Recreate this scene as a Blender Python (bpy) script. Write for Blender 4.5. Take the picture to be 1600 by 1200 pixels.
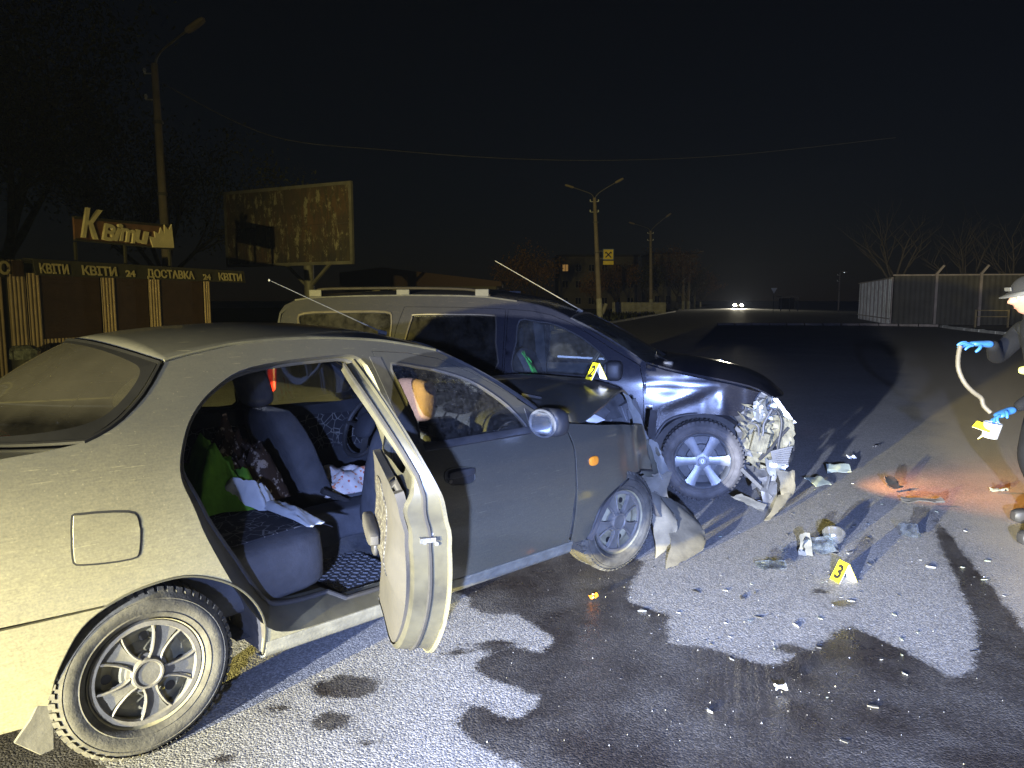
import bpy, bmesh, math, random
from mathutils import Vector, Matrix, noise
from mathutils.geometry import delaunay_2d_cdt

R = math.radians
random.seed(7)
for o in list(bpy.data.objects):
    bpy.data.objects.remove(o, do_unlink=True)
scene = bpy.context.scene
COL = scene.collection

# ------------------------------------------------------------------ camera
FPX, CAM_H, PITCH = 1164.0, 1.53, math.atan(130 / 1164.0)
cam_data = bpy.data.cameras.new('camera')
cam_data.sensor_width = 36.0
cam_data.lens = 36.0 * FPX / 1600.0
cam_data.clip_start = 0.05
cam_data.clip_end = 3000
cam = bpy.data.objects.new('camera', cam_data)
COL.objects.link(cam)
cam.location = (0, 0, CAM_H)
cam.rotation_euler = (math.pi / 2 - PITCH, 0, 0)
scene.camera = cam

# ------------------------------------------------------------------ night sky
world = bpy.data.worlds.new('World')
scene.world = world
world.use_nodes = True
wn = world.node_tree
for n in list(wn.nodes):
    wn.nodes.remove(n)
w_out = wn.nodes.new('ShaderNodeOutputWorld')
w_bg = wn.nodes.new('ShaderNodeBackground')
w_sky = wn.nodes.new('ShaderNodeTexSky')
w_sky.sky_type = 'NISHITA'
w_sky.sun_disc = False
w_sky.sun_elevation = R(32)
w_sky.sun_rotation = R(200)
w_sky.air_density = 1.6
w_sky.dust_density = 0.0
w_sky.ozone_density = 3.0
w_bg.inputs['Strength'].default_value = 0.0005
w_mul = wn.nodes.new('ShaderNodeMix'); w_mul.data_type = 'RGBA'; w_mul.blend_type = 'MULTIPLY'; w_mul.inputs[0].default_value = 1.0
w_mul.inputs[7].default_value = (0.7, 0.75, 1.1, 1)
wn.links.new(w_sky.outputs[0], w_mul.inputs[6])
wn.links.new(w_mul.outputs[2], w_bg.inputs['Color'])
wn.links.new(w_bg.outputs[0], w_out.inputs['Surface'])

# ------------------------------------------------------------------ lamps of the police vehicles behind the photographer
def spot(name, loc, target, watts, color, size, blend, radius):
    l = bpy.data.lights.new(name, 'SPOT')
    l.energy = watts
    l.color = color
    l.spot_size = R(size)
    l.spot_blend = blend
    l.shadow_soft_size = radius
    o = bpy.data.objects.new(name, l)
    COL.objects.link(o)
    o.location = loc
    d = Vector(target) - Vector(loc)
    o.rotation_euler = d.to_track_quat('-Z', 'Y').to_euler()
    return o

spot('headlamp_yellow', (-6.9, -6.2, 1.1), (-1.4, 6.0, 0.5), 42000, (1.0, 0.83, 0.23), 74, 1.0, 0.07)
spot('headlamp_white', (-5.0, -6.3, 1.5), (6.6, 7.0, 0.0), 36000, (0.84, 0.89, 1.0), 64, 1.0, 0.07)
spot('floodlight_blue', (-0.2, -2.2, 1.65), (1.35, 3.8, 0.0), 8200, (0.32, 0.45, 1.0), 56, 1.0, 0.05)

scene.render.engine = 'CYCLES'
scene.cycles.use_denoising = True
scene.cycles.max_bounces = 4
scene.cycles.transparent_max_bounces = 10
scene.cycles.sample_clamp_indirect = 6
scene.view_settings.view_transform = 'Standard'
scene.view_settings.look = 'None'
scene.view_settings.exposure = 0.0
scene.view_settings.gamma = 1.0
scene.view_settings.use_curve_mapping = False

# ------------------------------------------------------------------ projection helpers (a pixel to a point at a real distance)
def ray(px, py):
    a = (px - 800) / FPX
    b = (py - 600) / FPX
    return Vector((a, math.cos(PITCH) - b * math.sin(PITCH), -(b * math.cos(PITCH) + math.sin(PITCH))))

def gnd(px, py, z=0.0):
    d = ray(px, py)
    return Vector((0, 0, CAM_H)) + d * ((z - CAM_H) / d.z)

def at(px, py, Y):
    d = ray(px, py)
    return Vector((0, 0, CAM_H)) + d * (Y / d.y)

# ------------------------------------------------------------------ materials
MATS = {}
def new_mat(name):
    m = bpy.data.materials.new(name)
    m.use_nodes = True
    nt = m.node_tree
    for n in list(nt.nodes):
        nt.nodes.remove(n)
    MATS[name] = m
    return m, nt

def nd(nt, t, **kw):
    n = nt.nodes.new(t)
    for k, v in kw.items():
        if k in n.inputs:
            n.inputs[k].default_value = v
        else:
            setattr(n, k, v)
    return n

def c4(c):
    return (c[0], c[1], c[2], 1.0)

def ramp(nt, src, p0, p1, c0=(0, 0, 0), c1=(1, 1, 1)):
    r = nt.nodes.new('ShaderNodeValToRGB')
    r.color_ramp.elements[0].position = p0
    r.color_ramp.elements[1].position = p1
    r.color_ramp.elements[0].color = c4(c0)
    r.color_ramp.elements[1].color = c4(c1)
    nt.links.new(src, r.inputs[0])
    return r.outputs[0]

def mixc(nt, fac, a, b, mode='MIX'):
    m = nt.nodes.new('ShaderNodeMix')
    m.data_type = 'RGBA'
    m.blend_type = mode
    for i, v in ((0, fac), (6, a), (7, b)):
        if hasattr(v, 'is_output'):
            nt.links.new(v, m.inputs[i])
        elif i == 0:
            m.inputs[0].default_value = v
        else:
            m.inputs[i].default_value = c4(v)
    return m.outputs[2]

def math_n(nt, op, a, b=None, clamp=False):
    m = nt.nodes.new('ShaderNodeMath')
    m.operation = op
    m.use_clamp = clamp
    for i, v in ((0, a), (1, b)):
        if v is None:
            continue
        if hasattr(v, 'is_output'):
            nt.links.new(v, m.inputs[i])
        else:
            m.inputs[i].default_value = v
    return m.outputs[0]

def coords(nt, scale=(1, 1, 1), kind='Object'):
    tc = nt.nodes.new('ShaderNodeTexCoord')
    mp = nt.nodes.new('ShaderNodeMapping')
    mp.inputs['Scale'].default_value = scale
    nt.links.new(tc.outputs[kind], mp.inputs[0])
    return mp.outputs[0]

def tex_noise(nt, vec, scale, detail=4, rough=0.6):
    n = nt.nodes.new('ShaderNodeTexNoise')
    n.inputs['Scale'].default_value = scale
    n.inputs['Detail'].default_value = detail
    n.inputs['Roughness'].default_value = rough
    nt.links.new(vec, n.inputs['Vector'])
    return n.outputs[0]

def principled(nt, color, rough=0.5, metal=0.0, spec=0.5, bump=None, bstr=0.2, bdist=0.01, coat=0.0):
    p = nt.nodes.new('ShaderNodeBsdfPrincipled')
    for k, v in (('Base Color', color), ('Roughness', rough), ('Metallic', metal), ('Specular IOR Level', spec), ('Coat Weight', coat)):
        if hasattr(v, 'is_output'):
            nt.links.new(v, p.inputs[k])
        elif k == 'Base Color':
            p.inputs[k].default_value = c4(v)
        else:
            p.inputs[k].default_value = v
    if bump is not None:
        b = nt.nodes.new('ShaderNodeBump')
        b.inputs['Strength'].default_value = bstr
        b.inputs['Distance'].default_value = bdist
        nt.links.new(bump, b.inputs['Height'])
        nt.links.new(b.outputs[0], p.inputs['Normal'])
    return p

def out(nt, sh):
    o = nt.nodes.new('ShaderNodeOutputMaterial')
    nt.links.new(sh, o.inputs['Surface'])

def simple(name, color, rough=0.6, metal=0.0, var=0.25, scale=14.0, spec=0.4, bump=0.0, dirt=None, dirt_amt=0.4):
    """Plain surface with blotchy wear and, where asked for, a dust film of its own colour."""
    m, nt = new_mat(name)
    v = coords(nt)
    n1 = tex_noise(nt, v, scale, 5)
    dark = tuple(c * (1 - var) for c in color)
    lite = tuple(min(1, c * (1 + var)) for c in color)
    col = ramp(nt, n1, 0.3, 0.7, dark, lite)
    if dirt:
        n2 = tex_noise(nt, v, scale * 0.35, 6, 0.7)
        f = ramp(nt, n2, 0.35, 0.75)
        f = math_n(nt, 'MULTIPLY', f, dirt_amt)
        col = mixc(nt, f, col, dirt)
    n3 = tex_noise(nt, v, scale * 6, 3) if bump else None
    p = principled(nt, col, rough, metal, spec, n3, bump, 0.01)
    out(nt, p.outputs[0])
    return m

def paint(name, base, dust, amt=0.35, low=0.6, zlow=0.25, zhigh=0.75, metal=0.35, rough=0.38, coat=0.75, marks=1.0, tail=None):
    """Car paint under road dust: the film thickens toward the sills, on the sedan also painting in headlamp fall-off, with droplet marks and hairline scratches."""
    m, nt = new_mat(name)
    v = coords(nt)
    sep = nt.nodes.new('ShaderNodeSeparateXYZ')
    nt.links.new(v, sep.inputs[0])
    mr = nt.nodes.new('ShaderNodeMapRange')
    mr.inputs['From Min'].default_value = zhigh
    mr.inputs['From Max'].default_value = zlow
    mr.inputs['To Min'].default_value = 0.0
    mr.inputs['To Max'].default_value = low
    nt.links.new(sep.outputs[2], mr.inputs['Value'])
    n1 = tex_noise(nt, v, 4.5, 8, 0.7)
    n2 = tex_noise(nt, coords(nt, (9, 9, 60)), 3.0, 4, 0.7)
    n3 = tex_noise(nt, v, 140, 2, 0.5)
    vor = nt.nodes.new('ShaderNodeTexVoronoi')
    vor.inputs['Scale'].default_value = 42
    nt.links.new(v, vor.inputs['Vector'])
    speck = ramp(nt, vor.outputs[0], 0.02, 0.12, (1, 1, 1), (0, 0, 0))
    scr = tex_noise(nt, coords(nt, (2.0, 2.0, 46)), 5.0, 2, 0.4)
    scr = ramp(nt, scr, 0.70, 0.735)
    f = math_n(nt, 'MULTIPLY', ramp(nt, n1, 0.2, 0.85, (0.5, 0.5, 0.5), (0.95, 0.95, 0.95)), amt)
    f = math_n(nt, 'ADD', f, mr.outputs[0])
    if tail:  # headlamp light strongest at the tail, painted in as thicker spray dust
        mt_ = nt.nodes.new('ShaderNodeMapRange')
        for k_, v_ in zip(('From Min', 'From Max', 'To Min', 'To Max'), tail): mt_.inputs[k_].default_value = v_
        nt.links.new(sep.outputs[0], mt_.inputs['Value'])
        f = math_n(nt, 'MULTIPLY', f, mt_.outputs[0])
    f = math_n(nt, 'MULTIPLY', f, ramp(nt, n2, 0.1, 0.75, (0.55, 0.55, 0.55), (1, 1, 1)))
    f = math_n(nt, 'ADD', f, math_n(nt, 'MULTIPLY', speck, 0.16 * marks))
    f = math_n(nt, 'ADD', f, math_n(nt, 'MULTIPLY', scr, 0.12 * marks))
    f = math_n(nt, 'MULTIPLY', f, ramp(nt, n3, 0.2, 0.8, (0.7, 0.7, 0.7), (1.2, 1.2, 1.2)), True)
    col = mixc(nt, f, base, dust)
    rg = math_n(nt, 'ADD', math_n(nt, 'MULTIPLY', f, 0.45), rough, True)
    mt = math_n(nt, 'SUBTRACT', metal, math_n(nt, 'MULTIPLY', f, metal), True)
    p = principled(nt, col, rg, mt, 0.5, n3, 0.04, 0.002)
    nt.links.new(math_n(nt, 'SUBTRACT', coat, f, True), p.inputs['Coat Weight'])
    p.inputs['Coat Roughness'].default_value = 0.12
    out(nt, p.outputs[0])
    return m

def glass(name, tint=(0.75, 0.8, 0.8), gloss=0.9, dust=0.06, dust_col=(0.5, 0.48, 0.42), dscale=9.0, band=None, cracks=False):
    """Pane: tinted transparency, fresnel reflection and a thin film of dust."""
    m, nt = new_mat(name)
    tr = nd(nt, 'ShaderNodeBsdfTransparent')
    tr.inputs[0].default_value = c4(tint)
    gl = nd(nt, 'ShaderNodeBsdfGlossy')
    gl.inputs['Roughness'].default_value = 0.04
    gl.inputs[0].default_value = (0.9, 0.92, 0.95, 1)
    df = nd(nt, 'ShaderNodeBsdfDiffuse')
    df.inputs[0].default_value = c4(dust_col)
    fr = nd(nt, 'ShaderNodeFresnel')
    fr.inputs[0].default_value = 1.5
    m1 = nd(nt, 'ShaderNodeMixShader')
    nt.links.new(math_n(nt, 'MULTIPLY', fr.outputs[0], gloss, True), m1.inputs[0])
    nt.links.new(tr.outputs[0], m1.inputs[1])
    nt.links.new(gl.outputs[0], m1.inputs[2])
    v = coords(nt)
    f = math_n(nt, 'MULTIPLY', ramp(nt, tex_noise(nt, v, dscale, 6, 0.7), 0.3, 0.75), dust * 2)
    if band:
        sep = nt.nodes.new('ShaderNodeSeparateXYZ')
        nt.links.new(v, sep.inputs[0])
        wob = math_n(nt, 'ADD', sep.outputs[2], math_n(nt, 'MULTIPLY', tex_noise(nt, v, 3.0, 3), 0.05))
        mr = nt.nodes.new('ShaderNodeMapRange')
        mr.inputs['From Min'].default_value = band[0]
        mr.inputs['From Max'].default_value = band[1]
        mr.inputs['To Max'].default_value = band[2]
        nt.links.new(wob, mr.inputs['Value'])
        f = math_n(nt, 'ADD', f, mr.outputs[0], True)
    if cracks:
        vo = nt.nodes.new('ShaderNodeTexVoronoi')
        vo.feature = 'DISTANCE_TO_EDGE'
        vo.inputs['Scale'].default_value = 16
        nt.links.new(v, vo.inputs['Vector'])
        cr = ramp(nt, vo.outputs[0], 0.0, 0.02, (0.7, 0.7, 0.7), (0, 0, 0))
        f = math_n(nt, 'ADD', f, cr, True)
    m2 = nd(nt, 'ShaderNodeMixShader')
    nt.links.new(f, m2.inputs[0])
    nt.links.new(m1.outputs[0], m2.inputs[1])
    nt.links.new(df.outputs[0], m2.inputs[2])
    out(nt, m2.outputs[0])
    return m

def emit(name, color, strength):
    m, nt = new_mat(name)
    e = nd(nt, 'ShaderNodeEmission')
    e.inputs[0].default_value = c4(color)
    e.inputs[1].default_value = strength
    out(nt, e.outputs[0])
    return m

def pattern_fabric(name, base, line, scale=26.0, width=0.05):
    m, nt = new_mat(name)
    v = coords(nt)
    wob = nt.nodes.new('ShaderNodeMix'); wob.data_type = 'VECTOR'
    vo = nt.nodes.new('ShaderNodeTexVoronoi')
    vo.feature = 'DISTANCE_TO_EDGE'
    vo.inputs['Scale'].default_value = scale
    nt.links.new(v, vo.inputs['Vector'])
    f = ramp(nt, vo.outputs[0], width * 0.5, width, (1, 1, 1), (0, 0, 0))
    brk = ramp(nt, tex_noise(nt, v, scale * 0.5, 2), 0.4, 0.5)
    f = math_n(nt, 'MULTIPLY', f, brk)
    weave = tex_noise(nt, v, 260, 2)
    col = mixc(nt, f, base, line)
    p = principled(nt, col, 0.9, 0, 0.15, weave, 0.25, 0.002)
    out(nt, p.outputs[0])
    return m

def floral(name, base, a, b, scale=30):
    m, nt = new_mat(name)
    v = coords(nt)
    vo = nt.nodes.new('ShaderNodeTexVoronoi')
    vo.inputs['Scale'].default_value = scale
    vo.inputs['Randomness'].default_value = 1.0
    nt.links.new(v, vo.inputs['Vector'])
    f = ramp(nt, vo.outputs[0], 0.2, 0.34, (1, 1, 1), (0, 0, 0))
    g = ramp(nt, tex_noise(nt, v, scale * 1.6, 4), 0.5, 0.56)
    col = mixc(nt, math_n(nt, 'MULTIPLY', f, g), base, a)
    g2 = ramp(nt, tex_noise(nt, v, scale * 0.7, 3), 0.58, 0.63)
    col = mixc(nt, math_n(nt, 'MULTIPLY', g2, 0.9), col, b)
    p = principled(nt, col, 0.85, 0, 0.2, tex_noise(nt, v, 200, 2), 0.2, 0.002)
    out(nt, p.outputs[0])
    return m

# ------------------------------------------------------------------ object helpers
def tag(o, label=None, cat=None, group=None, kind=None):
    if label: o['label'] = label
    if cat: o['category'] = cat
    if group: o['group'] = group
    if kind: o['kind'] = kind
    return o

def empty(name, loc=(0, 0, 0), rz=0.0, label=None, cat=None, group=None):
    o = bpy.data.objects.new(name, None)
    o.empty_display_size = 0.2
    COL.objects.link(o)
    o.location = loc
    o.rotation_euler = (0, 0, rz)
    return tag(o, label, cat, group)

def bezel(o, w=0.003, seg=2, ang=35):
    b = o.modifiers.new('bevel', 'BEVEL')
    b.width = w
    b.segments = seg
    b.limit_method = 'ANGLE'
    b.angle_limit = R(ang)
    b.harden_normals = True
    return o

class MB:
    """Collects simple shapes; build() links them as one mesh object."""
    def __init__(s):
        s.v = []; s.f = []
    def add(s, vs, fs, M=None):
        b = len(s.v)
        s.v += [(M @ Vector(p)) if M else Vector(p) for p in vs]
        s.f += [tuple(i + b for i in f) for f in fs]
        return s
    def box(s, lo, hi, M=None):
        x0, y0, z0 = lo; x1, y1, z1 = hi
        return s.add([(x0, y0, z0), (x1, y0, z0), (x1, y1, z0), (x0, y1, z0), (x0, y0, z1), (x1, y0, z1), (x1, y1, z1), (x0, y1, z1)],
                     [(0, 3, 2, 1), (4, 5, 6, 7), (0, 1, 5, 4), (1, 2, 6, 5), (2, 3, 7, 6), (3, 0, 4, 7)], M)
    def bar(s, a, b, w, h=None, up=(0, 0, 1)):
        h = h or w
        a = Vector(a); b = Vector(b); d = b - a
        z = d.normalized()
        x = z.cross(Vector(up))
        if x.length < 1e-4: x = z.cross(Vector((1, 0, 0)))
        x.normalize(); y = x.cross(z)
        vs = [p + x * (sx * w / 2) + y * (sy * h / 2) for p in (a, b) for sx, sy in ((-1, -1), (1, -1), (1, 1), (-1, 1))]
        return s.add(vs, [(0, 1, 2, 3), (7, 6, 5, 4), (0, 4, 5, 1), (1, 5, 6, 2), (2, 6, 7, 3), (3, 7, 4, 0)])
    def tube(s, path, r, n=8, closed=False, cap=True):
        path = [Vector(p) for p in path]
        m = len(path)
        rr = r if hasattr(r, '__len__') else [r] * m
        vs = []; prev = None
        for i, p in enumerate(path):
            if closed: t = path[(i + 1) % m] - path[i - 1]
            else: t = path[min(i + 1, m - 1)] - path[max(i - 1, 0)]
            if t.length < 1e-9: t = Vector((0, 0, 1))
            t.normalize()
            x = prev - t * prev.dot(t) if prev is not None else t.cross(Vector((0, 0, 1)))
            if x.length < 1e-4: x = t.cross(Vector((1, 0, 0)))
            x.normalize(); prev = x
            y = t.cross(x)
            for k in range(n):
                a = 2 * math.pi * k / n
                vs.append(p + (x * math.cos(a) + y * math.sin(a)) * rr[i])
        fs = []
        for i in range(m if closed else m - 1):
            j = (i + 1) % m
            for k in range(n):
                fs.append((i * n + k, i * n + (k + 1) % n, j * n + (k + 1) % n, j * n + k))
        if cap and not closed:
            fs.append(tuple(range(n - 1, -1, -1)))
            fs.append(tuple((m - 1) * n + k for k in range(n)))
        return s.add(vs, fs)
    def lathe(s, prof, n=48, M=None, closed=False):
        """prof: (radius, height) along z."""
        vs = []
        for r, h in prof:
            for k in range(n):
                a = 2 * math.pi * k / n
                vs.append((r * math.cos(a), r * math.sin(a), h))
        m = len(prof); fs = []
        for i in range(m if closed else m - 1):
            j = (i + 1) % m
            for k in range(n):
                fs.append((i * n + k, i * n + (k + 1) % n, j * n + (k + 1) % n, j * n + k))
        return s.add(vs, fs, M)
    def disc(s, r, h, n=32, M=None):
        return s.add([(r * math.cos(2 * math.pi * k / n), r * math.sin(2 * math.pi * k / n), h) for k in range(n)], [tuple(range(n))], M)
    def prism(s, poly, z0, z1, M=None):
        n = len(poly)
        vs = [(p[0], p[1], z0) for p in poly] + [(p[0], p[1], z1) for p in poly]
        fs = [tuple(range(n - 1, -1, -1)), tuple(range(n, 2 * n))] + [(i, (i + 1) % n, n + (i + 1) % n, n + i) for i in range(n)]
        return s.add(vs, fs, M)
    def grid(s, rows):
        m = len(rows); n = len(rows[0])
        vs = [p for r in rows for p in r]
        fs = [(i * n + j, i * n + j + 1, (i + 1) * n + j + 1, (i + 1) * n + j) for i in range(m - 1) for j in range(n - 1)]
        return s.add(vs, fs)
    def build(s, name, mat, parent=None, smooth=False, bev=0.0, ang=35, split=True, outdir=None, thick=0.0, fix=False):
        me = bpy.data.meshes.new(name)
        me.from_pydata([tuple(p) for p in s.v], [], s.f)
        me.update()
        if fix:
            bm = bmesh.new(); bm.from_mesh(me)
            bmesh.ops.recalc_face_normals(bm, faces=bm.faces)
            bm.to_mesh(me); bm.free()
        if outdir is not None:
            acc = Vector((0, 0, 0))
            for p in me.polygons: acc += p.normal * p.area
            if acc.dot(Vector(outdir)) < 0: me.flip_normals()
        o = bpy.data.objects.new(name, me)
        COL.objects.link(o)
        if mat: me.materials.append(mat)
        if parent: o.parent = parent
        if smooth or bev:
            for p in me.polygons: p.use_smooth = True
        if thick:
            sm = o.modifiers.new('solid', 'SOLIDIFY'); sm.thickness = abs(thick); sm.offset = -1 if thick > 0 else 1
        if bev: bezel(o, bev, 2, ang)
        elif smooth and split:
            e = o.modifiers.new('split', 'EDGE_SPLIT'); e.split_angle = R(ang)
        return o

def cr(pts, n=6, closed=False):
    """Catmull-Rom through points of any dimension."""
    P = [Vector(p) for p in pts]
    m = len(P); outp = []
    rng = range(m) if closed else range(m - 1)
    for i in rng:
        if closed: p0, p1, p2, p3 = P[i - 1], P[i], P[(i + 1) % m], P[(i + 2) % m]
        else: p0, p1, p2, p3 = P[max(i - 1, 0)], P[i], P[i + 1], P[min(i + 2, m - 1)]
        for k in range(n):
            t = k / n
            outp.append(0.5 * ((2 * p1) + (p2 - p0) * t + (2 * p0 - 5 * p1 + 4 * p2 - p3) * t * t + (3 * p1 - p0 - 3 * p2 + p3) * t ** 3))
    if not closed: outp.append(P[-1])
    return outp

def inside(x, y, poly):
    c = False; j = len(poly) - 1
    for i in range(len(poly)):
        xi, yi = poly[i][0], poly[i][1]; xj, yj = poly[j][0], poly[j][1]
        if (yi > y) != (yj > y) and x < (xj - xi) * (y - yi) / (yj - yi) + xi: c = not c
        j = i
    return c

def dens(poly, step):
    o = []
    for i in range(len(poly)):
        a = Vector(poly[i][:2]); b = Vector(poly[(i + 1) % len(poly)][:2])
        n = max(1, int(math.ceil((b - a).length / step)))
        for k in range(n): o.append(a.lerp(b, k / n))
    return o

def edge_dist(p, loops):
    best = 9
    for L in loops:
        for i in range(len(L)):
            a = L[i - 1]; d = L[i] - a; l2 = d.length_squared
            t = 0 if l2 == 0 else max(0, min(1, (p - a).dot(d) / l2))
            q = (p - a - d * t).length
            if q < best: best = q
    return best

def panel(name, outline, surf, mat, parent, outdir, holes=(), step=0.06, thick=0.012, bev=0.003, ang=35):
    """Sheet cut to a 2-D outline (with openings) and laid on a curved surface, with real thickness."""
    loops = [dens(outline, step)] + [dens(h, step) for h in holes]
    pts = []; edges = []
    for L in loops:
        b = len(pts); pts += L
        edges += [(b + i, b + (i + 1) % len(L)) for i in range(len(L))]
    xs = [p.x for p in loops[0]]; ys_ = [p.y for p in loops[0]]
    y = min(ys_) + step * 0.5; row = 0
    while y < max(ys_):
        x = min(xs) + (step * 0.5 if row % 2 else 0)
        while x < max(xs):
            p = Vector((x, y))
            if inside(x, y, loops[0]) and not any(inside(x, y, h) for h in loops[1:]) and edge_dist(p, loops) > step * 0.45: pts.append(p)
            x += step
        y += step * 0.87; row += 1
    vs, es, fs, _, _, _ = delaunay_2d_cdt(pts, edges, [], 0, 1e-6)
    keep = []
    for f in fs:
        c = sum((vs[i] for i in f), Vector((0, 0))) / len(f)
        if inside(c.x, c.y, loops[0]) and not any(inside(c.x, c.y, h) for h in loops[1:]): keep.append(tuple(f))
    mb = MB(); mb.add([surf(v.x, v.y) for v in vs], keep)
    return mb.build(name, mat, parent, True, bev, ang, outdir=outdir, thick=thick)

def crumple(name, corners, mat, parent, nu=9, nv=7, amp=0.03, freq=7.0, seed=0, thick=0.004, ragged=0.0, bulge=(0, 0, 0)):
    """Bent torn sheet between four 3-D corners: sharp facets from ridged noise."""
    A, B, C_, D = [Vector(c) for c in corners]
    nrm = (B - A).cross(D - A)
    if nrm.length < 1e-6: nrm = Vector((0, 0, 1))
    nrm.normalize()
    rows = []
    rnd = random.Random(seed)
    for i in range(nu):
        u = i / (nu - 1); r = []
        for j in range(nv):
            v = j / (nv - 1)
            p = A.lerp(B, u).lerp(D.lerp(C_, u), v)
            q = noise.noise(p * freq + Vector((seed * 3.1, 0, 0)))
            q2 = noise.noise(p * freq * 2.3 + Vector((0, seed * 1.7, 0)))
            w = 1 - abs(q) * 2
            p = p + nrm * (amp * (w - 0.4) + amp * 0.6 * q2) + Vector(bulge) * (4 * u * (1 - u) * 0.5 + 4 * v * (1 - v) * 0.5)
            if ragged and (i in (0, nu - 1) or j in (0, nv - 1)):
                p = p + Vector((rnd.uniform(-1, 1), rnd.uniform(-1, 1), rnd.uniform(-1, 1))) * ragged
            r.append(p)
        rows.append(r)
    mb = MB(); mb.grid(rows)
    return mb.build(name, mat, parent, True, ang=22, thick=thick)

def text_mesh(name, body, size, mat, parent, M, extrude=0.01, align='LEFT', shear=0.0, bold=0.0, xscale=1.0):
    cu = bpy.data.curves.new(name, 'FONT')
    cu.body = body; cu.size = size; cu.extrude = extrude; cu.align_x = align; cu.shear = shear; cu.offset = bold
    cu.resolution_u = 3
    t = bpy.data.objects.new('tmp_text', cu)
    COL.objects.link(t)
    bpy.context.view_layer.update()
    me = bpy.data.meshes.new_from_object(t.evaluated_get(bpy.context.evaluated_depsgraph_get()))
    bpy.data.objects.remove(t, do_unlink=True)
    me.transform(M @ Matrix.Diagonal((xscale, 1, 1, 1)))
    me.name = name
    o = bpy.data.objects.new(name, me)
    COL.objects.link(o)
    me.materials.clear(); me.materials.append(mat)
    o.parent = parent
    return o

def copy_tree(o, parent=None):
    c = o.copy(); COL.objects.link(c)
    if parent: c.parent = parent
    for ch in list(o.children): copy_tree(ch, c)
    return c
# ------------------------------------------------------------------ shared materials
DUST = (0.36, 0.34, 0.27)
M_paint = paint('sedan_paint', (0.032, 0.033, 0.035), (0.37, 0.34, 0.195), 0.12, 0.64, 0.22, 1.12, 0.3, 0.30, 0.75, 1.0, (1.5, 0.1, 0.36, 1.0))  # height and tail fade of the dust also paint in the headlamp beam
M_paint_in = simple('sedan_jamb_paint', (0.032, 0.032, 0.028), 0.42, 0.15, 0.4, 7, 0.5, 0.0, (0.10, 0.095, 0.06), 0.6)
M_sill = simple('dusty_sill', (0.15, 0.145, 0.11), 0.8, 0.0, 0.35, 16, 0.3, 0.15, (0.1, 0.1, 0.09), 0.5)
M_bumper = simple('dusty_plastic', (0.095, 0.09, 0.072), 0.75, 0, 0.35, 9, 0.3, 0.15, (0.035, 0.034, 0.032), 0.55)
M_black = simple('black_plastic', (0.018, 0.018, 0.02), 0.55, 0, 0.3, 20, 0.4, 0.05, (0.12, 0.12, 0.11), 0.2)
M_rubber = simple('black_rubber', (0.022, 0.022, 0.023), 0.7, 0, 0.2, 30, 0.3)
M_tyre = simple('dusty_tyre', (0.035, 0.034, 0.031), 0.9, 0, 0.4, 16, 0.2, 0.25, (0.115, 0.11, 0.09), 0.85)
M_tyre_dark = simple('wagon_tyre', (0.055, 0.053, 0.052), 0.88, 0, 0.3, 14, 0.2, 0.2, (0.2, 0.185, 0.17), 0.55)
M_cap = simple('dusty_hubcap', (0.125, 0.12, 0.11), 0.55, 0.2, 0.3, 22, 0.4, 0.1, (0.10, 0.095, 0.08), 0.6)
M_cap_dark = simple('hubcap_recess', (0.085, 0.083, 0.075), 0.7, 0.1, 0.3, 22, 0.3, 0.1, (0.12, 0.115, 0.10), 0.6)
M_steel_rim = simple('dirty_steel_rim', (0.22, 0.205, 0.13), 0.7, 0.1, 0.35, 12, 0.3, 0.1, (0.09, 0.08, 0.06), 0.6)
M_alloy = simple('alloy', (0.17, 0.178, 0.19), 0.42, 0.6, 0.2, 12, 0.5, 0.05, (0.11, 0.11, 0.105), 0.4)
M_well = simple('wheel_well', (0.035, 0.034, 0.033), 0.9, 0, 0.4, 8, 0.2, 0.2, (0.16, 0.15, 0.14), 0.4)
M_seat = simple('grey_seat_cloth', (0.055, 0.058, 0.066), 0.92, 0, 0.25, 9, 0.15, 0.3, (0.12, 0.12, 0.125), 0.3)
M_seat_warmlit = simple('warmlit_headrest_cloth', (0.15, 0.095, 0.085), 0.92, 0, 0.15, 9, 0.15, 0.3)  # grey cloth with the warm lamp patch painted in as pink
M_seat_pat = pattern_fabric('patterned_seat_cloth', (0.02, 0.021, 0.026), (0.13, 0.13, 0.13), 22, 0.05)
M_trim = simple('grey_trim', (0.036, 0.035, 0.034), 0.75, 0, 0.15, 9, 0.3, 0.1, (0.06, 0.056, 0.048), 0.35)
M_trim_dark = simple('dark_trim', (0.028, 0.03, 0.035), 0.7, 0, 0.25, 10, 0.3, 0.1)
M_trim_pat = pattern_fabric('door_trim_fabric', (0.03, 0.028, 0.026), (0.10, 0.097, 0.085), 46, 0.10)
M_trim_pat_dark = pattern_fabric('far_door_trim_fabric', (0.022, 0.023, 0.028), (0.15, 0.15, 0.14), 20, 0.045)
M_floor = simple('car_carpet', (0.05, 0.053, 0.06), 0.95, 0, 0.35, 12, 0.1, 0.3, (0.2, 0.19, 0.16), 0.5)
M_mat = simple('rubber_mat', (0.045, 0.048, 0.055), 0.55, 0, 0.3, 18, 0.4, 0.1, (0.2, 0.19, 0.17), 0.45)
M_headliner = simple('headliner', (0.22, 0.215, 0.2), 0.95, 0, 0.1, 6, 0.1)
M_glass = glass('clear_glass', (0.80, 0.84, 0.83), 0.9, 0.04)
M_glass_dirty = glass('dusty_window_glass', (0.70, 0.73, 0.72), 0.9, 0.022, (0.45, 0.44, 0.42), 45)
M_glass_rear = glass('banded_rear_window_glass', (0.66, 0.66, 0.60), 1.0, 0.004, (0.52, 0.48, 0.36), 5, (1.14, 1.22, 0.018))  # paler above a wavering line across the upper pane
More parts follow.
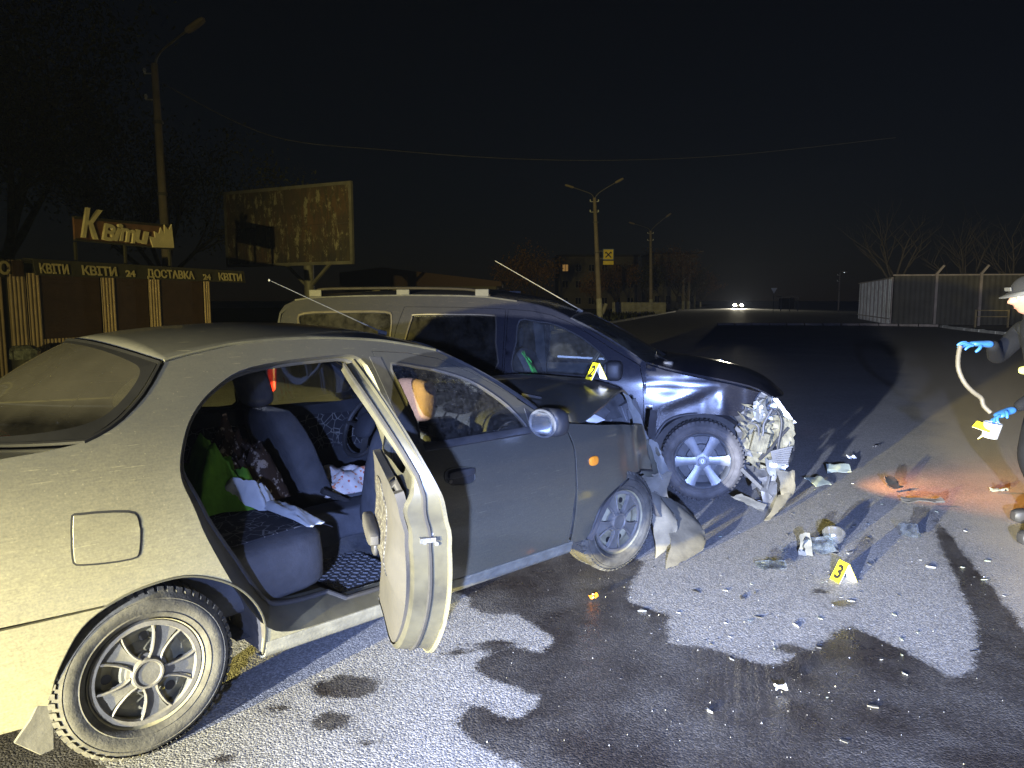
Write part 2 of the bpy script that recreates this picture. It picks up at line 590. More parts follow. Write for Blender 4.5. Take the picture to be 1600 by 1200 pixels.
M_glass_dark = glass('tinted_glass', (0.10, 0.105, 0.12), 1.0, 0.015)
M_glass_crack = glass('cracked_windscreen_glass', (0.72, 0.76, 0.78), 0.8, 0.10, (0.5, 0.52, 0.55), 12, None, True)
M_orange = simple('amber_lens', (0.75, 0.24, 0.02), 0.25, 0, 0.1, 30, 0.6)
M_red = simple('red_lens', (0.5, 0.02, 0.015), 0.2, 0, 0.1, 30, 0.6)
M_white_lens = simple('white_lens', (0.75, 0.76, 0.78), 0.2, 0, 0.1, 30, 0.6)
M_metal = simple('bare_bent_metal', (0.24, 0.25, 0.245), 0.38, 0.5, 0.3, 9, 0.5, 0.1, (0.16, 0.165, 0.16), 0.5)
M_metal_dark = simple('grimy_engine_metal', (0.06, 0.062, 0.066), 0.6, 0.3, 0.5, 9, 0.4, 0.3, (0.2, 0.2, 0.19), 0.4)
M_chrome = simple('mirror_face', (0.5, 0.52, 0.55), 0.12, 0.9, 0.15, 10, 0.6)
M_white = simple('white_paint', (0.72, 0.72, 0.7), 0.6, 0, 0.1, 10)
M_yellow = simple('marker_yellow', (0.82, 0.66, 0.02), 0.4, 0, 0.06, 12, 0.4)
M_frit = simple('black_frit', (0.003, 0.003, 0.0032), 0.5, 0, 0.2, 12, 0.15)
M_ink = simple('black_ink', (0.012, 0.012, 0.012), 0.5, 0, 0.1, 12)

def superbox(mb, c, size, e=0.35, n=20, m=12, M=None):
    """Pillow-like box: superellipsoid."""
    def sp(v, p): return math.copysign(abs(v) ** p, v)
    vs = []; fs = []
    for i in range(m + 1):
        ph = -math.pi / 2 + math.pi * i / m
        for k in range(n):
            th = 2 * math.pi * k / n
            cp = sp(math.cos(ph), e)
            p = Vector((c[0] + size[0] / 2 * cp * sp(math.cos(th), e), c[1] + size[1] / 2 * cp * sp(math.sin(th), e), c[2] + size[2] / 2 * sp(math.sin(ph), e)))
            vs.append(p)
    for i in range(m):
        for k in range(n):
            fs.append((i * n + k, i * n + (k + 1) % n, (i + 1) * n + (k + 1) % n, (i + 1) * n + k))
    mb.add(vs, fs, M)
    return mb

def inset(loop, d):
    """Offset of a dense closed 2-D loop toward its inside."""
    n = len(loop)
    area = sum(loop[i - 1].x * loop[i].y - loop[i].x * loop[i - 1].y for i in range(n))
    s = 1 if area > 0 else -1
    o = []
    for i in range(n):
        t = loop[(i + 1) % n] - loop[i - 1]
        t.normalize()
        o.append(loop[i] + Vector((-t.y, t.x)) * (s * d))
    return o

def ring_loft(loops3):
    mb = MB(); n = len(loops3[0])
    vs = [p for L in loops3 for p in L]
    fs = [(i * n + k, i * n + (k + 1) % n, (i + 1) * n + (k + 1) % n, (i + 1) * n + k) for i in range(len(loops3) - 1) for k in range(n)]
    mb.add(vs, fs)
    return mb

def lerp_prof(prof, x):
    if x <= prof[0][0]: return prof[0][1]
    for (a, b), (c, d) in zip(prof, prof[1:]):
        if x <= c: return b + (d - b) * (x - a) / (c - a)
    return prof[-1][1]

def tyre_mesh(mb, r, w, rim_r, n=64, tread=True):
    """Tyre about the y axis; the outer face looks to -y."""
    h = w / 2
    prof = [(rim_r - 0.004, -h * 0.72), (rim_r + 0.006, -h * 0.93), (rim_r + 0.018, -h * 1.0), (rim_r + 0.022, -h * 1.03), (rim_r + 0.026, -h * 1.0), ((rim_r + r) / 2 - 0.01, -h * 1.055), ((rim_r + r) / 2 + 0.012, -h * 1.06), ((rim_r + r) / 2 + 0.015, -h * 1.035), (r - 0.033, -h * 1.02), (r - 0.030, -h * 1.04), (r - 0.026, -h * 1.0), (r - 0.016, -h * 0.92), (r - 0.006, -h * 0.80), (r, -h * 0.55),
            (r, h * 0.55), (r - 0.006, h * 0.80), (r - 0.016, h * 0.92), (r - 0.035, h * 1.02), ((rim_r + r) / 2, h * 1.06), (rim_r, h * 0.9)]
    Mx = Matrix.Rotation(R(-90), 4, 'X')
    mb.lathe([(a, b) for a, b in prof], n, Mx)
    if tread:
        blocks = 56
        for k in range(blocks):
            a = 2 * math.pi * k / blocks
            for s in (-1, 1):
                da = 0.085
                q = []
                for rr, yy in ((r - 0.012, s * h * 0.99), (r + 0.004, s * h * 0.84), (r + 0.004, s * h * 0.34), (r - 0.004, s * h * 0.34)):
                    for aa in (a, a + da * 0.8):
                        q.append((rr * math.cos(aa), yy, rr * math.sin(aa)))
                mb.add(q, [(0, 1, 3, 2), (2, 3, 5, 4), (4, 5, 7, 6), (0, 2, 4, 6), (1, 7, 5, 3)])
    return mb

def cyl_y(mb, r0, y0, r1, y1, n=32):
    Mx = Matrix.Rotation(R(-90), 4, 'X')
    mb.lathe([(r0, y0), (r1, y1)], n, Mx)

SIDE = {-1: 'right', 1: 'left'}

# ================================================================== SEDAN
SED_O = Vector((-1.7685, 2.9525, 0.0)); SED_A = R(43.516)
sedan = empty('crashed_sedan', SED_O, SED_A, 'dusty dark grey sedan with crushed front and its rear door standing open', 'car')

def ys(x, z):
    if z < 0.55: b = 0.838 - 0.10 * ((0.55 - z) / 0.45) ** 2
    elif z < 0.93: b = 0.838 - 0.045 * ((z - 0.55) / 0.38) ** 2
    else: b = 0.793 - 0.215 * ((z - 0.93) / 0.46) - 0.05 * ((z - 0.93) / 0.46) ** 2
    if x < 0.2: b -= 0.10 * ((0.2 - x) / 1.05) ** 2
    if x > 2.2: b -= 0.12 * ((x - 2.2) / 1.1) ** 2
    # shallow shoulder crease along the flank
    b += 0.006 * math.exp(-((z - 0.80) / 0.03) ** 2)
    return b

def side_surf(s, off=0.0):
    return lambda x, z: Vector((x, s * (ys(x, z) - off), z))

ARCH_R = cr([(0.407, 0.215), (0.404, 0.343), (0.357, 0.45), (0.273, 0.538), (0.144, 0.60), (0.021, 0.605), (-0.095, 0.578), (-0.195, 0.518), (-0.262, 0.397), (-0.285, 0.30), (-0.30, 0.235)], 4)
DRIP = [(0.175, 1.314), (0.231, 1.327), (0.35, 1.348), (0.483, 1.365), (0.758, 1.374), (1.06, 1.356), (1.25, 1.327), (1.386, 1.298)]
CPIL = [(-0.115, 1.08), (-0.018, 1.125), (0.081, 1.204), (0.15, 1.285)]
RD_AP = cr([(1.045, 0.60), (1.05, 0.92), (1.02, 1.12), (0.975, 1.285), (0.79, 1.302), (0.483, 1.277), (0.332, 1.217), (0.224, 1.13), (0.163, 1.027), (0.14, 0.935), (0.165, 0.843), (0.205, 0.711), (0.30, 0.50), (0.415, 0.325), (0.55, 0.268), (0.80, 0.262), (1.0, 0.262), (1.04, 0.30)], 4, True)
FD = [(1.135, 0.262), (1.7, 0.248), (2.02, 0.245), (2.07, 0.32), (2.10, 0.55), (2.10, 0.75), (2.06, 0.87), (1.955, 0.925), (1.83, 1.012), (1.70, 1.10), (1.55, 1.188), (1.38, 1.262), (1.22, 1.295), (1.045, 1.31), (1.075, 1.18), (1.115, 1.0), (1.135, 0.85), (1.14, 0.55)]
FD_WIN = cr([(1.165, 0.918), (1.45, 0.905), (1.76, 0.888), (1.79, 0.905), (1.72, 1.005), (1.63, 1.085), (1.52, 1.155), (1.38, 1.205), (1.26, 1.232), (1.12, 1.25), (1.125, 1.15), (1.15, 1.0)], 3, True)
RD = cr([(1.06, 0.60), (1.065, 0.92), (1.04, 1.12), (0.985, 1.288), (0.79, 1.300), (0.49, 1.274), (0.34, 1.213), (0.235, 1.126), (0.175, 1.025), (0.152, 0.935), (0.175, 0.843), (0.215, 0.711), (0.31, 0.50), (0.425, 0.315), (0.55, 0.252), (0.80, 0.248), (1.0, 0.247), (1.05, 0.30)], 4, True)
RD_WIN = cr([(0.99, 0.935), (0.7, 0.95), (0.44, 0.962), (0.365, 0.985), (0.35, 1.04), (0.40, 1.12), (0.50, 1.185), (0.65, 1.22), (0.80, 1.238), (0.94, 1.238), (0.97, 1.15), (0.99, 1.03)], 3, True)
BUMP_LINE = [(-0.11, 0.572), (-0.4, 0.575), (-0.86, 0.56)]

def v2(l): return [Vector((p[0], p[1])) for p in l]

# --- body sides
for s in (-1, 1):
    outl = [(2.10, 0.205), (1.2, 0.205)] + [tuple(p) for p in ARCH_R[:-11]]
    outl = v2([(2.09, 0.198), (1.2, 0.202)]) + [p for p in ARCH_R if p.y > 0.21 and p.x > -0.112] + v2(BUMP_LINE)
    outl += v2([(-0.865, 0.80), (-0.84, 0.95), (-0.80, 0.985), (-0.55, 1.02), (-0.30, 1.055)]) + v2(CPIL) + v2(DRIP)
    outl += v2([(1.55, 1.21), (1.675, 1.127), (1.80, 1.036), (1.911, 0.955), (2.0, 0.90), (2.06, 0.80), (2.09, 0.6)])
    hole_f = [p for p in inset(dens(v2(FD), 0.05), -0.004)]
    if s == -1:
        o = panel('body_side', outl, side_surf(s), M_paint, sedan, (0, s, 0), [RD_AP, hole_f], 0.055, 0.02, 0.003)
    else:
        o = panel('body_side', outl, side_surf(s), M_paint, sedan, (0, s, 0), [inset(dens(RD, .05), -0.004), hole_f], 0.08, 0.02, 0)
    # rear bumper wrap
    bo = [p for p in ARCH_R if p.x <= -0.10] + v2([(-0.34, 0.225), (-0.6, 0.23), (-0.85, 0.25), (-0.89, 0.4), (-0.885, 0.548), (-0.4, 0.566)])
    panel('rear_bumper', bo, side_surf(s, -0.004), M_paint, sedan, (0, s, 0), (), 0.06, 0.015, 0.004)
    # wheel arch liner and its lip
    rows = [[Vector((p.x, s * (ys(p.x, p.y) - dd), p.y)) for dd in (0.004, 0.10, 0.22, 0.32)] for p in ARCH_R]
    mb = MB(); mb.grid(rows); mb.build('wheel_well', M_well, sedan, True)
    mb = MB(); mb.tube([Vector((p.x, s * (ys(p.x, p.y) + 0.000), p.y)) for p in ARCH_R], 0.0045, 6)
    mb.build('arch_lip', M_paint_in if s == -1 else M_paint, sedan, True)

# --- inner well walls, underbody and floor
mb = MB()
mb.box((-0.84, -0.50, 0.23), (0.46, 0.50, 0.27)); mb.box((0.42, -0.68, 0.215), (2.2, 0.68, 0.235)); mb.box((2.05, -0.5, 0.25), (2.9, 0.5, 0.62))
mb.build('underbody', M_well, sedan)
mb = MB()
mb.grid([[Vector((x, y, 0.245 + 0.13 * math.exp(-(y / 0.13) ** 2) + (0.22 * max(0, x - 1.85) / 0.3))) for y in [-.68 + i * .068 for i in range(21)]] for x in (0.35, 0.6, 0.85, 1.1, 1.4, 1.7, 1.85, 2.15)])
mb.build('floor_pan', M_floor, sedan, True)
mb = MB(); mb.grid([[Vector((0.3 + 0.12 * (1 - z / 0.7), y, 0.2 + z * 0.5)) for y in (-0.52, 0, 0.52)] for z in (0, 1)]); mb.build('bulkhead', M_floor, sedan)
# rubber mat with herringbone tread blocks
mb = MB(); mb.box((0.86, -0.60, 0.262), (1.20, -0.12, 0.27))
mat_o = mb.build('floor_mat', M_mat, sedan)
mb = MB()
for i in range(11):
    for j in range(15):
        cx, cy = 0.875 + i * 0.031, -0.59 + j * 0.032
        Mr = Matrix.Translation((cx, cy, 0.272)) @ Matrix.Rotation(R(45 if (i + j) % 2 else -45), 4, 'Z')
        mb.box((-0.012, -0.004, -0.002), (0.012, 0.004, 0.004), Mr)
tag(mb.build('mat_tread', M_mat, mat_o), kind='stuff')

# --- sill (rocker) and tread plate
rows = []
for x in [0.42 + i * 0.1 for i in range(18)]:
    rows.append([Vector((x, -(ys(x, 0.25) - 0.004), 0.262)), Vector((x, -(ys(x, 0.25) - 0.05), 0.282)), Vector((x, -0.70, 0.285)), Vector((x, -0.66, 0.30)), Vector((x, -0.64, 0.255))])
mb = MB(); mb.grid(rows); mb.build('sill_tread', M_sill, sedan, True, ang=50)
rows = [[Vector((x, -(ys(x, z) + t), z)) for z, t in ((0.262, 0.003), (0.245, 0.006), (0.236, 0.002), (0.222, 0.006), (0.20, 0.004), (0.185, -0.015), (0.18, -0.06))] for x in [0.415 + i * 0.095 for i in range(19)]]
mb = MB(); mb.grid(rows); mb.build('sill', M_sill, sedan, True, ang=60, outdir=(0, -1, 0), thick=0.008)

# --- door jamb ring round the open doorway, with its rubber seal
def jamb_w(p):
    low = max(0.0, min(1.0, (0.95 - p.y) / 0.4)) * (1 if p.x < 0.75 else 0.3)
    return 0.022 + 0.05 * low, 0.055 + 0.055 * low
lp = RD_AP
i1 = inset(lp, 0.012)
L0 = [Vector((p.x, -(ys(p.x, p.y) - 0.002), p.y)) for p in lp]
L1 = [Vector((q.x, -(ys(p.x, p.y) - 0.022), q.y)) for p, q in zip(lp, i1)]
L2 = []; L3 = []
for p, q in zip(lp, i1):
    w, d = jamb_w(p)
    n = (q - p).normalized()
    r2 = p + n * w
    L2.append(Vector((r2.x, -(ys(p.x, p.y) - d), r2.y)))
    r3 = p + n * (w + 0.004)
    L3.append(Vector((r3.x, -(ys(p.x, p.y) - d - 0.06), r3.y)))
ring_loft([L0, L1, L2, L3]).build('door_jamb', M_paint_in, sedan, True, ang=50)
mb = MB(); mb.tube([p + Vector((0, 0.004, 0)) for p in L2], 0.012, 8, True); mb.build('door_seal', M_rubber, sedan, True)

# --- roof, rear window, windscreen, boot lid
def S_of(pt, s): return Vector((pt[0], s * ys(pt[0], pt[1]), pt[1]))
ROOF_N = 14
drip_c = cr([(p[0], p[1]) for p in DRIP], 5)
def drip_at(u):
    k = u * (len(drip_c) - 1); i = min(int(k), len(drip_c) - 2)
    return drip_c[i].lerp(drip_c[i + 1], k - i)
roof_c = [(0.06, 1.372), (0.2, 1.398), (0.4, 1.418), (0.7, 1.430), (1.0, 1.420), (1.25, 1.383), (1.47, 1.33)]
def roof_p(u, v):
    d = drip_at(u)
    xc = 0.06 + (1.47 - 0.06) * u
    zc = lerp_prof(roof_c, xc)
    w = abs(v) ** 2.6
    return Vector((d.x * w + xc * (1 - w), v * (ys(d.x, d.y) - 0.001), d.y * w + zc * (1 - w) + 0.002))
VV = [-1 + 2 * j / 20 for j in range(21)]
mb = MB(); mb.grid([[roof_p(i / ROOF_N, v) for v in VV] for i in range(ROOF_N + 1)])
mb.build('roof', M_paint, sedan, True, outdir=(0, 0, 1), thick=0.012, split=False)
mb = MB(); mb.grid([[roof_p(i / ROOF_N, v * 0.96) + Vector((0, 0, -0.03)) for v in VV] for i in range(ROOF_N + 1)])
mb.build('headliner', M_headliner, sedan, True, outdir=(0, 0, -1))
for s in (-1, 1):
    mb = MB(); mb.tube([Vector((p.x, s * (ys(p.x, p.y) + 0.001), p.y + 0.004)) for p in drip_c], 0.006, 6); mb.build('roof_drip_moulding', M_paint_in, sedan, True)

def edge_pane(top, bot, side_mid_out, rows=10, side=None):
    """Curved pane between a top and a bottom edge (functions of v)."""
    g = []
    for i in range(rows + 1):
        t = i / rows
        row = []
        for v in VV:
            q = top(v).lerp(bot(v), t) + side_mid_out * (4 * t * (1 - t))
            if side:
                e = side(t); q1 = top(1).lerp(bot(1), t) + side_mid_out * (4 * t * (1 - t)); dlt = e - q1; k = abs(v) ** 3
                q += Vector((dlt.x, math.copysign(dlt.y, 1) * (1 if v > 0 else -1) * (1 if dlt.y >= 0 else -1), dlt.z)) * k if False else Vector((dlt.x * k, dlt.y * k * (1 if v > 0 else -1), dlt.z * k))
            row.append(q)
        g.append(row)
    return g
rw_side_c = cr([(0.168, 1.309)] + CPIL[::-1], 6)
def rw_side(t):
    k = t * (len(rw_side_c) - 1); i = min(int(k), len(rw_side_c) - 2)
    d = rw_side_c[i].lerp(rw_side_c[i + 1], k - i)
    return Vector((d.x - 0.004, ys(d.x, d.y) - 0.004, d.y))
rw_top = lambda v: roof_p(0.0, v * 0.985) + Vector((-0.008, 0, -0.006))
def rw_bot(v):
    w = abs(v) ** 2.2
    return Vector((-0.43 * (1 - w) - 0.118 * w, v * 0.700, 1.045 * (1 - w) + 1.078 * w))
g = edge_pane(rw_top, rw_bot, Vector((-0.012, 0, 0.022)), 10, rw_side)
mb = MB(); mb.grid(g); rw = mb.build('rear_window', M_glass_rear, sedan, True, outdir=(0, 0, 1), split=False)
# defroster lines, seal and high brake lamp
mb = MB()
for i in range(2, 9):
    mb.tube([g[i][j] + Vector((0.004, 0, -0.004)) for j in range(2, 19)], 0.0012, 4)
mb.build('defroster_lines', M_rubber, rw)
def g_at(a_, b_):
    u_, w_ = (a_ + 1) / 2 * 10, (b_ + 1) / 2 * 20
    i_, j_ = min(int(u_), 9), min(int(w_), 19)
    return g[i_][j_].lerp(g[i_][j_ + 1], w_ - j_).lerp(g[i_ + 1][j_].lerp(g[i_ + 1][j_ + 1], w_ - j_), u_ - i_) + Vector((-0.002, 0, 0.003))
lo_, li_ = [], []
for k in range(96):
    th = 2 * math.pi * k / 96; c_, s_ = math.cos(th), math.sin(th)
    q_ = 0.985 / max(abs(c_), abs(s_)); r_ = 0.945 * (abs(c_) ** 4 + abs(s_) ** 4) ** -0.25
    lo_.append(g_at(c_ * q_, s_ * q_)); li_.append(g_at(c_ * r_ * 0.96, s_ * r_))
ring_loft([lo_, li_]).build('window_border', M_frit, rw, True, outdir=(0, 0, 1), split=False)
loop = [g[0][j] for j in range(21)] + [g[i][20] for i in range(1, 11)] + [g[10][j] for j in range(19, -1, -1)] + [g[i][0] for i in range(9, 0, -1)]
mb = MB(); mb.tube([p + Vector((-0.001, 0, 0.001)) for p in loop], 0.009, 6, True); mb.build('window_seal', M_frit, rw, True)
mb = MB(); mb.box((-0.27, -0.10, 1.00), (-0.22, 0.10, 1.035)); mb.build('high_brake_lamp', M_red, sedan, False, 0.006)
ws_top = lambda v: roof_p(1.0, v * 0.985) + Vector((0.008, 0, -0.006))
def ws_bot(v):
    w = abs(v) ** 2.2
    return Vector((2.27 * (1 - w) + 1.985 * w, v * 0.735, 0.975 * (1 - w) + 0.935 * w))
g = edge_pane(ws_top, ws_bot, Vector((0.012, 0, 0.02)))
mb = MB(); mb.grid(g); wsc = mb.build('windscreen', M_glass_crack, sedan, True, outdir=(0, 0, 1), split=False)
loop = [g[0][j] for j in range(21)] + [g[i][20] for i in range(1, 11)] + [g[10][j] for j in range(19, -1, -1)] + [g[i][0] for i in range(9, 0, -1)]
mb = MB(); mb.tube(loop, 0.011, 6, True); mb.build('window_seal', M_rubber, wsc, True)
# cowl and wiper
mb = MB(); mb.grid([[ws_bot(v) + Vector((0.0, 0, -0.01)) for v in VV], [ws_bot(v) + Vector((0.10, 0, -0.015)) for v in VV]]); mb.build('cowl', M_black, sedan, True)
mb = MB(); mb.tube([(2.24, -0.45, 0.985), (2.16, -0.1, 1.02), (2.18, 0.18, 1.02)], 0.008, 6); mb.build('wiper', M_black, sedan, True)
# boot lid
def bl(u, v):
    w = abs(v) ** 2.2
    f = Vector((-0.43 * (1 - w) - 0.118 * w - 0.02, v * 0.700, 1.035 * (1 - w) + 1.066 * w))
    r = Vector((-0.84, v * 0.665, 0.985 + 0.02 * (1 - w)))
    return f.lerp(r, u) + Vector((0, 0, 0.015 * math.sin(math.pi * u)))
mb = MB(); mb.grid([[bl(i / 8, v) for v in VV] for i in range(9)] + [[Vector((-0.875, v * 0.66, 0.93)) for v in VV], [Vector((-0.88, v * 0.66, 0.60)) for v in VV]])
mb.build('boot_lid', M_paint, sedan, True, outdir=(0, 0, 1), thick=0.012, ang=60)
mb = MB(); mb.grid([[Vector((-0.89 + 0.03 * abs(v) ** 3, v * 0.73, z)) for v in VV] for z in (0.58, 0.45, 0.26)]); mb.build('rear_bumper_face', M_paint, sedan, True, outdir=(-1, 0, 0), thick=0.02)
for s in (-1, 1):
    mb = MB(); superbox(mb, (-0.845, s * 0.63, 0.80), (0.10, 0.24, 0.17), 0.3); mb.build('tail_lamp', M_red, sedan, True)

# --- fuel flap, mud flap, side marker
fuel = [(-0.191, 0.855), (-0.169, 0.868), (-0.035, 0.852), (-0.008, 0.82), (-0.013, 0.728), (-0.04, 0.705), (-0.175, 0.717), (-0.199, 0.742)]
fl = dens(cr(fuel, 3, True), 0.03)
panel('fuel_flap_gap', inset(fl, -0.006), side_surf(-1, -0.0012), M_ink, sedan, (0, -1, 0), (), 0.05, 0.002, 0)
panel('fuel_flap', fl, side_surf(-1, -0.004), M_paint, sedan, (0, -1, 0), (), 0.05, 0.004, 0.002)
mb = MB()
mb.add([(-0.268, -0.785, 0.41), (-0.280, -0.785, 0.135), (-0.318, -0.785, 0.13), (-0.385, -0.785, 0.20), (-0.340, -0.785, 0.255), (-0.30, -0.785, 0.33)], [(0, 1, 2, 3, 4, 5)])
mb.build('mud_flap', M_bumper, sedan, thick=0.012, outdir=(0, -1, 0), bev=0.004)

# --- closed doors
def closed_door(name, s, outl, win, glassm, inner_mat, pat_mat):
    outl = dens(v2(outl), 0.05); win = list(win)
    d = panel(name, outl, side_surf(s, 0.0), M_paint, sedan, (0, s, 0), [win], 0.055 if s == -1 else 0.08, 0.018, 0.0035)
    panel('window_glass', inset(win, -0.012), side_surf(s, 0.022), glassm, d, (0, s, 0), (), 0.09, 0.0, 0)
    mb = MB(); mb.tube([Vector((p.x, s * (ys(p.x, p.y) - 0.004), p.y)) for p in win], 0.008, 6, True); mb.build('window_seal', M_rubber, d, True)
    inn = [p for p in inset(outl, 0.03)]
    low = [p for p in inn if p.y < 0.925]
    if len(low) > 6:
        panel('door_trim', low, side_surf(s, 0.075), inner_mat, d, (0, -s, 0), (), 0.09, 0.0, 0)
        pc = [p for p in inset(low, 0.10)]
        if len(pc) > 6:
            xs = [p.x for p in pc]
            q = v2([(min(xs) + .03, 0.62), (max(xs) - .03, 0.62), (max(xs) - .05, 0.83), (min(xs) + .05, 0.85)])
            panel('trim_fabric', q, side_surf(s, 0.085), pat_mat, d, (0, -s, 0), (), 0.08, 0.0, 0)
    return d
fd = closed_door('front_door', -1, FD, FD_WIN, M_glass_dirty, M_trim_dark, M_trim_pat_dark)
closed_door('front_door', 1, FD, FD_WIN, M_glass_dirty, M_trim_dark, M_trim_pat_dark)
ld = closed_door('rear_door', 1, RD, RD_WIN, M_glass, M_trim_dark, M_trim_pat_dark)
mb = MB()
mb.tube(cr([(0.55, 0.735, 0.80), (0.66, 0.735, 0.80), (0.67, 0.735, 0.86), (0.57, 0.735, 0.865)], 5, True), 0.008, 6, True)
mb.build('inner_handle', M_black, ld, True)
mb = MB(); superbox(mb, (0.95, 0.69, 0.66), (0.5, 0.07, 0.09), 0.5); mb.build('armrest', M_trim_dark, ld, True)
# divider bar of the far rear window
mb = MB(); mb.bar((0.60, 0.615, 1.20), (0.62, 0.735, 0.95), 0.03); mb.build('window_divider', M_black, ld)
# belt moulding, outer handle, mirror of the near front door
mb = MB(); mb.grid([[Vector((x, -(ys(x, z) + t), z)) for z, t in ((0.918, 0.001), (0.91, 0.011), (0.888, 0.012), (0.880, 0.001))] for x in [1.15 + 0.065 * i for i in range(11)]]); mb.build('belt_moulding', M_black, fd, True, ang=60)
hc = (1.332, 0.75)
el = [Vector((hc[0] + 0.088 * math.copysign(abs(math.cos(a)) ** .75, math.cos(a)), hc[1] - 0.014 * math.cos(a) + 0.040 * math.copysign(abs(math.sin(a)) ** .75, math.sin(a)))) for a in [2 * math.pi * k / 28 for k in range(28)]]
hb = panel('handle', el, side_surf(-1, -0.0015), M_black, fd, (0, -1, 0), (), 0.05, 0.003, 0)
mb = MB(); mb.tube([Vector((p.x, -(ys(p.x, p.y) + 0.002), p.y)) for p in el], 0.0035, 6, True)
mb.build('handle_rim', M_paint_in, hb, True)
mb = MB(); superbox(mb, (hc[0] + 0.005, -(ys(*hc) + 0.010), hc[1] + 0.014), (0.15, 0.022, 0.034), 0.4); mb.build('handle_flap', M_black, hb, True)
mb = MB(); Mx = Matrix.Translation((1.275, -(ys(1.275, .735) + .004), 0.735)) @ Matrix.Rotation(R(90), 4, 'X'); mb.lathe([(0.0, 0.004), (0.008, 0.004), (0.009, 0.0)], 16, Mx); mb.build('key_lock', M_cap, hb, True)
mb = MB(); superbox(mb, (1.845, -0.895, 0.945), (0.12, 0.185, 0.135), 0.55); mb.bar((1.87, -0.76, 0.91), (1.85, -0.86, 0.92), 0.05, 0.045)
mir = mb.build('mirror', M_black, fd, True)
mb = MB(); superbox(mb, (1.790, -0.898, 0.945), (0.02, 0.155, 0.108), 0.55); mb.build('mirror_glass', M_chrome, mir, True)
mb = MB(); mb.tube([(1.785 , -0.90 + 0.086 * math.cos(a), 0.945 + 0.064 * math.sin(a)) for a in [2 * math.pi * k / 24 for k in range(24)]], 0.006, 6, True); mb.build('mirror_rim', M_metal_dark, mir, True)
panel('mirror_sail', v2([(1.80, 0.885), (1.935, 0.90), (1.93, 0.925), (1.80, 1.005)]), side_surf(-1, -0.003), M_black, fd, (0, -1, 0), (), 0.05, 0.006, 0.002)

# --- the open rear door (swung 62 degrees about its front edge)
HX, HY = 1.06, -0.79
door_M = Matrix.Translation((HX, HY, 0)) @ Matrix.Rotation(R(62), 4, 'Z') @ Matrix.Translation((-HX, -HY, 0))
rdl = dens(v2(RD), 0.05)
rdw = list(RD_WIN)
od = panel('rear_door', rdl, side_surf(-1), M_paint, sedan, (0, -1, 0), [rdw], 0.055, 0.012, 0.003)
od['label'] = 'open rear door with dusty inner edge and light grey trim'
od.matrix_local = door_M
def dd(z): return 0.055 + 0.075 * max(0, min(1, (1.0 - z) / 0.12))
def door_loop(loop, ins, depf):
    il = inset(loop, ins)
    return [Vector((q.x, -(ys(p.x, p.y) - depf(p.y)), q.y)) for p, q in zip(loop, il)]
La = door_loop(rdl, 0.0, lambda z: 0.010)
Lb = door_loop(rdl, 0.016, lambda z: 0.012)
Lc = door_loop(rdl, 0.020, lambda z: 0.030)
Ld = door_loop(rdl, 0.028, lambda z: dd(z) - 0.01)
Le = door_loop(rdl, 0.045, dd)
ring_loft([La, Lb, Lc, Ld, Le]).build('shut_face', M_paint_in, od, True, ang=40)
mb = MB(); mb.tube([a.lerp(b, 0.35) + Vector((0, 0.006, 0)) for a, b in zip(Lc, Ld)], 0.008, 6, True); mb.build('door_seal', M_rubber, od, True)
# window opening edge, glass run and lowered pane
Wa = [Vector((p.x, -(ys(p.x, p.y) - 0.008), p.y)) for p in rdw]
Wb = [Vector((p.x, -(ys(p.x, p.y) - 0.055), p.y)) for p in rdw]
ring_loft([Wa, Wb]).build('window_channel', M_rubber, od, True)
fr_in = inset(rdl, 0.045)
panel('inner_frame', fr_in, lambda x, z: Vector((x, -(ys(x, z) - dd(z) + 0.001), z)), M_paint_in, od, (0, 1, 0), [inset(rdw, -0.012)], 0.055, 0.0, 0)
panel('window_glass', v2([(0.40, 0.955), (0.98, 0.93), (0.965, 1.02), (0.42, 1.04)]), side_surf(-1, 0.03), M_glass_dirty, od, (0, -1, 0), (), 0.1, 0.004, 0)
def trim_s(x, z):
    k = min(1.0, edge_dist(Vector((x, z)), [tl]) / 0.09)
    dep = 0.142 + 0.022 * k + 0.03 * k * math.exp(-((z - 0.62) / 0.10) ** 2)
    return Vector((x, -(ys(x, z) - dep), z))
tl = [p for p in inset(rdl, 0.052) if p.y < 0.94]
tr = panel('door_trim', tl, trim_s, M_trim, od, (0, 1, 0), (), 0.045, 0.03, 0.012, 40)
def trim_off(d): return lambda x, z: trim_s(x, z) + Vector((0, d, 0))
panel('trim_fabric', cr(v2([(0.62, 0.87), (0.80, 0.86), (0.90, 0.80), (0.86, 0.62), (0.70, 0.52), (0.56, 0.55), (0.50, 0.66), (0.54, 0.80)]), 3, True), trim_off(0.004), M_trim_pat, tr, (0, 1, 0), (), 0.04, 0.004, 0)
mb = MB(); c = trim_s(0.86, 0.56); superbox(mb, (c.x, c.y + 0.012, c.z), (0.09, 0.03, 0.07), 0.8); mb.build('window_winder', M_black, tr, True)
mb = MB(); c = trim_s(0.98, 0.79); superbox(mb, (c.x, c.y + 0.008, c.z), (0.05, 0.02, 0.10), 0.5); mb.build('inner_handle', M_black, tr, True)
mb = MB(); c = trim_s(0.78, 0.66); superbox(mb, (c.x, c.y + 0.025, c.z), (0.34, 0.05, 0.06), 0.5); mb.build('armrest', M_trim, tr, True)
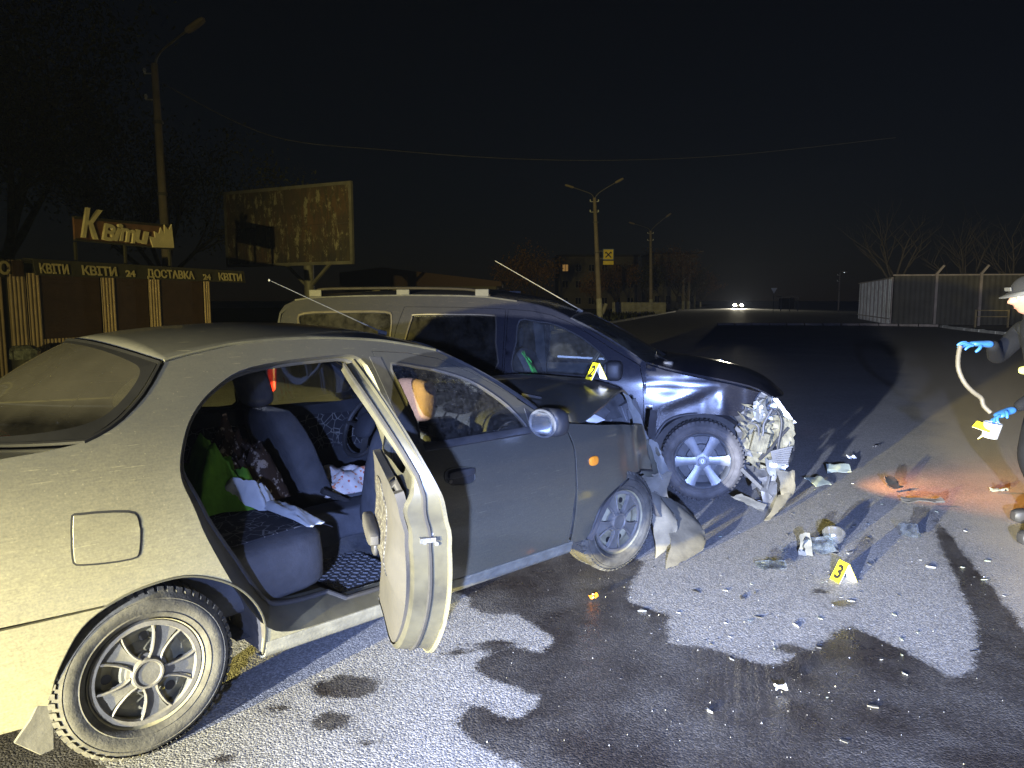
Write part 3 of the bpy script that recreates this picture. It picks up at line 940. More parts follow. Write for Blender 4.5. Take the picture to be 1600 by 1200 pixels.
# latch and bolts on the shut face
mb = MB()
for (x, z, dy) in ((0.213, 0.80, 0.06), (0.205, 0.775, 0.085), (0.213, 0.765, 0.045)):
    mb.add([(x + 0.008, -(ys(x, z) - dy) + 0.008 * math.cos(a), z + 0.008 * math.sin(a)) for a in [k * math.pi / 4 for k in range(8)]] + [(x - 0.004, -(ys(x, z) - dy) + 0.007 * math.cos(a), z + 0.007 * math.sin(a)) for a in [k * math.pi / 4 for k in range(8)]],
           [tuple(range(8, 16))] + [(k, (k + 1) % 8, 8 + (k + 1) % 8, 8 + k) for k in range(8)])
mb.build('latch_bolts', M_metal_dark, od, True)
mb = MB(); mb.box((0.196, -(ys(.2, .79) - 0.05), 0.775), (0.215, -(ys(.2, .79) - 0.10), 0.79)); mb.build('latch', M_metal_dark, od)

# --- seats
def seat_back(mb, x0, z0, x1, z1, y, w, t):
    a = Vector((x0, y, z0)); b = Vector((x1, y, z1)); d = b - a
    ang = math.atan2(d.x, d.z)
    Mx = Matrix.Translation((a + b) / 2) @ Matrix.Rotation(ang, 4, 'Y')
    L = d.length
    vs = []; fs = []
    n = 24; m = 14
    def sp(v, p): return math.copysign(abs(v) ** p, v)
    for i in range(m + 1):
        h = -1 + 2 * i / m
        ww = w / 2 * (1 - 0.20 * max(0, (h + 0.1) / 1.1) ** 2) * (1 - abs(h) ** 14)**0.5
        tt = t / 2 * (1 - 0.25 * max(0, h) ** 2) * (1 - abs(h) ** 10)**0.5
        for k in range(n):
            th = 2 * math.pi * k / n
            x = tt * sp(math.cos(th), 0.6)
            yy = ww * sp(math.sin(th), 0.45)
            bol = 0.035 * (abs(yy) / (w / 2)) ** 3 if math.cos(th) > 0 else 0
            x += bol + 0.004 * noise.noise(Vector((yy * 9, h * 5, x0)))
            vs.append(Vector((x, yy, h * L / 2)))
    for i in range(m):
        for k in range(n): fs.append((i * n + k, i * n + (k + 1) % n, (i + 1) * n + (k + 1) % n, (i + 1) * n + k))
    mb.add(vs, fs, Mx)
    return mb
def front_seat(name, y, back0, back1, hr, hmat, cush):
    mb = MB(); seat_back(mb, back0[0], back0[1], back1[0], back1[1], y, 0.50, 0.15)
    st = mb.build(name, M_seat, sedan, True, ang=70)
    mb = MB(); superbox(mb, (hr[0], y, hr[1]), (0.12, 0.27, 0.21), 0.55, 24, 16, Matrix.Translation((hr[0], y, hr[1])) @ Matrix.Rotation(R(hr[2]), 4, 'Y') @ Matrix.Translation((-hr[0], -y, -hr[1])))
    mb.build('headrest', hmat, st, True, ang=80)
    mb = MB()
    for dy in (-0.05, 0.05): mb.tube([(hr[0] + 0.02, y + dy, hr[1]), (back1[0] + 0.01, y + dy, back1[1] - 0.05)], 0.007, 6)
    mb.build('headrest_posts', M_metal_dark, st, True)
    mb = MB(); superbox(mb, (cush[0], y, cush[1]), (0.54, 0.50, 0.17), 0.45, 24, 12); mb.build('seat_cushion', M_seat, st, True, ang=80)
    mb = MB(); mb.box((cush[0] - 0.2, y - 0.2, 0.26), (cush[0] + 0.2, y + 0.2, cush[1] - 0.06)); mb.build('seat_rail', M_trim_dark, st)
    return st
front_seat('driver_seat', 0.37, (1.20, 0.42), (0.97, 0.99), (0.925, 1.085, -16), M_seat, (1.46, 0.42))
front_seat('passenger_seat', -0.37, (1.27, 0.38), (1.37, 0.93), (1.42, 1.045, 4), M_seat_warmlit, (1.54, 0.42))
# rear bench: cushion, patterned top, backrest
mb = MB(); superbox(mb, (0.46, 0.0, 0.41), (0.78, 1.30, 0.28), 0.32, 28, 14); bench = mb.build('rear_bench', M_seat, sedan, True, ang=80)
bench.data.transform(Matrix.Rotation(R(-4), 4, 'Y'))
mb = MB(); rowsb = []
for i in range(11):
    x = 0.30 + 0.53 * i / 10
    z = 0.40 + 0.14 * (1 - abs((x - 0.46) / 0.39) ** 6.25) ** 0.32 + 0.004 if abs((x - 0.46) / 0.39) < 1 else 0.4
    rowsb.append([Vector((x, -0.58 + 1.16 * j / 12, z + 0.075 * x + 0.010)) for j in range(13)])
mb.grid(rowsb); mb.build('patterned_cover', M_seat_pat, bench, True, outdir=(0, 0, 1), thick=0.004)
mb = MB(); seat_back(mb, 0.24, 0.48, -0.02, 1.02, 0.0, 1.34, 0.16); mb.build('bench_backrest', M_seat, bench, True, ang=80)
mb = MB(); mb.box((-0.44, -0.64, 0.985), (0.02, 0.64, 1.0)); mb.build('parcel_shelf', M_trim_dark, sedan)
mb = MB()
for y in (-0.36, 0.36):
    superbox(mb, (-0.22, y, 1.01), (0.20, 0.22, 0.035), 0.8)
mb.build('shelf_speakers', M_black, sedan, True)
# tunnel console, handbrake, dashboard, steering wheel
mb = MB(); superbox(mb, (1.42, 0.0, 0.40), (0.9, 0.20, 0.16), 0.3); superbox(mb, (1.0, 0.0, 0.35), (0.34, 0.22, 0.20), 0.4); mb.build('centre_console', M_seat, sedan, True)
mb = MB(); mb.tube([(1.30, 0.03, 0.46), (1.12, 0.03, 0.56)], [0.012, 0.016], 8); mb.build('handbrake', M_black, sedan, True)
mb = MB(); prof = [(1.80, 0.62), (1.76, 0.78), (1.80, 0.90), (1.90, 0.945), (2.10, 0.95), (2.2, 0.93)]
mb.grid([[Vector((p.x - 0.04 * (1 - abs(y) / 0.72) ** .5, y, p.y)) for p in cr(prof, 4)] for y in [-0.70 + 0.1 * i for i in range(15)]])
dash = mb.build('dashboard', M_trim_dark, sedan, True, outdir=(-1, 0, 0.5), thick=0.01)
mb = MB()
mb.box((1.70, -0.14, 0.50), (1.86, 0.14, 0.86)); mb.build('console_stack', M_black, dash, False, 0.01)
mb = MB()
for y in (-0.105, 0.015):
    for k in range(6): mb.box((1.690, y, 0.765 + k * 0.014), (1.70, y + 0.09, 0.770 + k * 0.014))
for k in range(3):
    Mx = Matrix.Translation((1.695, -0.08 + k * 0.08, 0.66)) @ Matrix.Rotation(R(-90), 4, 'Y'); mb.lathe([(0.024, -0.01), (0.024, 0.012), (0.014, 0.016), (0, 0.016)], 16, Mx)
for k in range(2): mb.box((1.690, -0.12, 0.56 + k * 0.04), (1.70, 0.12, 0.585 + k * 0.04))
mb.build('console_controls', M_cap, dash, True)
mb = MB(); mb.box((1.688, -0.12, 0.70), (1.698, 0.12, 0.745)); mb.build('radio', M_metal_dark, dash, False, 0.003)
Mw = Matrix.Translation((1.60, 0.37, 0.80)) @ Matrix.Rotation(R(-62), 4, 'Y')
mb = MB(); mb.tube([Mw @ Vector((0.185 * math.cos(a), 0.185 * math.sin(a), 0)) for a in [2 * math.pi * k / 32 for k in range(32)]], 0.015, 8, True)
for a in (0, 120, 240): mb.bar(Mw @ Vector((0, 0, -0.02)), Mw @ Vector((0.18 * math.cos(R(a + 90)), 0.18 * math.sin(R(a + 90)), 0)), 0.035, 0.02)
mb.build('steering_wheel', M_black, sedan, True)
mb = MB(); superbox(mb, (0, 0, 0), (0.16, 0.16, 0.06), 0.7, 16, 8, Mw); mb.build('steering_hub', M_trim_dark, sedan, True)
mb = MB(); superbox(mb, (1.44, 0.0, 1.22), (0.035, 0.22, 0.07), 0.4); mb.bar((1.46, 0, 1.24), (1.50, 0, 1.31), 0.02); mb.build('inside_mirror', M_black, sedan, True)
mb = MB(); mb.grid([[Vector((1.33, -0.50 + 0.36 * j, 1.285 - 0.01 * i)) + Vector((0.12 * i, 0, -0.03 * i)) for j in range(2)] for i in range(2)]); mb.build('sun_visor', M_headliner, sedan, thick=0.012)
# B-pillar: outer cover strip, inner trim and seat belt
for s in (-1, 1):
    mb = MB(); mb.grid([[Vector((x + t, s * (ys(x, z) - d), z)) for (t, d) in ((-0.05, 0.02), (0.05, 0.025), (0.045, 0.11), (-0.045, 0.11), (-0.05, 0.02))] for x, z in ((1.09, 0.28), (1.10, 0.6), (1.09, 0.9), (1.055, 1.12), (1.02, 1.31))])
    mb.build('b_pillar', M_paint_in if s == -1 else M_trim_dark, sedan, True, ang=40)
    panel('b_pillar_cover', v2([(1.075, 0.92), (1.135, 0.92), (1.105, 1.12), (1.075, 1.285), (1.02, 1.29), (1.045, 1.12)]), side_surf(s, -0.002), M_black, sedan, (0, s, 0), (), 0.06, 0.004, 0)
    mb = MB(); mb.bar((1.08, s * 0.60, 1.20), (1.12, s * 0.70, 0.45), 0.05, 0.003); mb.build('seat_belt', M_trim_dark, sedan)

# --- wheels
def hubcap(mb, mbd, r):
    """Five broad flared spokes with raised edges, rim ring and centre boss; outer face to -y."""
    Mx = Matrix.Rotation(R(-90), 4, 'X')
    mb.lathe([(r * 0.86, -0.016), (r * 0.885, -0.026), (r * 0.97, -0.026), (r, -0.016), (r, 0.0)], 60, Mx)
    mb.lathe([(r * 0.21, -0.030), (r * 0.235, -0.036), (r * 0.27, -0.036), (r * 0.30, -0.024), (r * 0.30, 0.0)], 40, Mx)
    mbd.lathe([(0.0, -0.031), (r * 0.21, -0.031)], 40, Mx)
    mbd.lathe([(r * 0.30, -0.020), (r * 0.36, -0.018), (r * 0.37, 0.0)], 40, Mx)
    for k in range(5):
        a0 = R(72 * k + 10)
        def pt(rad, off, y): return Vector((rad * math.cos(a0) - off * math.sin(a0), y, rad * math.sin(a0) + off * math.cos(a0)))
        prof = [(0.27, 0.125, 0.10), (0.40, 0.11, 0.10), (0.55, 0.135, 0.135), (0.70, 0.19, 0.19), (0.80, 0.245, 0.25), (0.90, 0.31, 0.32)]
        L = [pt(r * q, -r * w1, -0.026 + 0.01 * (q - .3)) for q, w1, w2 in prof]
        U = [pt(r * q, r * w2, -0.026 + 0.01 * (q - .3)) for q, w1, w2 in prof]
        mid = [(a + b) / 2 + Vector((0, 0.006, 0)) for a, b in zip(L, U)]
        bk = Vector((0, 0.022, 0))
        mbd.grid([[p + bk for p in L], [p + (0.12 * (q - p)) + Vector((0, 0.004, 0)) for p, q in zip(L, U)], mid, [q + (0.12 * (p - q)) + Vector((0, 0.004, 0)) for p, q in zip(L, U)], [p + bk for p in U]])
        for E in (L, U):
            mb.tube(cr(E, 3), r * 0.027, 6)

def sedan_wheel(x, s, steer=0.0, z=0.289, out_y=0.805):
    r, w, rim = 0.287, 0.185, 0.186
    mb = MB()
    Mx = Matrix.Rotation(R(-90), 4, 'X')
    mb.lathe([(rim, -0.088), (rim - 0.006, -0.075), (rim - 0.02, -0.06), (rim - 0.026, 0.07), (rim, 0.085)], 48, Mx)
    mb.lathe([(rim - 0.022, -0.035), (0.135, -0.045), (0.10, -0.03), (0.075, -0.052), (0.0, -0.052)], 40, Mx)
    wh = mb.build('wheel', M_steel_rim, sedan, True, ang=40)
    mb = MB()
    for k in range(8):
        a = 2 * math.pi * k / 8 + 0.3
        mb.lathe([(0.0, 0), (0.017, 0)], 14, Matrix.Translation((0.118 * math.cos(a), -0.0445, 0.118 * math.sin(a))) @ Matrix.Rotation(R(90), 4, 'X'))
    tag(mb.build('rim_holes', M_ink, wh), kind='stuff')
    mb = MB(); tyre_mesh(mb, r, w, rim); mb.build('tyre', M_tyre, wh, True, ang=40)
    a_, b_ = MB(), MB(); hubcap(a_, b_, rim * 0.98)
    for q in (a_, b_): q.v = [p + Vector((0, -0.055, 0)) for p in q.v]
    hc_ = a_.build('hubcap', M_cap, wh, True, ang=45); b_.build('hubcap_face', M_cap_dark, hc_ if False else wh, True, ang=50)
    wh.location = (x, s * (out_y - w / 2), z)
    wh.rotation_euler = (0, R(random.uniform(0, 60)), (0 if s == -1 else math.pi) + steer)
    return wh
sedan_wheel(0.0, -1); sedan_wheel(0.0, 1)
w1_ = sedan_wheel(2.53, -1, R(-4)); w2_ = sedan_wheel(2.52, 1, R(-4))
w1_.rotation_euler[0] = R(3)

# --- front right wing, crushed
def wing_s(x, z):
    k = max(0.0, (x - 2.45) / 0.55)
    n = noise.noise(Vector((x * 6.5, z * 6.5, 1.3)))
    n2 = noise.noise(Vector((x * 14, z * 11, 4.3)))
    return Vector((x, -(ys(x, z) - 0.16 * k * k * (0.3 + z) + 0.07 * k * n + 0.03 * k * n2 + 0.02 * k * math.sin(x * 34 + z * 9)) , z + 0.02 * k * n))
wing = [(2.115, 0.25), (2.24, 0.245), (2.262, 0.27), (2.302, 0.391), (2.36, 0.45), (2.431, 0.485), (2.50, 0.51), (2.60, 0.535), (2.74, 0.54), (2.86, 0.515), (2.99, 0.50), (2.96, 0.58), (2.90, 0.68), (2.80, 0.80), (2.55, 0.84), (2.3, 0.868), (2.1, 0.897), (1.985, 0.918), (2.07, 0.87), (2.11, 0.75), (2.112, 0.55)]
wg = panel('front_wing', v2(wing), wing_s, M_paint, sedan, (0, -1, 0), (), 0.035, 0.006, 0.0015, 50)
mb = MB(); mb.tube([wing_s(q.x, q.y) + Vector((0, -0.001, 0)) for q in cr(v2(wing[1:11]), 4)], 0.007, 6); mb.build('arch_gap', M_ink, wg, True)  # black tube painting in the shaded gap along the wheel arch
wg['label'] = 'crushed front wing folded back above the wheel'
wing_l = [(2.115, 0.25), (2.2, 0.25), (2.24, 0.40), (2.36, 0.54), (2.52, 0.60), (2.68, 0.56), (2.80, 0.45), (2.84, 0.28), (3.1, 0.28), (3.15, 0.6), (3.05, 0.80), (2.6, 0.88), (2.1, 0.90), (1.985, 0.918), (2.07, 0.87), (2.11, 0.75)]
panel('front_wing', v2(wing_l), side_surf(1), M_paint, sedan, (0, 1, 0), (), 0.07, 0.006, 0)
c = wing_s(2.245, 0.684)
mb = MB(); superbox(mb, (c.x, c.y - 0.004, c.z), (0.072, 0.024, 0.052), 0.75); mb.build('side_indicator', M_orange, sedan, True)
# front wheel well wall
mb = MB(); mb.grid([[Vector((x, -0.84 + 0.10 * i, 0.25 + 0.28 * math.sin(math.pi * t) )) for i in range(4)] for t, x in [(k / 10, 2.24 + 0.62 * k / 10) for k in range(11)]]); mb.build('wheel_well', M_well, sedan, True)
mb = MB(); mb.box((2.25, -0.55, 0.22), (2.9, -0.53, 0.62)); mb.build('inner_wing', M_metal_dark, sedan)

# --- bonnet, buckled
HN = cr([(1.99, -0.69, 0.945), (2.15, -0.695, 0.905), (2.30, -0.68, 0.862), (2.55, -0.64, 0.93), (2.80, -0.585, 0.997), (2.93, -0.56, 0.90), (3.01, -0.55, 0.79), (2.99, -0.56, 0.67)], 4)
HC = cr([(2.30, 0, 0.985), (2.42, 0, 1.035), (2.6, 0, 1.055), (2.8, 0, 1.035), (3.1, 0, 0.99), (3.28, 0, 0.93), (3.36, 0, 0.84), (3.36, 0, 0.74)], 4)
HF = cr([(1.99, 0.69, 0.945), (2.2, 0.69, 0.93), (2.45, 0.69, 0.96), (2.7, 0.69, 0.98), (2.95, 0.68, 0.93), (3.1, 0.66, 0.86), (3.2, 0.64, 0.78), (3.2, 0.64, 0.70)], 4)
rows = []
for i in range(len(HN)):
    r = []
    for j in range(25):
        v = -1 + 2 * j / 24
        E = HN[i] if v < 0 else HF[i]
        w = abs(v) ** 1.7
        p = HC[i].lerp(Vector((E.x, E.y, E.z)), w)
        p.y = E.y * abs(v)
        k = i / (len(HN) - 1)
        fold = noise.noise(Vector((p.x * 5 + p.y * 3, p.y * 2.5, 0.7)))
        p.z += 0.035 * k * (0.5 - abs(fold)) * (1 - w * 0.8) + 0.018 * noise.noise(Vector((p.x * 11, p.y * 9, 2))) * k * k
        r.append(p)
    rows.append(r)
mb = MB(); mb.grid(rows); bon = mb.build('bonnet', M_paint, sedan, True, outdir=(0, 0, 1), thick=0.012, ang=28)
bon['label'] = 'buckled bonnet bent up like a tent'
# --- what the crash opened: engine bay pieces, torn front sheets
crumple('inner_wing_sheet', [(2.30, -0.60, 0.84), (2.98, -0.50, 0.80), (2.96, -0.42, 0.98), (2.40, -0.45, 0.90)], M_metal_dark, sedan, 9, 7, 0.03, 8, 3)
mb = MB()
rnd = random.Random(4)
for k in range(22):
    c = (rnd.uniform(2.35, 3.0), rnd.uniform(-0.5, 0.5), rnd.uniform(0.55, 0.84))
    Mx = Matrix.Translation(c) @ Matrix.Rotation(rnd.uniform(0, 3), 4, Vector((rnd.random(), rnd.random(), rnd.random())).normalized())
    a, b_, d_ = rnd.uniform(.04, .14), rnd.uniform(.04, .12), rnd.uniform(.03, .09)
    mb.box((-a, -b_, -d_), (a, b_, d_), Mx)
mb.build('engine_parts', M_metal_dark, sedan, False, 0.006)
crumple('washer_bottle', [(2.45, -0.60, 0.80), (2.62, -0.60, 0.83), (2.60, -0.50, 0.87), (2.46, -0.52, 0.84)], M_white, sedan, 5, 5, 0.02, 9, 5)
SI = (Matrix.Translation(SED_O) @ Matrix.Rotation(SED_A, 4, 'Z')).inverted()
def sp_(px, py, Y): return SI @ at(px, py, Y)
crumple('bonnet_fold', [sp_(974, 612, 4.50), sp_(988, 624, 4.52), sp_(1020, 698, 4.50), sp_(1002, 694, 4.46)], M_metal, sedan, 6, 10, 0.012, 7, 9, 0.004, 0.004)
crumple('headlamp_panel', [sp_(984, 692, 4.38), sp_(1018, 686, 4.44), sp_(1048, 744, 4.46), sp_(1008, 744, 4.38)], M_paint_in, sedan, 9, 9, 0.02, 6, 12, 0.004, 0.005)
crumple('front_rail', [sp_(1014, 686, 4.42), sp_(1027, 690, 4.44), sp_(1048, 742, 4.44), sp_(1034, 750, 4.40)], M_metal, sedan, 5, 11, 0.012, 8, 15, 0.005, 0.004)
crumple('torn_liner', [sp_(1000, 744, 4.36), sp_(1047, 738, 4.42), sp_(1045, 778, 4.40), sp_(1018, 768, 4.36)], M_bumper, sedan, 9, 9, 0.024, 7, 18, 0.004, 0.010)
crumple('gap_shade_sheet', [sp_(1016, 640, 4.62), sp_(1026, 642, 4.64), sp_(1024, 694, 4.60), sp_(1012, 692, 4.58)], M_black, sedan, 5, 7, 0.01, 8, 19, 0.004, 0.004)  # black sheet painting in the shadowed gap behind the bonnet fold
crumple('radiator_support', [(2.9, -0.55, 0.86), (3.15, 0.55, 0.84), (3.10, 0.55, 0.28), (3.0, -0.60, 0.30)], M_metal_dark, sedan, 14, 9, 0.07, 6, 21)
SI = Matrix.Translation(SED_O) @ Matrix.Rotation(SED_A, 4, 'Z')
SI = SI.inverted()
def sl(v): return SI @ v
tipA = sl(gnd(1040, 888, 0.01)); tipB = sl(gnd(1102, 852, 0.10))
crumple('bumper_skin', [sl(at(1028, 772, 4.52)), sl(at(1075, 800, 4.62)), tipB, tipA], M_bumper, sedan, 12, 12, 0.014, 4.5, 24, 0.006, 0.006, bulge=(0.07, -0.05, 0))
crumple('bumper_liner', [sl(at(1005, 752, 4.40)), sl(at(1040, 790, 4.42)), sl(at(1058, 822, 4.34)), sl(at(1025, 872, 4.25))], M_bumper, sedan, 10, 11, 0.02, 5, 27, 0.006, 0.006, bulge=(0.03, -0.04, 0))
crumple('front_bumper', [(2.98, -0.62, 0.50), (3.22, 0.65, 0.52), (3.20, 0.65, 0.20), (3.02, -0.66, 0.22)], M_bumper, sedan, 14, 7, 0.06, 4, 30)
# roof aerial
mb = MB(); mb.tube([(1.40, -0.16, 1.365), (1.36, -0.16, 1.375)], 0.012, 8); mb.tube([(1.37, -0.16, 1.375), (0.79, -0.16, 1.62)], [0.0032, 0.0016], 6)
superbox(mb, (0.785, -0.16, 1.622), (0.012, 0.012, 0.012), 1.0, 8, 6); mb.build('aerial', M_metal_dark, sedan, True)

# --- things lying in the sedan
def cloth(name, c, size, mat, label, seed, h=0.10, M0=None, cat='clothing'):
    """Heap of fabric: folded sheet with rounded ridges."""
    nu, nv = 22, 20
    rows = []
    for i in range(nu):
        r = []
        for j in range(nv):
            u = i / (nu - 1) * 2 - 1; v = j / (nv - 1) * 2 - 1
            d = max(abs(u), abs(v))
            wob = 1 + 0.22 * noise.noise(Vector((math.atan2(v, u) * 1.3, seed, 0)))
            p = Vector((u * size[0] / 2 * wob, v * size[1] / 2 * wob, 0))
            f = noise.noise(Vector((u * 1.6 + seed * 7, v * 1.6, seed)))
            g = abs(noise.noise(Vector((u * 3.2 + v, v * 3 + seed * 3, seed))))
            p.z = h * (1 - d ** 2.5) * (0.75 + 0.6 * f) + 0.05 * h / 0.1 * (0.4 - g) * (1 - d ** 4) + 0.004
            r.append(p)
        rows.append(r)
    mb = MB(); mb.grid(rows)
    o = mb.build(name, mat, None, True, ang=70, thick=0.006, outdir=(0, 0, 1))
    o.matrix_world = Matrix.Translation(SED_O) @ Matrix.Rotation(SED_A, 4, 'Z') @ Matrix.Translation(c) @ (M0 or Matrix())
    return tag(o, label, cat)
M_green = simple('green_cloth', (0.075, 0.19, 0.02), 0.95, 0, 0.25, 14, 0.1, 0.3)
M_whitecloth = simple('white_cloth', (0.36, 0.38, 0.40), 0.9, 0, 0.1, 9, 0.2, 0.2)
M_brown = floral('brown_swirl_cloth', (0.035, 0.022, 0.015), (0.36, 0.31, 0.25), (0.26, 0.22, 0.18), 26)
M_floral = floral('red_flower_cloth', (0.62, 0.58, 0.55), (0.42, 0.06, 0.03), (0.55, 0.16, 0.05), 30)
cloth('green_jacket', (0.57, 0.02, 0.60), (0.30, 0.42, 0.1), M_green, 'crumpled green jacket lying on the rear bench of the sedan', 3, 0.26)
cloth('white_paper_cloth', (0.64, -0.16, 0.645), (0.10, 0.24, 0.1), M_whitecloth, 'small crumpled white cloth beside the green jacket in the sedan', 8, 0.10, Matrix.Rotation(R(30), 4, 'X') @ Matrix.Rotation(R(40), 4, 'Z'))
cloth('patterned_blouse', (0.74, 0.16, 0.585), (0.34, 0.44, 0.1), M_brown, 'brown and white patterned blouse heaped on the rear bench behind the driver seat', 5, 0.30)
cloth('white_towel', (0.72, -0.40, 0.612), (0.09, 0.46, 0.1), M_whitecloth, 'white towel strip spread along the front edge of the rear bench', 11, 0.03)
cloth('flowered_cushion', (1.42, 0.33, 0.49), (0.46, 0.44, 0.1), M_floral, 'white cushion with red flowers on the driver seat of the sedan', 14, 0.10, cat='cushion')
# ================================================================== STATION WAGON
WAG_O = Vector((-1.18, 7.0752, 0.0)); WAG_A = R(-13.5)
wagon = empty('crashed_estate_car', WAG_O, WAG_A, 'black estate car with roof rails and a smashed front corner behind the sedan', 'car')
WM = Matrix.Translation(WAG_O) @ Matrix.Rotation(WAG_A, 4, 'Z')
WI = WM.inverted()
def wl(v): return WI @ v
M_wpaint = paint('wagon_paint', (0.006, 0.0075, 0.013), (0.20, 0.165, 0.125), 0.06, 0.08, 0.25, 0.6, 0.0, 0.20, 0.12, 0.35)
M_rail = simple('rail_grey', (0.028, 0.025, 0.022), 0.5, 0.2, 0.2, 14, 0.4, 0.0, (0.08, 0.07, 0.055), 0.3)
M_dustbeige = simple('broken_beige_plastic', (0.16, 0.145, 0.09), 0.7, 0, 0.5, 18, 0.3, 0.3, (0.05, 0.048, 0.04), 0.6)
M_brokendark = simple('broken_dark_plastic', (0.04, 0.041, 0.045), 0.5, 0, 0.4, 12, 0.4, 0.1, (0.14, 0.135, 0.115), 0.45)
M_vest = simple('green_vest_cloth', (0.06, 0.45, 0.06), 0.8, 0, 0.15, 10)

def ys2(x, z):
    if z < 0.6: b = 0.868 - 0.10 * ((0.6 - z) / 0.45) ** 2
    elif z < 0.97: b = 0.868 - 0.03 * ((z - 0.6) / 0.37) ** 2
    else: b = 0.838 - 0.20 * ((z - 0.97) / 0.6) - (0.12 * max(0, z - 1.42))
    if x < 0.2: b -= 0.06 * ((0.2 - x) / 1.0) ** 2
    if x > 2.6: b -= 0.14 * ((x - 2.6) / 1.1) ** 2
    b += 0.005 * math.exp(-((z - 0.90) / 0.02) ** 2)
    return b
def ws_(s, off=0.0):
    return lambda x, z: Vector((x, s * (ys2(x, z) - off), z))

W_ARCH = [Vector((0.37 * math.cos(a), 0.31 + 0.37 * math.sin(a))) for a in [R(-14 + 208 * k / 20) for k in range(21)]]
W_EDGE = [(-0.755, 1.43), (-0.72, 1.49), (-0.62, 1.535), (-0.45, 1.555), (0.0, 1.57), (0.5, 1.575), (0.9, 1.57), (1.14, 1.56), (1.41, 1.525), (1.68, 1.468), (1.86, 1.39), (2.05, 1.285), (2.28, 1.16), (2.47, 1.055)]
W_FD = [(1.36, 0.25), (2.40, 0.25), (2.46, 0.5), (2.455, 0.77), (2.445, 0.92), (2.42, 1.035), (2.22, 1.145), (2.03, 1.26), (1.86, 1.355), (1.70, 1.415), (1.55, 1.445), (1.345, 1.46), (1.35, 0.97), (1.355, 0.6)]
W_FDW = cr([(1.425, 0.965), (1.75, 0.955), (2.08, 0.945), (2.18, 1.00), (2.14, 1.10), (1.96, 1.24), (1.74, 1.34), (1.60, 1.362), (1.445, 1.372), (1.43, 1.2)], 3, True)
W_RD = [(1.338, 0.25), (0.68, 0.25), (0.54, 0.36), (0.43, 0.56), (0.37, 0.75), (0.365, 1.1), (0.39, 1.30), (0.44, 1.478), (0.9, 1.475), (1.32, 1.462), (1.33, 0.97), (1.335, 0.6)]
W_RDW = cr([(1.27, 0.975), (0.9, 0.985), (0.50, 0.995), (0.455, 1.03), (0.475, 1.2), (0.515, 1.38), (0.55, 1.415), (0.9, 1.418), (1.20, 1.412), (1.245, 1.38), (1.26, 1.2)], 3, True)
W_QW = cr([(-0.50, 1.41), (-0.1, 1.425), (0.27, 1.425), (0.325, 1.38), (0.33, 1.24), (0.32, 1.10), (0.28, 1.06), (-0.1, 1.05), (-0.38, 1.06), (-0.46, 1.12), (-0.53, 1.34)], 3, True)
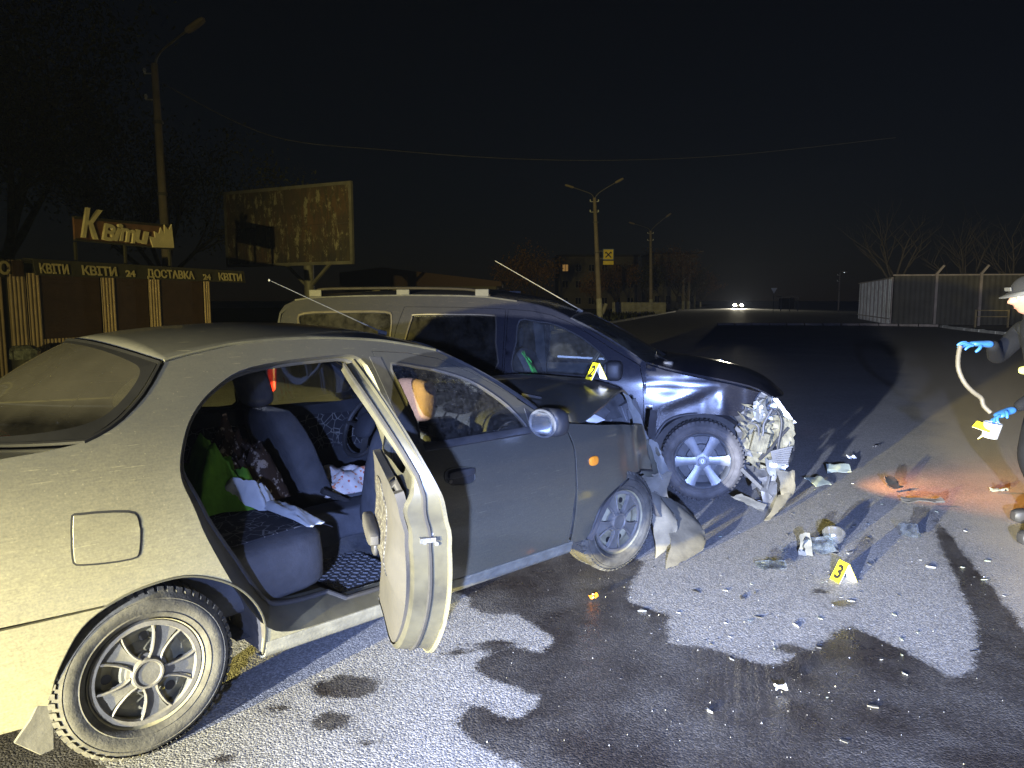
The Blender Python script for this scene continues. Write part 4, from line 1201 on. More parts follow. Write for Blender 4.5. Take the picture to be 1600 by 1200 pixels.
for s in (-1, 1):
    st = 0.07 if s == -1 else 0.1
    outl = v2([(2.48, 0.225), (1.5, 0.225)]) + list(W_ARCH) + v2([(-0.68, 0.26), (-0.745, 0.40), (-0.76, 0.9), (-0.765, 1.31)]) + v2(W_EDGE) + v2([(2.475, 0.9), (2.48, 0.6)])
    hf = inset(dens(v2(W_FD), 0.05), -0.004); hr = inset(dens(v2(W_RD), 0.05), -0.004)
    bs = panel('body_side', outl, ws_(s), M_wpaint, wagon, (0, s, 0), [hf, hr, list(W_QW)], st, 0.02, 0.003 if s == -1 else 0)
    qg = panel('quarter_glass', inset(list(W_QW), -0.012), ws_(s, 0.012), M_glass_dark, wagon, (0, s, 0), (), 0.1, 0.0, 0)
    mb = MB(); mb.tube([Vector((p.x, s * (ys2(p.x, p.y) + 0.002), p.y)) for p in inset(list(W_QW), -0.012)], 0.010, 6, True); mb.build('quarter_seal', M_rail, wagon, True)
    for nm, ol, wn_, gm in (('rear_door', W_RD, W_RDW, M_glass_dark), ('front_door', W_FD, W_FDW, M_glass)):
        d = panel(nm, dens(v2(ol), 0.05), ws_(s), M_wpaint, wagon, (0, s, 0), [list(wn_)], st, 0.018, 0.003 if s == -1 else 0)
        panel('window_glass', inset(list(wn_), -0.012), ws_(s, 0.016), gm, d, (0, s, 0), (), 0.12, 0.0, 0)
        mb = MB(); mb.tube([Vector((p.x, s * (ys2(p.x, p.y) - 0.002), p.y)) for p in wn_], 0.008, 6, True); mb.build('window_seal', M_rubber if nm == 'front_door' else M_rail, d, True)
        low = [p for p in inset(dens(v2(ol), 0.06), 0.03) if p.y < 0.95]
        panel('door_trim', low, ws_(s, 0.08), M_trim_dark, d, (0, -s, 0), (), 0.12, 0.0, 0)
        hx = 0.50 if nm == 'rear_door' else 1.50
        mb = MB(); superbox(mb, (hx, s * (ys2(hx, .86) + 0.012), 0.86), (0.17, 0.035, 0.04), 0.4); mb.build('handle', M_black, d, True)
        mb = MB(); mb.grid([[Vector((x, s * (ys2(x, z) + t), z)) for z, t in ((0.55, 0.001), (0.54, 0.014), (0.47, 0.014), (0.46, 0.001))] for x in [p for p in ([0.45, 0.7, 1.0, 1.32] if nm == 'rear_door' else [1.37, 1.7, 2.0, 2.44])]]); mb.build('side_moulding', M_black, d, True, ang=60)
        if nm == 'front_door':
            mb = MB(); superbox(mb, (2.24, s * 0.965, 1.005), (0.13, 0.19, 0.15), 0.5); mb.bar((2.26, s * 0.80, 0.96), (2.25, s * 0.92, 0.98), 0.06, 0.05); mi = mb.build('mirror', M_black, d, True)
            mb = MB(); superbox(mb, (2.178, s * 0.968, 1.005), (0.02, 0.155, 0.115), 0.5); mb.build('mirror_glass', M_chrome, mi, True)
    mb = MB(); mb.grid([[Vector((p.x, s * (ys2(p.x, p.y) - d_), p.y)) for d_ in (0.004, 0.12, 0.30)] for p in W_ARCH]); mb.build('wheel_well', M_well, wagon, True)
    # roof rail on three feet
    rp = cr([(-0.50, 1.560), (-0.43, 1.610), (-0.34, 1.632), (0.0, 1.637), (0.5, 1.637), (0.9, 1.628), (1.06, 1.612), (1.17, 1.572)], 4)
    mb = MB()
    ring = []
    rows = [[Vector((p.x, s * (0.585 + dy), p.y + dz)) for dy, dz in ((-0.018, 0), (0, 0.014), (0.018, 0), (0, -0.012), (-0.018, 0))] for p in rp]
    mb.grid(rows); rl = mb.build('roof_rail', M_rail, wagon, True, ang=80)
    for fx in (-0.42, 0.40, 1.10):
        mb = MB(); mb.box((fx - 0.06, s * 0.585 - 0.018, 1.565), (fx + 0.06, s * 0.585 + 0.018, 1.628)); mb.build('rail_foot', M_rubber, rl, False, 0.008)
    mb = MB(); mb.tube([Vector((p[0], s * (ys2(p[0], p[1]) - 0.002), p[1] + 0.002)) for p in W_EDGE[2:9]], 0.007, 6); mb.build('roof_gutter', M_black, wagon, True)
    mb = MB(); superbox(mb, (-0.745, s * 0.735, 0.93), (0.09, 0.16, 0.46), 0.3); mb.build('tail_lamp', M_red, wagon, True)
    mb = MB(); mb.grid([[Vector((x + t, s * (ys2(x, z) - d), z)) for (t, d) in ((-0.06, 0.03), (0.05, 0.03), (0.045, 0.12), (-0.05, 0.12), (-0.06, 0.03))] for x, z in ((1.345, 0.28), (1.345, 0.9), (1.34, 1.2), (1.33, 1.47))])
    mb.build('b_pillar', M_trim_dark, wagon, True, ang=40)

# roof, glass, tailgate, bonnet
we = cr([(p[0], p[1]) for p in W_EDGE[2:11]], 4)
def wroof(u, v):
    k = u * (len(we) - 1); i = min(int(k), len(we) - 2)
    d = we[i].lerp(we[i + 1], k - i)
    xc = -0.70 + (1.86 + 0.70) * u
    zc = lerp_prof([(-0.70, 1.575), (-0.4, 1.605), (0.2, 1.63), (0.8, 1.635), (1.06, 1.628), (1.34, 1.587), (1.57, 1.54), (1.75, 1.475), (1.86, 1.425)], xc)
    w = abs(v) ** 2.4
    return Vector((d.x * w + xc * (1 - w), v * ys2(d.x, d.y), d.y * w + zc * (1 - w) + 0.001))
mb = MB(); mb.grid([[wroof(i / 18, v) for v in VV] for i in range(19)]); mb.build('roof', M_wpaint, wagon, True, outdir=(0, 0, 1), thick=0.012, split=False)
mb = MB(); mb.grid([[wroof(i / 18, v * .95) + Vector((0, 0, -0.035)) for v in VV] for i in range(19)]); mb.build('headliner', M_headliner, wagon, True, outdir=(0, 0, -1))
wt = lambda v: wroof(1.0, v * 0.985) + Vector((0.006, 0, -0.005))
def wb(v):
    w = abs(v) ** 2.2
    return Vector((2.62 * (1 - w) + 2.46 * w, v * 0.76, 1.02 * (1 - w) + 1.045 * w))
g = edge_pane(wt, wb, Vector((0.01, 0, 0.016)))
mb = MB(); mb.grid(g); wws = mb.build('windscreen', M_glass, wagon, True, outdir=(0, 0, 1), split=False)
loop = [g[0][j] for j in range(21)] + [g[i][20] for i in range(1, 11)] + [g[10][j] for j in range(19, -1, -1)] + [g[i][0] for i in range(9, 0, -1)]
mb = MB(); mb.tube(loop, 0.011, 6, True); mb.build('window_seal', M_rubber, wws, True)
mb = MB(); mb.grid([[g[1][j] + Vector((-0.01, 0, -0.01)) for j in range(2, 7)], [g[2][j] + Vector((-0.01, 0, -0.01)) for j in range(2, 7)]]); mb.build('sun_visor', M_trim, wagon, thick=0.01)
mb = MB(); mb.tube([(2.66, -0.60, 1.035), (2.52, -0.30, 1.08), (2.50, 0.0, 1.09)], 0.009, 6); mb.tube([(2.60, 0.0, 1.05), (2.50, 0.30, 1.085), (2.46, 0.60, 1.07)], 0.009, 6)
superbox(mb, (2.63, -0.62, 1.04), (0.08, 0.05, 0.04), 0.5); mb.build('wipers', M_black, wagon, True)
mb = MB(); mb.grid([[wroof(0, v * 0.97) for v in VV], [Vector((-0.74, v * 0.66, 1.42)) for v in VV], [Vector((-0.77, v * 0.70, 1.15)) for v in VV], [Vector((-0.79, v * 0.72, 0.80)) for v in VV], [Vector((-0.80, v * 0.74, 0.30)) for v in VV]])
mb.build('tailgate', M_wpaint, wagon, True, outdir=(-1, 0, 0), thick=0.015)
WH_E = [(2.47, 1.045), (2.62, 1.005), (2.8, 0.968), (3.1, 0.912), (3.30, 0.86), (3.43, 0.79)]
WH_C = [(2.60, 1.06), (2.78, 1.045), (2.95, 1.02), (3.22, 0.965), (3.42, 0.88), (3.56, 0.76)]
rows = []
for (xe, ze), (xc, zc) in zip(cr(WH_E, 3), cr(WH_C, 3)):
    r = []
    for v in VV:
        w = abs(v) ** 2.0
        k = max(0, (xe - 3.1) / 0.3) * (1 if v < -0.3 else 0)
        r.append(Vector((xe * w + xc * (1 - w), v * (ys2(xe, ze) - 0.075), ze * w + zc * (1 - w) + 0.012 + 0.02 * k * noise.noise(Vector((xe * 12, v * 8, 0))))))
    rows.append(r)
mb = MB(); mb.grid(rows); mb.build('bonnet', M_wpaint, wagon, True, outdir=(0, 0, 1), thick=0.012, ang=40)

# front wings; the near one is dented along its crease
def wwing(x, z):
    k = max(0.0, (x - 2.95) / 0.4)
    crease = 0.67 + 0.40 * max(0, x - 2.52)
    low = 1 / (1 + math.exp((z - crease) / 0.010))
    dent = 0.018 * low * max(0, min(1, (x - 2.5) / 0.2)) * max(0, min(1, (3.02 - x) / 0.12)) * (1 if z > 0.6 else max(0, (z - 0.45) / 0.15))
    n = noise.noise(Vector((x * 9, z * 9, 3)))
    d2 = 0.007 * math.exp(-((x - 2.62) / 0.12) ** 2 - ((z - 0.87) / 0.06) ** 2)
    return Vector((x, -(ys2(x, z) - dent - d2 - 0.05 * k * k + 0.03 * k * n + 0.002 * noise.noise(Vector((x * 4, z * 4, 0)))), z))
ww = [(2.475, 0.28), (2.515, 0.40), (2.56, 0.50), (2.63, 0.61), (2.75, 0.665), (2.9, 0.682), (3.05, 0.675), (3.15, 0.665), (3.22, 0.70), (3.27, 0.78), (3.31, 0.845), (3.1, 0.905), (2.8, 0.962), (2.62, 1.0), (2.475, 1.042), (2.462, 0.9), (2.47, 0.6)]
fw = panel('front_wing', v2(ww), wwing, M_wpaint, wagon, (0, -1, 0), (), 0.028, 0.006, 0.0015, 50)
fw['label'] = 'dented dark front wing with torn arch edge'
panel('front_wing', v2(ww[:9] + [(3.45, 0.7), (3.40, 0.82), (3.1, 0.905), (2.8, 0.962), (2.62, 1.0), (2.475, 1.042), (2.462, 0.9)]), ws_(1), M_wpaint, wagon, (0, 1, 0), (), 0.09, 0.006, 0)
fa = [Vector((2.905 + 0.385 * math.cos(a), 0.31 + 0.372 * math.sin(a))) for a in [R(-10 + 200 * k / 20) for k in range(21)]]
mb = MB(); mb.grid([[Vector((p.x, -(ys2(2.9, 0.6) - d_), p.y)) for d_ in (0.02, 0.10, 0.20, 0.34)] for p in fa]); mb.build('wheel_well', simple('arch_liner', (0.10, 0.095, 0.10), 0.9, 0, 0.3, 9, 0.2, 0.3, (0.2, 0.19, 0.19), 0.5), wagon, True)
mb = MB(); mb.box((2.45, -0.54, 0.22), (3.3, -0.52, 0.70)); mb.build('inner_wing', M_well, wagon)
arch_m = [wwing(p.x, p.y) + Vector((0, -0.006, 0)) for p in cr(v2(ww[1:7]), 4)]
mb = MB(); mb.tube(arch_m[:16], 0.011, 6); mb.build('arch_trim', M_black, wagon, True)
c = wwing(2.50, 0.727); mb = MB(); superbox(mb, (c.x, c.y - 0.006, c.z), (0.06, 0.022, 0.03), 0.5); mb.build('side_marker', M_white_lens, wagon, True)
mb = MB(); mb.box((-0.72, -0.6, 0.22), (3.1, 0.6, 0.26)); mb.box((-0.5, -0.78, 0.24), (-0.38, 0.78, 0.5)); mb.build('underbody', M_well, wagon)
mb = MB(); mb.grid([[Vector((x, -0.70, z)) for z in (0.26, 0.6)] for x in (0.4, 2.4)]); mb.grid([[Vector((x, 0.70, z)) for z in (0.26, 0.6)] for x in (0.4, 2.4)]); mb.build('inner_sill', M_trim_dark, wagon)

# seats, dashboard, wheel
for y in (-0.36, 0.36):
    mb = MB(); seat_back(mb, 1.42, 0.50, 1.22, 1.08, y, 0.50, 0.15); st = mb.build('front_seat', M_seat, wagon, True, ang=70)
    mb = MB(); superbox(mb, (1.17, y, 1.18), (0.11, 0.27, 0.19), 0.5); mb.build('headrest', M_seat, st, True)
    mb = MB(); superbox(mb, (1.66, y, 0.48), (0.54, 0.50, 0.20), 0.4); mb.build('seat_cushion', M_seat, st, True)
mb = MB(); seat_back(mb, 0.52, 0.50, 0.32, 1.08, 0, 1.28, 0.16); superbox(mb, (0.75, 0, 0.46), (0.52, 1.28, 0.22), 0.4); mb.build('rear_bench', M_seat, wagon, True, ang=70)
mb = MB(); mb.grid([[Vector((p.x - 0.03 * (1 - abs(y) / 0.75), y, p.y)) for p in cr([(2.05, 0.60), (2.02, 0.80), (2.08, 0.98), (2.2, 1.01), (2.55, 1.01)], 4)] for y in [-0.72 + 0.12 * i for i in range(13)]]); mb.build('dashboard', M_trim_dark, wagon, True, outdir=(-1, 0, .5), thick=0.01)
mb = MB(); Mw2 = Matrix.Translation((1.90, 0.36, 0.93)) @ Matrix.Rotation(R(-60), 4, 'Y')
mb.tube([Mw2 @ Vector((0.19 * math.cos(a), 0.19 * math.sin(a), 0)) for a in [2 * math.pi * k / 28 for k in range(28)]], 0.014, 8, True); mb.bar(Mw2 @ Vector((-0.18, 0, 0)), Mw2 @ Vector((0.18, 0, 0)), 0.04, 0.02); mb.bar(Mw2 @ Vector((0, 0, 0)), Mw2 @ Vector((0, 0, -0.3)), 0.05); mb.build('steering_wheel', M_black, wagon, True)
mb = MB(); mb.bar((1.50, 0.775, 0.975), (2.05, 0.775, 0.955), 0.035, 0.02); mb.build('far_window_ledge', M_white, wagon, False, 0.004)
mb = MB(); mb.tube([(1.86, -0.02, 1.432), (1.82, -0.02, 1.455)], 0.014, 8); mb.tube([(1.84, -0.02, 1.45), (1.06, -0.02, 1.89)], [0.0045, 0.0028], 6); mb.build('aerial', M_cap, wagon, True)

# alloy wheels: six straight spokes
def wagon_wheel(x, s, steer=0.0):
    r, w, rim = 0.308, 0.185, 0.214
    Mx = Matrix.Rotation(R(-90), 4, 'X')
    mb = MB()
    mb.lathe([(rim * 0.90, -0.060), (rim * 0.93, -0.078), (rim * 0.98, -0.086), (rim, -0.082), (rim, -0.070), (rim * 0.9, -0.05), (rim * 0.88, 0.08)], 56, Mx)
    mb.lathe([(0.0, -0.072), (0.030, -0.072), (0.034, -0.068), (0.058, -0.066), (0.066, -0.055), (0.066, -0.02)], 40, Mx)
    for k in range(6):
        a0 = R(60 * k + 3)
        def pt(rad, off, y): return Vector((rad * math.cos(a0) - off * math.sin(a0), y, rad * math.sin(a0) + off * math.cos(a0)))
        prof = [(0.050, 0.034), (0.080, 0.030), (0.13, 0.033), (0.18, 0.038), (0.205, 0.048)]
        L = [pt(q, -wd, -0.066 - 0.012 * (q / 0.19)) for q, wd in prof]; U = [pt(q, wd, -0.066 - 0.012 * (q / 0.19)) for q, wd in prof]
        ii = Vector((0, 0.03, 0))
        mb.grid([[p + ii for p in L], L, [(p * .75 + q * .25) + Vector((0, -0.004, 0)) for p, q in zip(L, U)], [(p * .25 + q * .75) + Vector((0, -0.004, 0)) for p, q in zip(L, U)], U, [p + ii for p in U]])
    wh = mb.build('wheel', M_alloy, wagon, True, ang=40)
    mb = MB(); mb.lathe([(0.0, -0.02), (0.12, -0.02), (0.125, 0.0), (rim * 0.88, 0.02)], 40, Mx); mb.build('brake_disc', M_metal_dark, wh, True)
    mb = MB(); tyre_mesh(mb, r, w, rim); mb.build('tyre', M_tyre_dark, wh, True, ang=40)
    # diamond emblem on the centre cap
    mb = MB()
    for sx in (-1, 1):
        mb.bar((0, -0.074, 0.020), (sx * 0.012, -0.074, 0), 0.006, 0.004, (0, 1, 0)); mb.bar((sx * 0.012, -0.074, 0), (0, -0.074, -0.020), 0.006, 0.004, (0, 1, 0))
    mb.build('cap_emblem', M_white, wh)
    wh.location = (x, s * (0.83 - w / 2), 0.309); wh.rotation_euler = (0, 0, (0 if s == -1 else math.pi) + steer)
wagon_wheel(0, -1); wagon_wheel(0, 1); wagon_wheel(2.905, -1, R(3)); wagon_wheel(2.905, 1, R(3))

# --- the smashed corner
cp = lambda px, py, Y: wl(at(px, py, Y))
crumple('lamp_housing', [cp(1168, 640, 5.62), cp(1222, 632, 5.50), cp(1236, 690, 5.44), cp(1162, 700, 5.55)], M_dustbeige, wagon, 13, 12, 0.035, 7, 41, 0.004, 0.012)
crumple('lamp_shell', [cp(1172, 665, 5.52), cp(1205, 662, 5.46), cp(1206, 722, 5.44), cp(1166, 722, 5.50)], M_dustbeige, wagon, 8, 9, 0.03, 12, 43, 0.004, 0.012)
crumple('lamp_reflector', [cp(1178, 628, 5.58), cp(1208, 622, 5.54), cp(1212, 655, 5.48), cp(1176, 660, 5.52)], M_metal, wagon, 8, 8, 0.03, 14, 47, 0.003, 0.015)
crumple('lamp_glass_sliver', [cp(1208, 622, 5.50), cp(1214, 622, 5.50), cp(1244, 660, 5.42), cp(1236, 664, 5.42)], M_white_lens, wagon, 4, 9, 0.01, 14, 49, 0.003, 0.004)
crumple('crash_bracket', [cp(1206, 648, 5.45), cp(1240, 655, 5.40), cp(1242, 700, 5.40), cp(1214, 706, 5.42)], M_dustbeige, wagon, 9, 9, 0.028, 9, 53, 0.004, 0.01)
crumple('torn_wing_edge', [cp(1150, 648, 5.66), cp(1176, 638, 5.60), cp(1172, 700, 5.56), cp(1152, 715, 5.60)], M_brokendark, wagon, 7, 10, 0.04, 10, 57, 0.004, 0.015)
crumple('bonnet_edge_scrap', [cp(1160, 612, 5.70), cp(1200, 612, 5.62), cp(1222, 628, 5.56), cp(1180, 626, 5.60)], M_metal_dark, wagon, 8, 5, 0.03, 12, 59, 0.003, 0.01)
mb = MB()
g0, g1, g2, g3 = cp(1204, 706, 5.40), cp(1238, 698, 5.36), cp(1230, 728, 5.36), cp(1208, 726, 5.38)
for k in range(9):
    t = k / 8
    mb.bar(g0.lerp(g3, t), g1.lerp(g2, t), 0.006, 0.012)
mb.add([g0 + Vector((0, 0.012, 0)), g1 + Vector((0, 0.012, 0)), g2 + Vector((0, 0.012, 0)), g3 + Vector((0, 0.012, 0))], [(0, 1, 2, 3)])
mb.build('ribbed_grille_scrap', M_brokendark, wagon)
crumple('crushed_beam', [cp(1196, 716, 5.40), cp(1236, 722, 5.36), cp(1224, 742, 5.34), cp(1200, 742, 5.36)], M_metal, wagon, 7, 5, 0.035, 14, 61, 0.003, 0.012)
rnd = random.Random(11)
for k in range(34):
    px, py = rnd.uniform(1160, 1238), rnd.uniform(632, 728)
    Y = 5.50 - 0.0014 * (px - 1160) + rnd.uniform(-0.05, 0.03)
    a = cp(px, py, Y); sz = rnd.uniform(0.025, 0.07)
    q = [a + Vector((rnd.uniform(-1, 1), rnd.uniform(-.6, .4), rnd.uniform(-1, 1))) * sz for _ in range(4)]
    crumple('lamp_fragment', q, rnd.choice([M_dustbeige, M_dustbeige, M_metal, M_brokendark, M_black, M_metal_dark]), wagon, 4, 4, 0.010, 9, 70 + k, 0.003, 0.003)
# lamp body: bulb bowl, adjuster tubes, wiring and a battery of ribs
mb = MB(); bc = cp(1192, 640, 5.50)
mb.lathe([(0.0, 0.0), (0.03, 0.005), (0.062, 0.03), (0.075, 0.07), (0.08, 0.072)], 20, Matrix.Translation(bc) @ Matrix.Rotation(R(65), 4, 'Y') @ Matrix.Rotation(R(30), 4, 'X')); mb.build('lamp_bowl', M_metal, wagon, True, ang=50)
for k, (a, b_, r_) in enumerate((((1178, 700), (1206, 640), 0.010), ((1186, 718), (1232, 668), 0.012), ((1170, 660), (1200, 690), 0.009), ((1214, 640), (1222, 720), 0.010))):
    mb = MB(); A0, B0 = cp(a[0], a[1], 5.44), cp(b_[0], b_[1], 5.42); mb.tube(cr([A0, A0.lerp(B0, .3) + Vector((0.02, -0.03, 0.02)), A0.lerp(B0, .7) + Vector((-0.02, -0.02, -0.02)), B0], 4), r_, 7); mb.build('torn_hose', M_black if k % 2 else M_brokendark, wagon, True)
mb = MB(); q0 = cp(1190, 690, 5.43)
mb.box((-0.07, -0.03, -0.08), (0.05, 0.05, 0.07), Matrix.Translation(q0) @ Matrix.Rotation(R(12), 4, 'Y')); mb.build('lamp_block', M_dustbeige, wagon, False, 0.008)
for k in range(5):
    mb = MB(); mb.box((-0.065 + k * 0.024, -0.038, -0.07), (-0.053 + k * 0.024, -0.029, 0.06), Matrix.Translation(q0) @ Matrix.Rotation(R(12), 4, 'Y')); mb.build('block_rib', M_dustbeige, wagon)
# hanging bumper skin, its lining and undertray struts
crumple('hanging_bumper', [cp(1212, 735, 5.30), cp(1240, 735, 5.28), cp(1238, 775, 5.22), cp(1218, 780, 5.20)], M_bumper, wagon, 7, 8, 0.02, 8, 81, 0.005, 0.006, bulge=(0.03, -0.03, 0))
crumple('hanging_bumper_tip', [cp(1216, 772, 5.20), cp(1239, 768, 5.22), wl(gnd(1204, 810, 0.03)), wl(gnd(1194, 812, 0.02))], M_bumper, wagon, 6, 8, 0.015, 8, 83, 0.005, 0.004, bulge=(0.02, -0.02, 0))
crumple('bumper_lining', [cp(1188, 745, 5.45), cp(1214, 742, 5.42), cp(1210, 795, 5.30), cp(1192, 788, 5.34)], M_brokendark, wagon, 6, 8, 0.03, 9, 85, 0.004, 0.012)
crumple('undertray', [cp(1156, 728, 5.62), cp(1200, 726, 5.52), cp(1210, 780, 5.40), cp(1178, 762, 5.50)], M_brokendark, wagon, 7, 8, 0.035, 9, 87, 0.004, 0.02)
mb = MB(); mb.bar(cp(1158, 732, 5.5), cp(1206, 778, 5.36), 0.022, 0.03); mb.bar(cp(1196, 775, 5.38), cp(1204, 738, 5.42), 0.018); mb.build('undertray_struts', M_brokendark, wagon, False, 0.004)
crumple('torn_bracket', [cp(1143, 776, 5.34), cp(1158, 772, 5.34), cp(1198, 788, 5.28), cp(1192, 800, 5.26)], M_bumper, wagon, 5, 9, 0.015, 10, 89, 0.004, 0.006)
crumple('radiator_front', [(3.30, -0.60, 0.80), (3.46, 0.75, 0.80), (3.44, 0.75, 0.25), (3.28, -0.60, 0.28)], M_metal_dark, wagon, 16, 8, 0.04, 6, 91)
crumple('front_bumper', [(3.46, -0.42, 0.56), (3.58, 0.75, 0.56), (3.56, 0.75, 0.24), (3.46, -0.42, 0.26)], M_wpaint, wagon, 14, 7, 0.03, 4, 93, 0.006)
# amber indicator on the front, still lit
mb = MB(); ac = Vector((3.60, -0.22, 0.50)); superbox(mb, ac, (0.05, 0.09, 0.17), 0.4)
amb = mb.build('indicator_lamp', emit('amber_glow', (1.0, 0.32, 0.05), 0.55), wagon, True)
al = bpy.data.lights.new('indicator_light', 'SPOT'); al.energy = 380; al.color = (1.0, 0.36, 0.09); al.spot_size = R(84); al.spot_blend = 1.0; al.shadow_soft_size = 0.03
alo = bpy.data.objects.new('indicator_light', al); COL.objects.link(alo); alo.parent = wagon
alo.location = (3.68, -0.16, 0.46); alo.rotation_euler = Vector((1.0, 0.12, -0.05)).to_track_quat('-Z', 'Y').to_euler()
# green vest draped over the near front seat
mb = MB(); rows = []
for i in range(10):
    for_x = []
    for j in range(8):
        u, v = i / 9, j / 7
        for_x.append(Vector((1.42 + 0.16 * u + 0.02 * noise.noise(Vector((u * 5, v * 4, 1))), -0.52 + 0.10 * v + 0.02 * math.sin(v * 9), 1.10 - 0.28 * u + 0.012 * math.sin(v * 12 + u * 6))))
    rows.append(for_x)
mb.grid(rows); vest = mb.build('safety_vest', M_vest, None, True, ang=70, thick=0.006)
vest.matrix_world = WM; tag(vest, 'bright green safety vest hanging over the front seat of the estate car', 'vest')
# ================================================================== GROUND
WET = [(-0.5, 3.97), (-0.23, 3.71), (-0.21, 3.59), (-0.13, 3.51), (0.0, 3.52), (0.13, 3.33), (0.18, 3.23), (0.14, 3.11), (0.0, 3.17), (-0.11, 3.11), (-0.16, 2.97), (-0.1, 2.87), (0.0, 2.81), (0.09, 2.74), (0.07, 2.65), (0.0, 2.6), (-0.1, 2.69), (-0.19, 2.67), (-0.22, 2.56), (-0.13, 2.42), (0.0, 2.33), (0.06, 2.25), (0.1, 1.9), (2.4, 1.9), (2.5, 2.48), (2.42, 2.95), (2.40, 3.3), (2.75, 4.34), (3.06, 5.29), (2.75, 4.7), (2.19, 3.36), (1.94, 2.99), (1.8, 2.89), (1.74, 3.13), (1.60, 3.41), (1.42, 3.23), (1.08, 2.99), (1.02, 3.05), (0.88, 3.17), (0.72, 3.2), (0.77, 3.51), (0.61, 3.67), (0.64, 3.88), (0.79, 4.23), (0.6, 4.55), (0.1, 4.6), (-0.4, 4.2)]
WET2 = [(-1.95, 2.55), (-1.75, 2.1), (-1.3, 1.75), (-1.0, 1.95), (-1.25, 2.25), (-1.6, 2.5)]
BLOTS = [((-0.66, 2.82), 0.15, 0.10), ((-0.66, 2.58), 0.09, 0.07), ((-0.88, 2.67), 0.05, 0.04), ((1.69, 3.65), 0.07, 0.05), ((1.63, 3.80), 0.06, 0.04), ((1.22, 3.14), 0.09, 0.05), ((-0.08, 3.18), 0.14, 0.05), ((-0.25, 3.12), 0.09, 0.04), ((-0.35, 3.45), 0.06, 0.04),
         ((2.9, 7.6), 0.5, 0.25), ((1.55, 2.75), 0.10, 0.05), ((-0.98, 2.35), 0.05, 0.03), ((-0.5, 2.45), 0.04, 0.03), ((90, -90), 1.3, 0.55), ((90, -90), 1.6, 0.7), ((90, -90), 1.2, 0.35)]
def sdf(x, y):
    p = Vector((x, y)); best = -9
    for poly in (WETV, WET2V):
        d = edge_dist(p, [poly])
        if inside(x, y, poly): best = max(best, d)
        else: best = max(best, -d)
    for (cx, cy), rx, ry in BLOTS:
        q = math.hypot((x - cx) / rx, (y - cy) / ry)
        best = max(best, (1 - q) * min(rx, ry))
    return max(-0.4, min(0.4, best))
WETV, WET2V = v2(WET), v2(WET2)
def axis(lo, hi, f0, f1, step):
    a = []
    x = f0
    while x <= f1 + 1e-6: a.append(x); x += step
    s = step
    while a[-1] < hi: s *= 1.5; a.append(a[-1] + s)
    s = step
    while a[0] > lo: s *= 1.5; a.insert(0, a[0] - s)
    return a
gx = axis(-1500, 1500, -2.4, 4.0, 0.045); gy = axis(-300, 2400, 1.4, 7.0, 0.045)
mb = MB(); mb.grid([[Vector((x, y, 0)) for x in gx] for y in gy])
m, nt = new_mat('asphalt')
v = coords(nt)
at_ = nt.nodes.new('ShaderNodeAttribute'); at_.attribute_name = 'wet'
n_big = tex_noise(nt, v, 0.6, 6, 0.6); n_med = tex_noise(nt, v, 6.0, 6, 0.7); n_edge = tex_noise(nt, v, 9.0, 7, 0.68); n_fine = tex_noise(nt, v, 90, 3, 0.6)
vo = nt.nodes.new('ShaderNodeTexVoronoi'); vo.inputs['Scale'].default_value = 130; nt.links.new(v, vo.inputs['Vector'])
vo2 = nt.nodes.new('ShaderNodeTexVoronoi'); vo2.inputs['Scale'].default_value = 44; nt.links.new(v, vo2.inputs['Vector'])
sepc = nt.nodes.new('ShaderNodeSeparateColor'); nt.links.new(vo.outputs['Color'], sepc.inputs[0])
sepc2 = nt.nodes.new('ShaderNodeSeparateColor'); nt.links.new(vo2.outputs['Color'], sepc2.inputs[0])
base = ramp(nt, n_big, 0.3, 0.72, (0.20, 0.20, 0.20), (0.265, 0.264, 0.26))
base = mixc(nt, math_n(nt, 'MULTIPLY', ramp(nt, n_med, 0.35, 0.7), 0.35), base, (0.165, 0.164, 0.162))
stone = ramp(nt, sepc.outputs[0], 0.25, 0.95, (0.42, 0.42, 0.42), (1.75, 1.74, 1.70))
base = mixc(nt, 0.55, base, stone, 'MULTIPLY')
bright = ramp(nt, sepc2.outputs[1], 0.990, 0.995)
bright = math_n(nt, 'MULTIPLY', bright, ramp(nt, vo2.outputs[0], 0.18, 0.30, (1, 1, 1), (0, 0, 0)))
base = mixc(nt, math_n(nt, 'MULTIPLY', bright, 0.8), base, (0.55, 0.54, 0.50))
w = math_n(nt, 'ADD', at_.outputs['Fac'], math_n(nt, 'MULTIPLY', math_n(nt, 'SUBTRACT', n_edge, 0.5), 0.11))
w = math_n(nt, 'ADD', w, math_n(nt, 'MULTIPLY', math_n(nt, 'SUBTRACT', n_fine, 0.5), 0.09))
mr = nt.nodes.new('ShaderNodeMapRange'); mr.interpolation_type = 'SMOOTHSTEP'; mr.inputs['From Min'].default_value = -0.006; mr.inputs['From Max'].default_value = 0.022
nt.links.new(w, mr.inputs['Value'])
mr2 = nt.nodes.new('ShaderNodeMapRange'); mr2.interpolation_type = 'SMOOTHSTEP'; mr2.inputs['From Min'].default_value = -0.10; mr2.inputs['From Max'].default_value = 0.03
nt.links.new(w, mr2.inputs['Value'])
halo = math_n(nt, 'MULTIPLY', math_n(nt, 'MULTIPLY', mr2.outputs[0], 0.42), ramp(nt, tex_noise(nt, v, 14, 6, 0.75), 0.42, 0.62))
wet_core = math_n(nt, 'MAXIMUM', mr.outputs[0], halo)
wetf = math_n(nt, 'MULTIPLY', wet_core, ramp(nt, tex_noise(nt, v, 2.4, 4), 0.25, 0.6, (0.72, 0.72, 0.72), (1, 1, 1)))
sepg = nt.nodes.new('ShaderNodeSeparateXYZ'); nt.links.new(v, sepg.inputs[0])
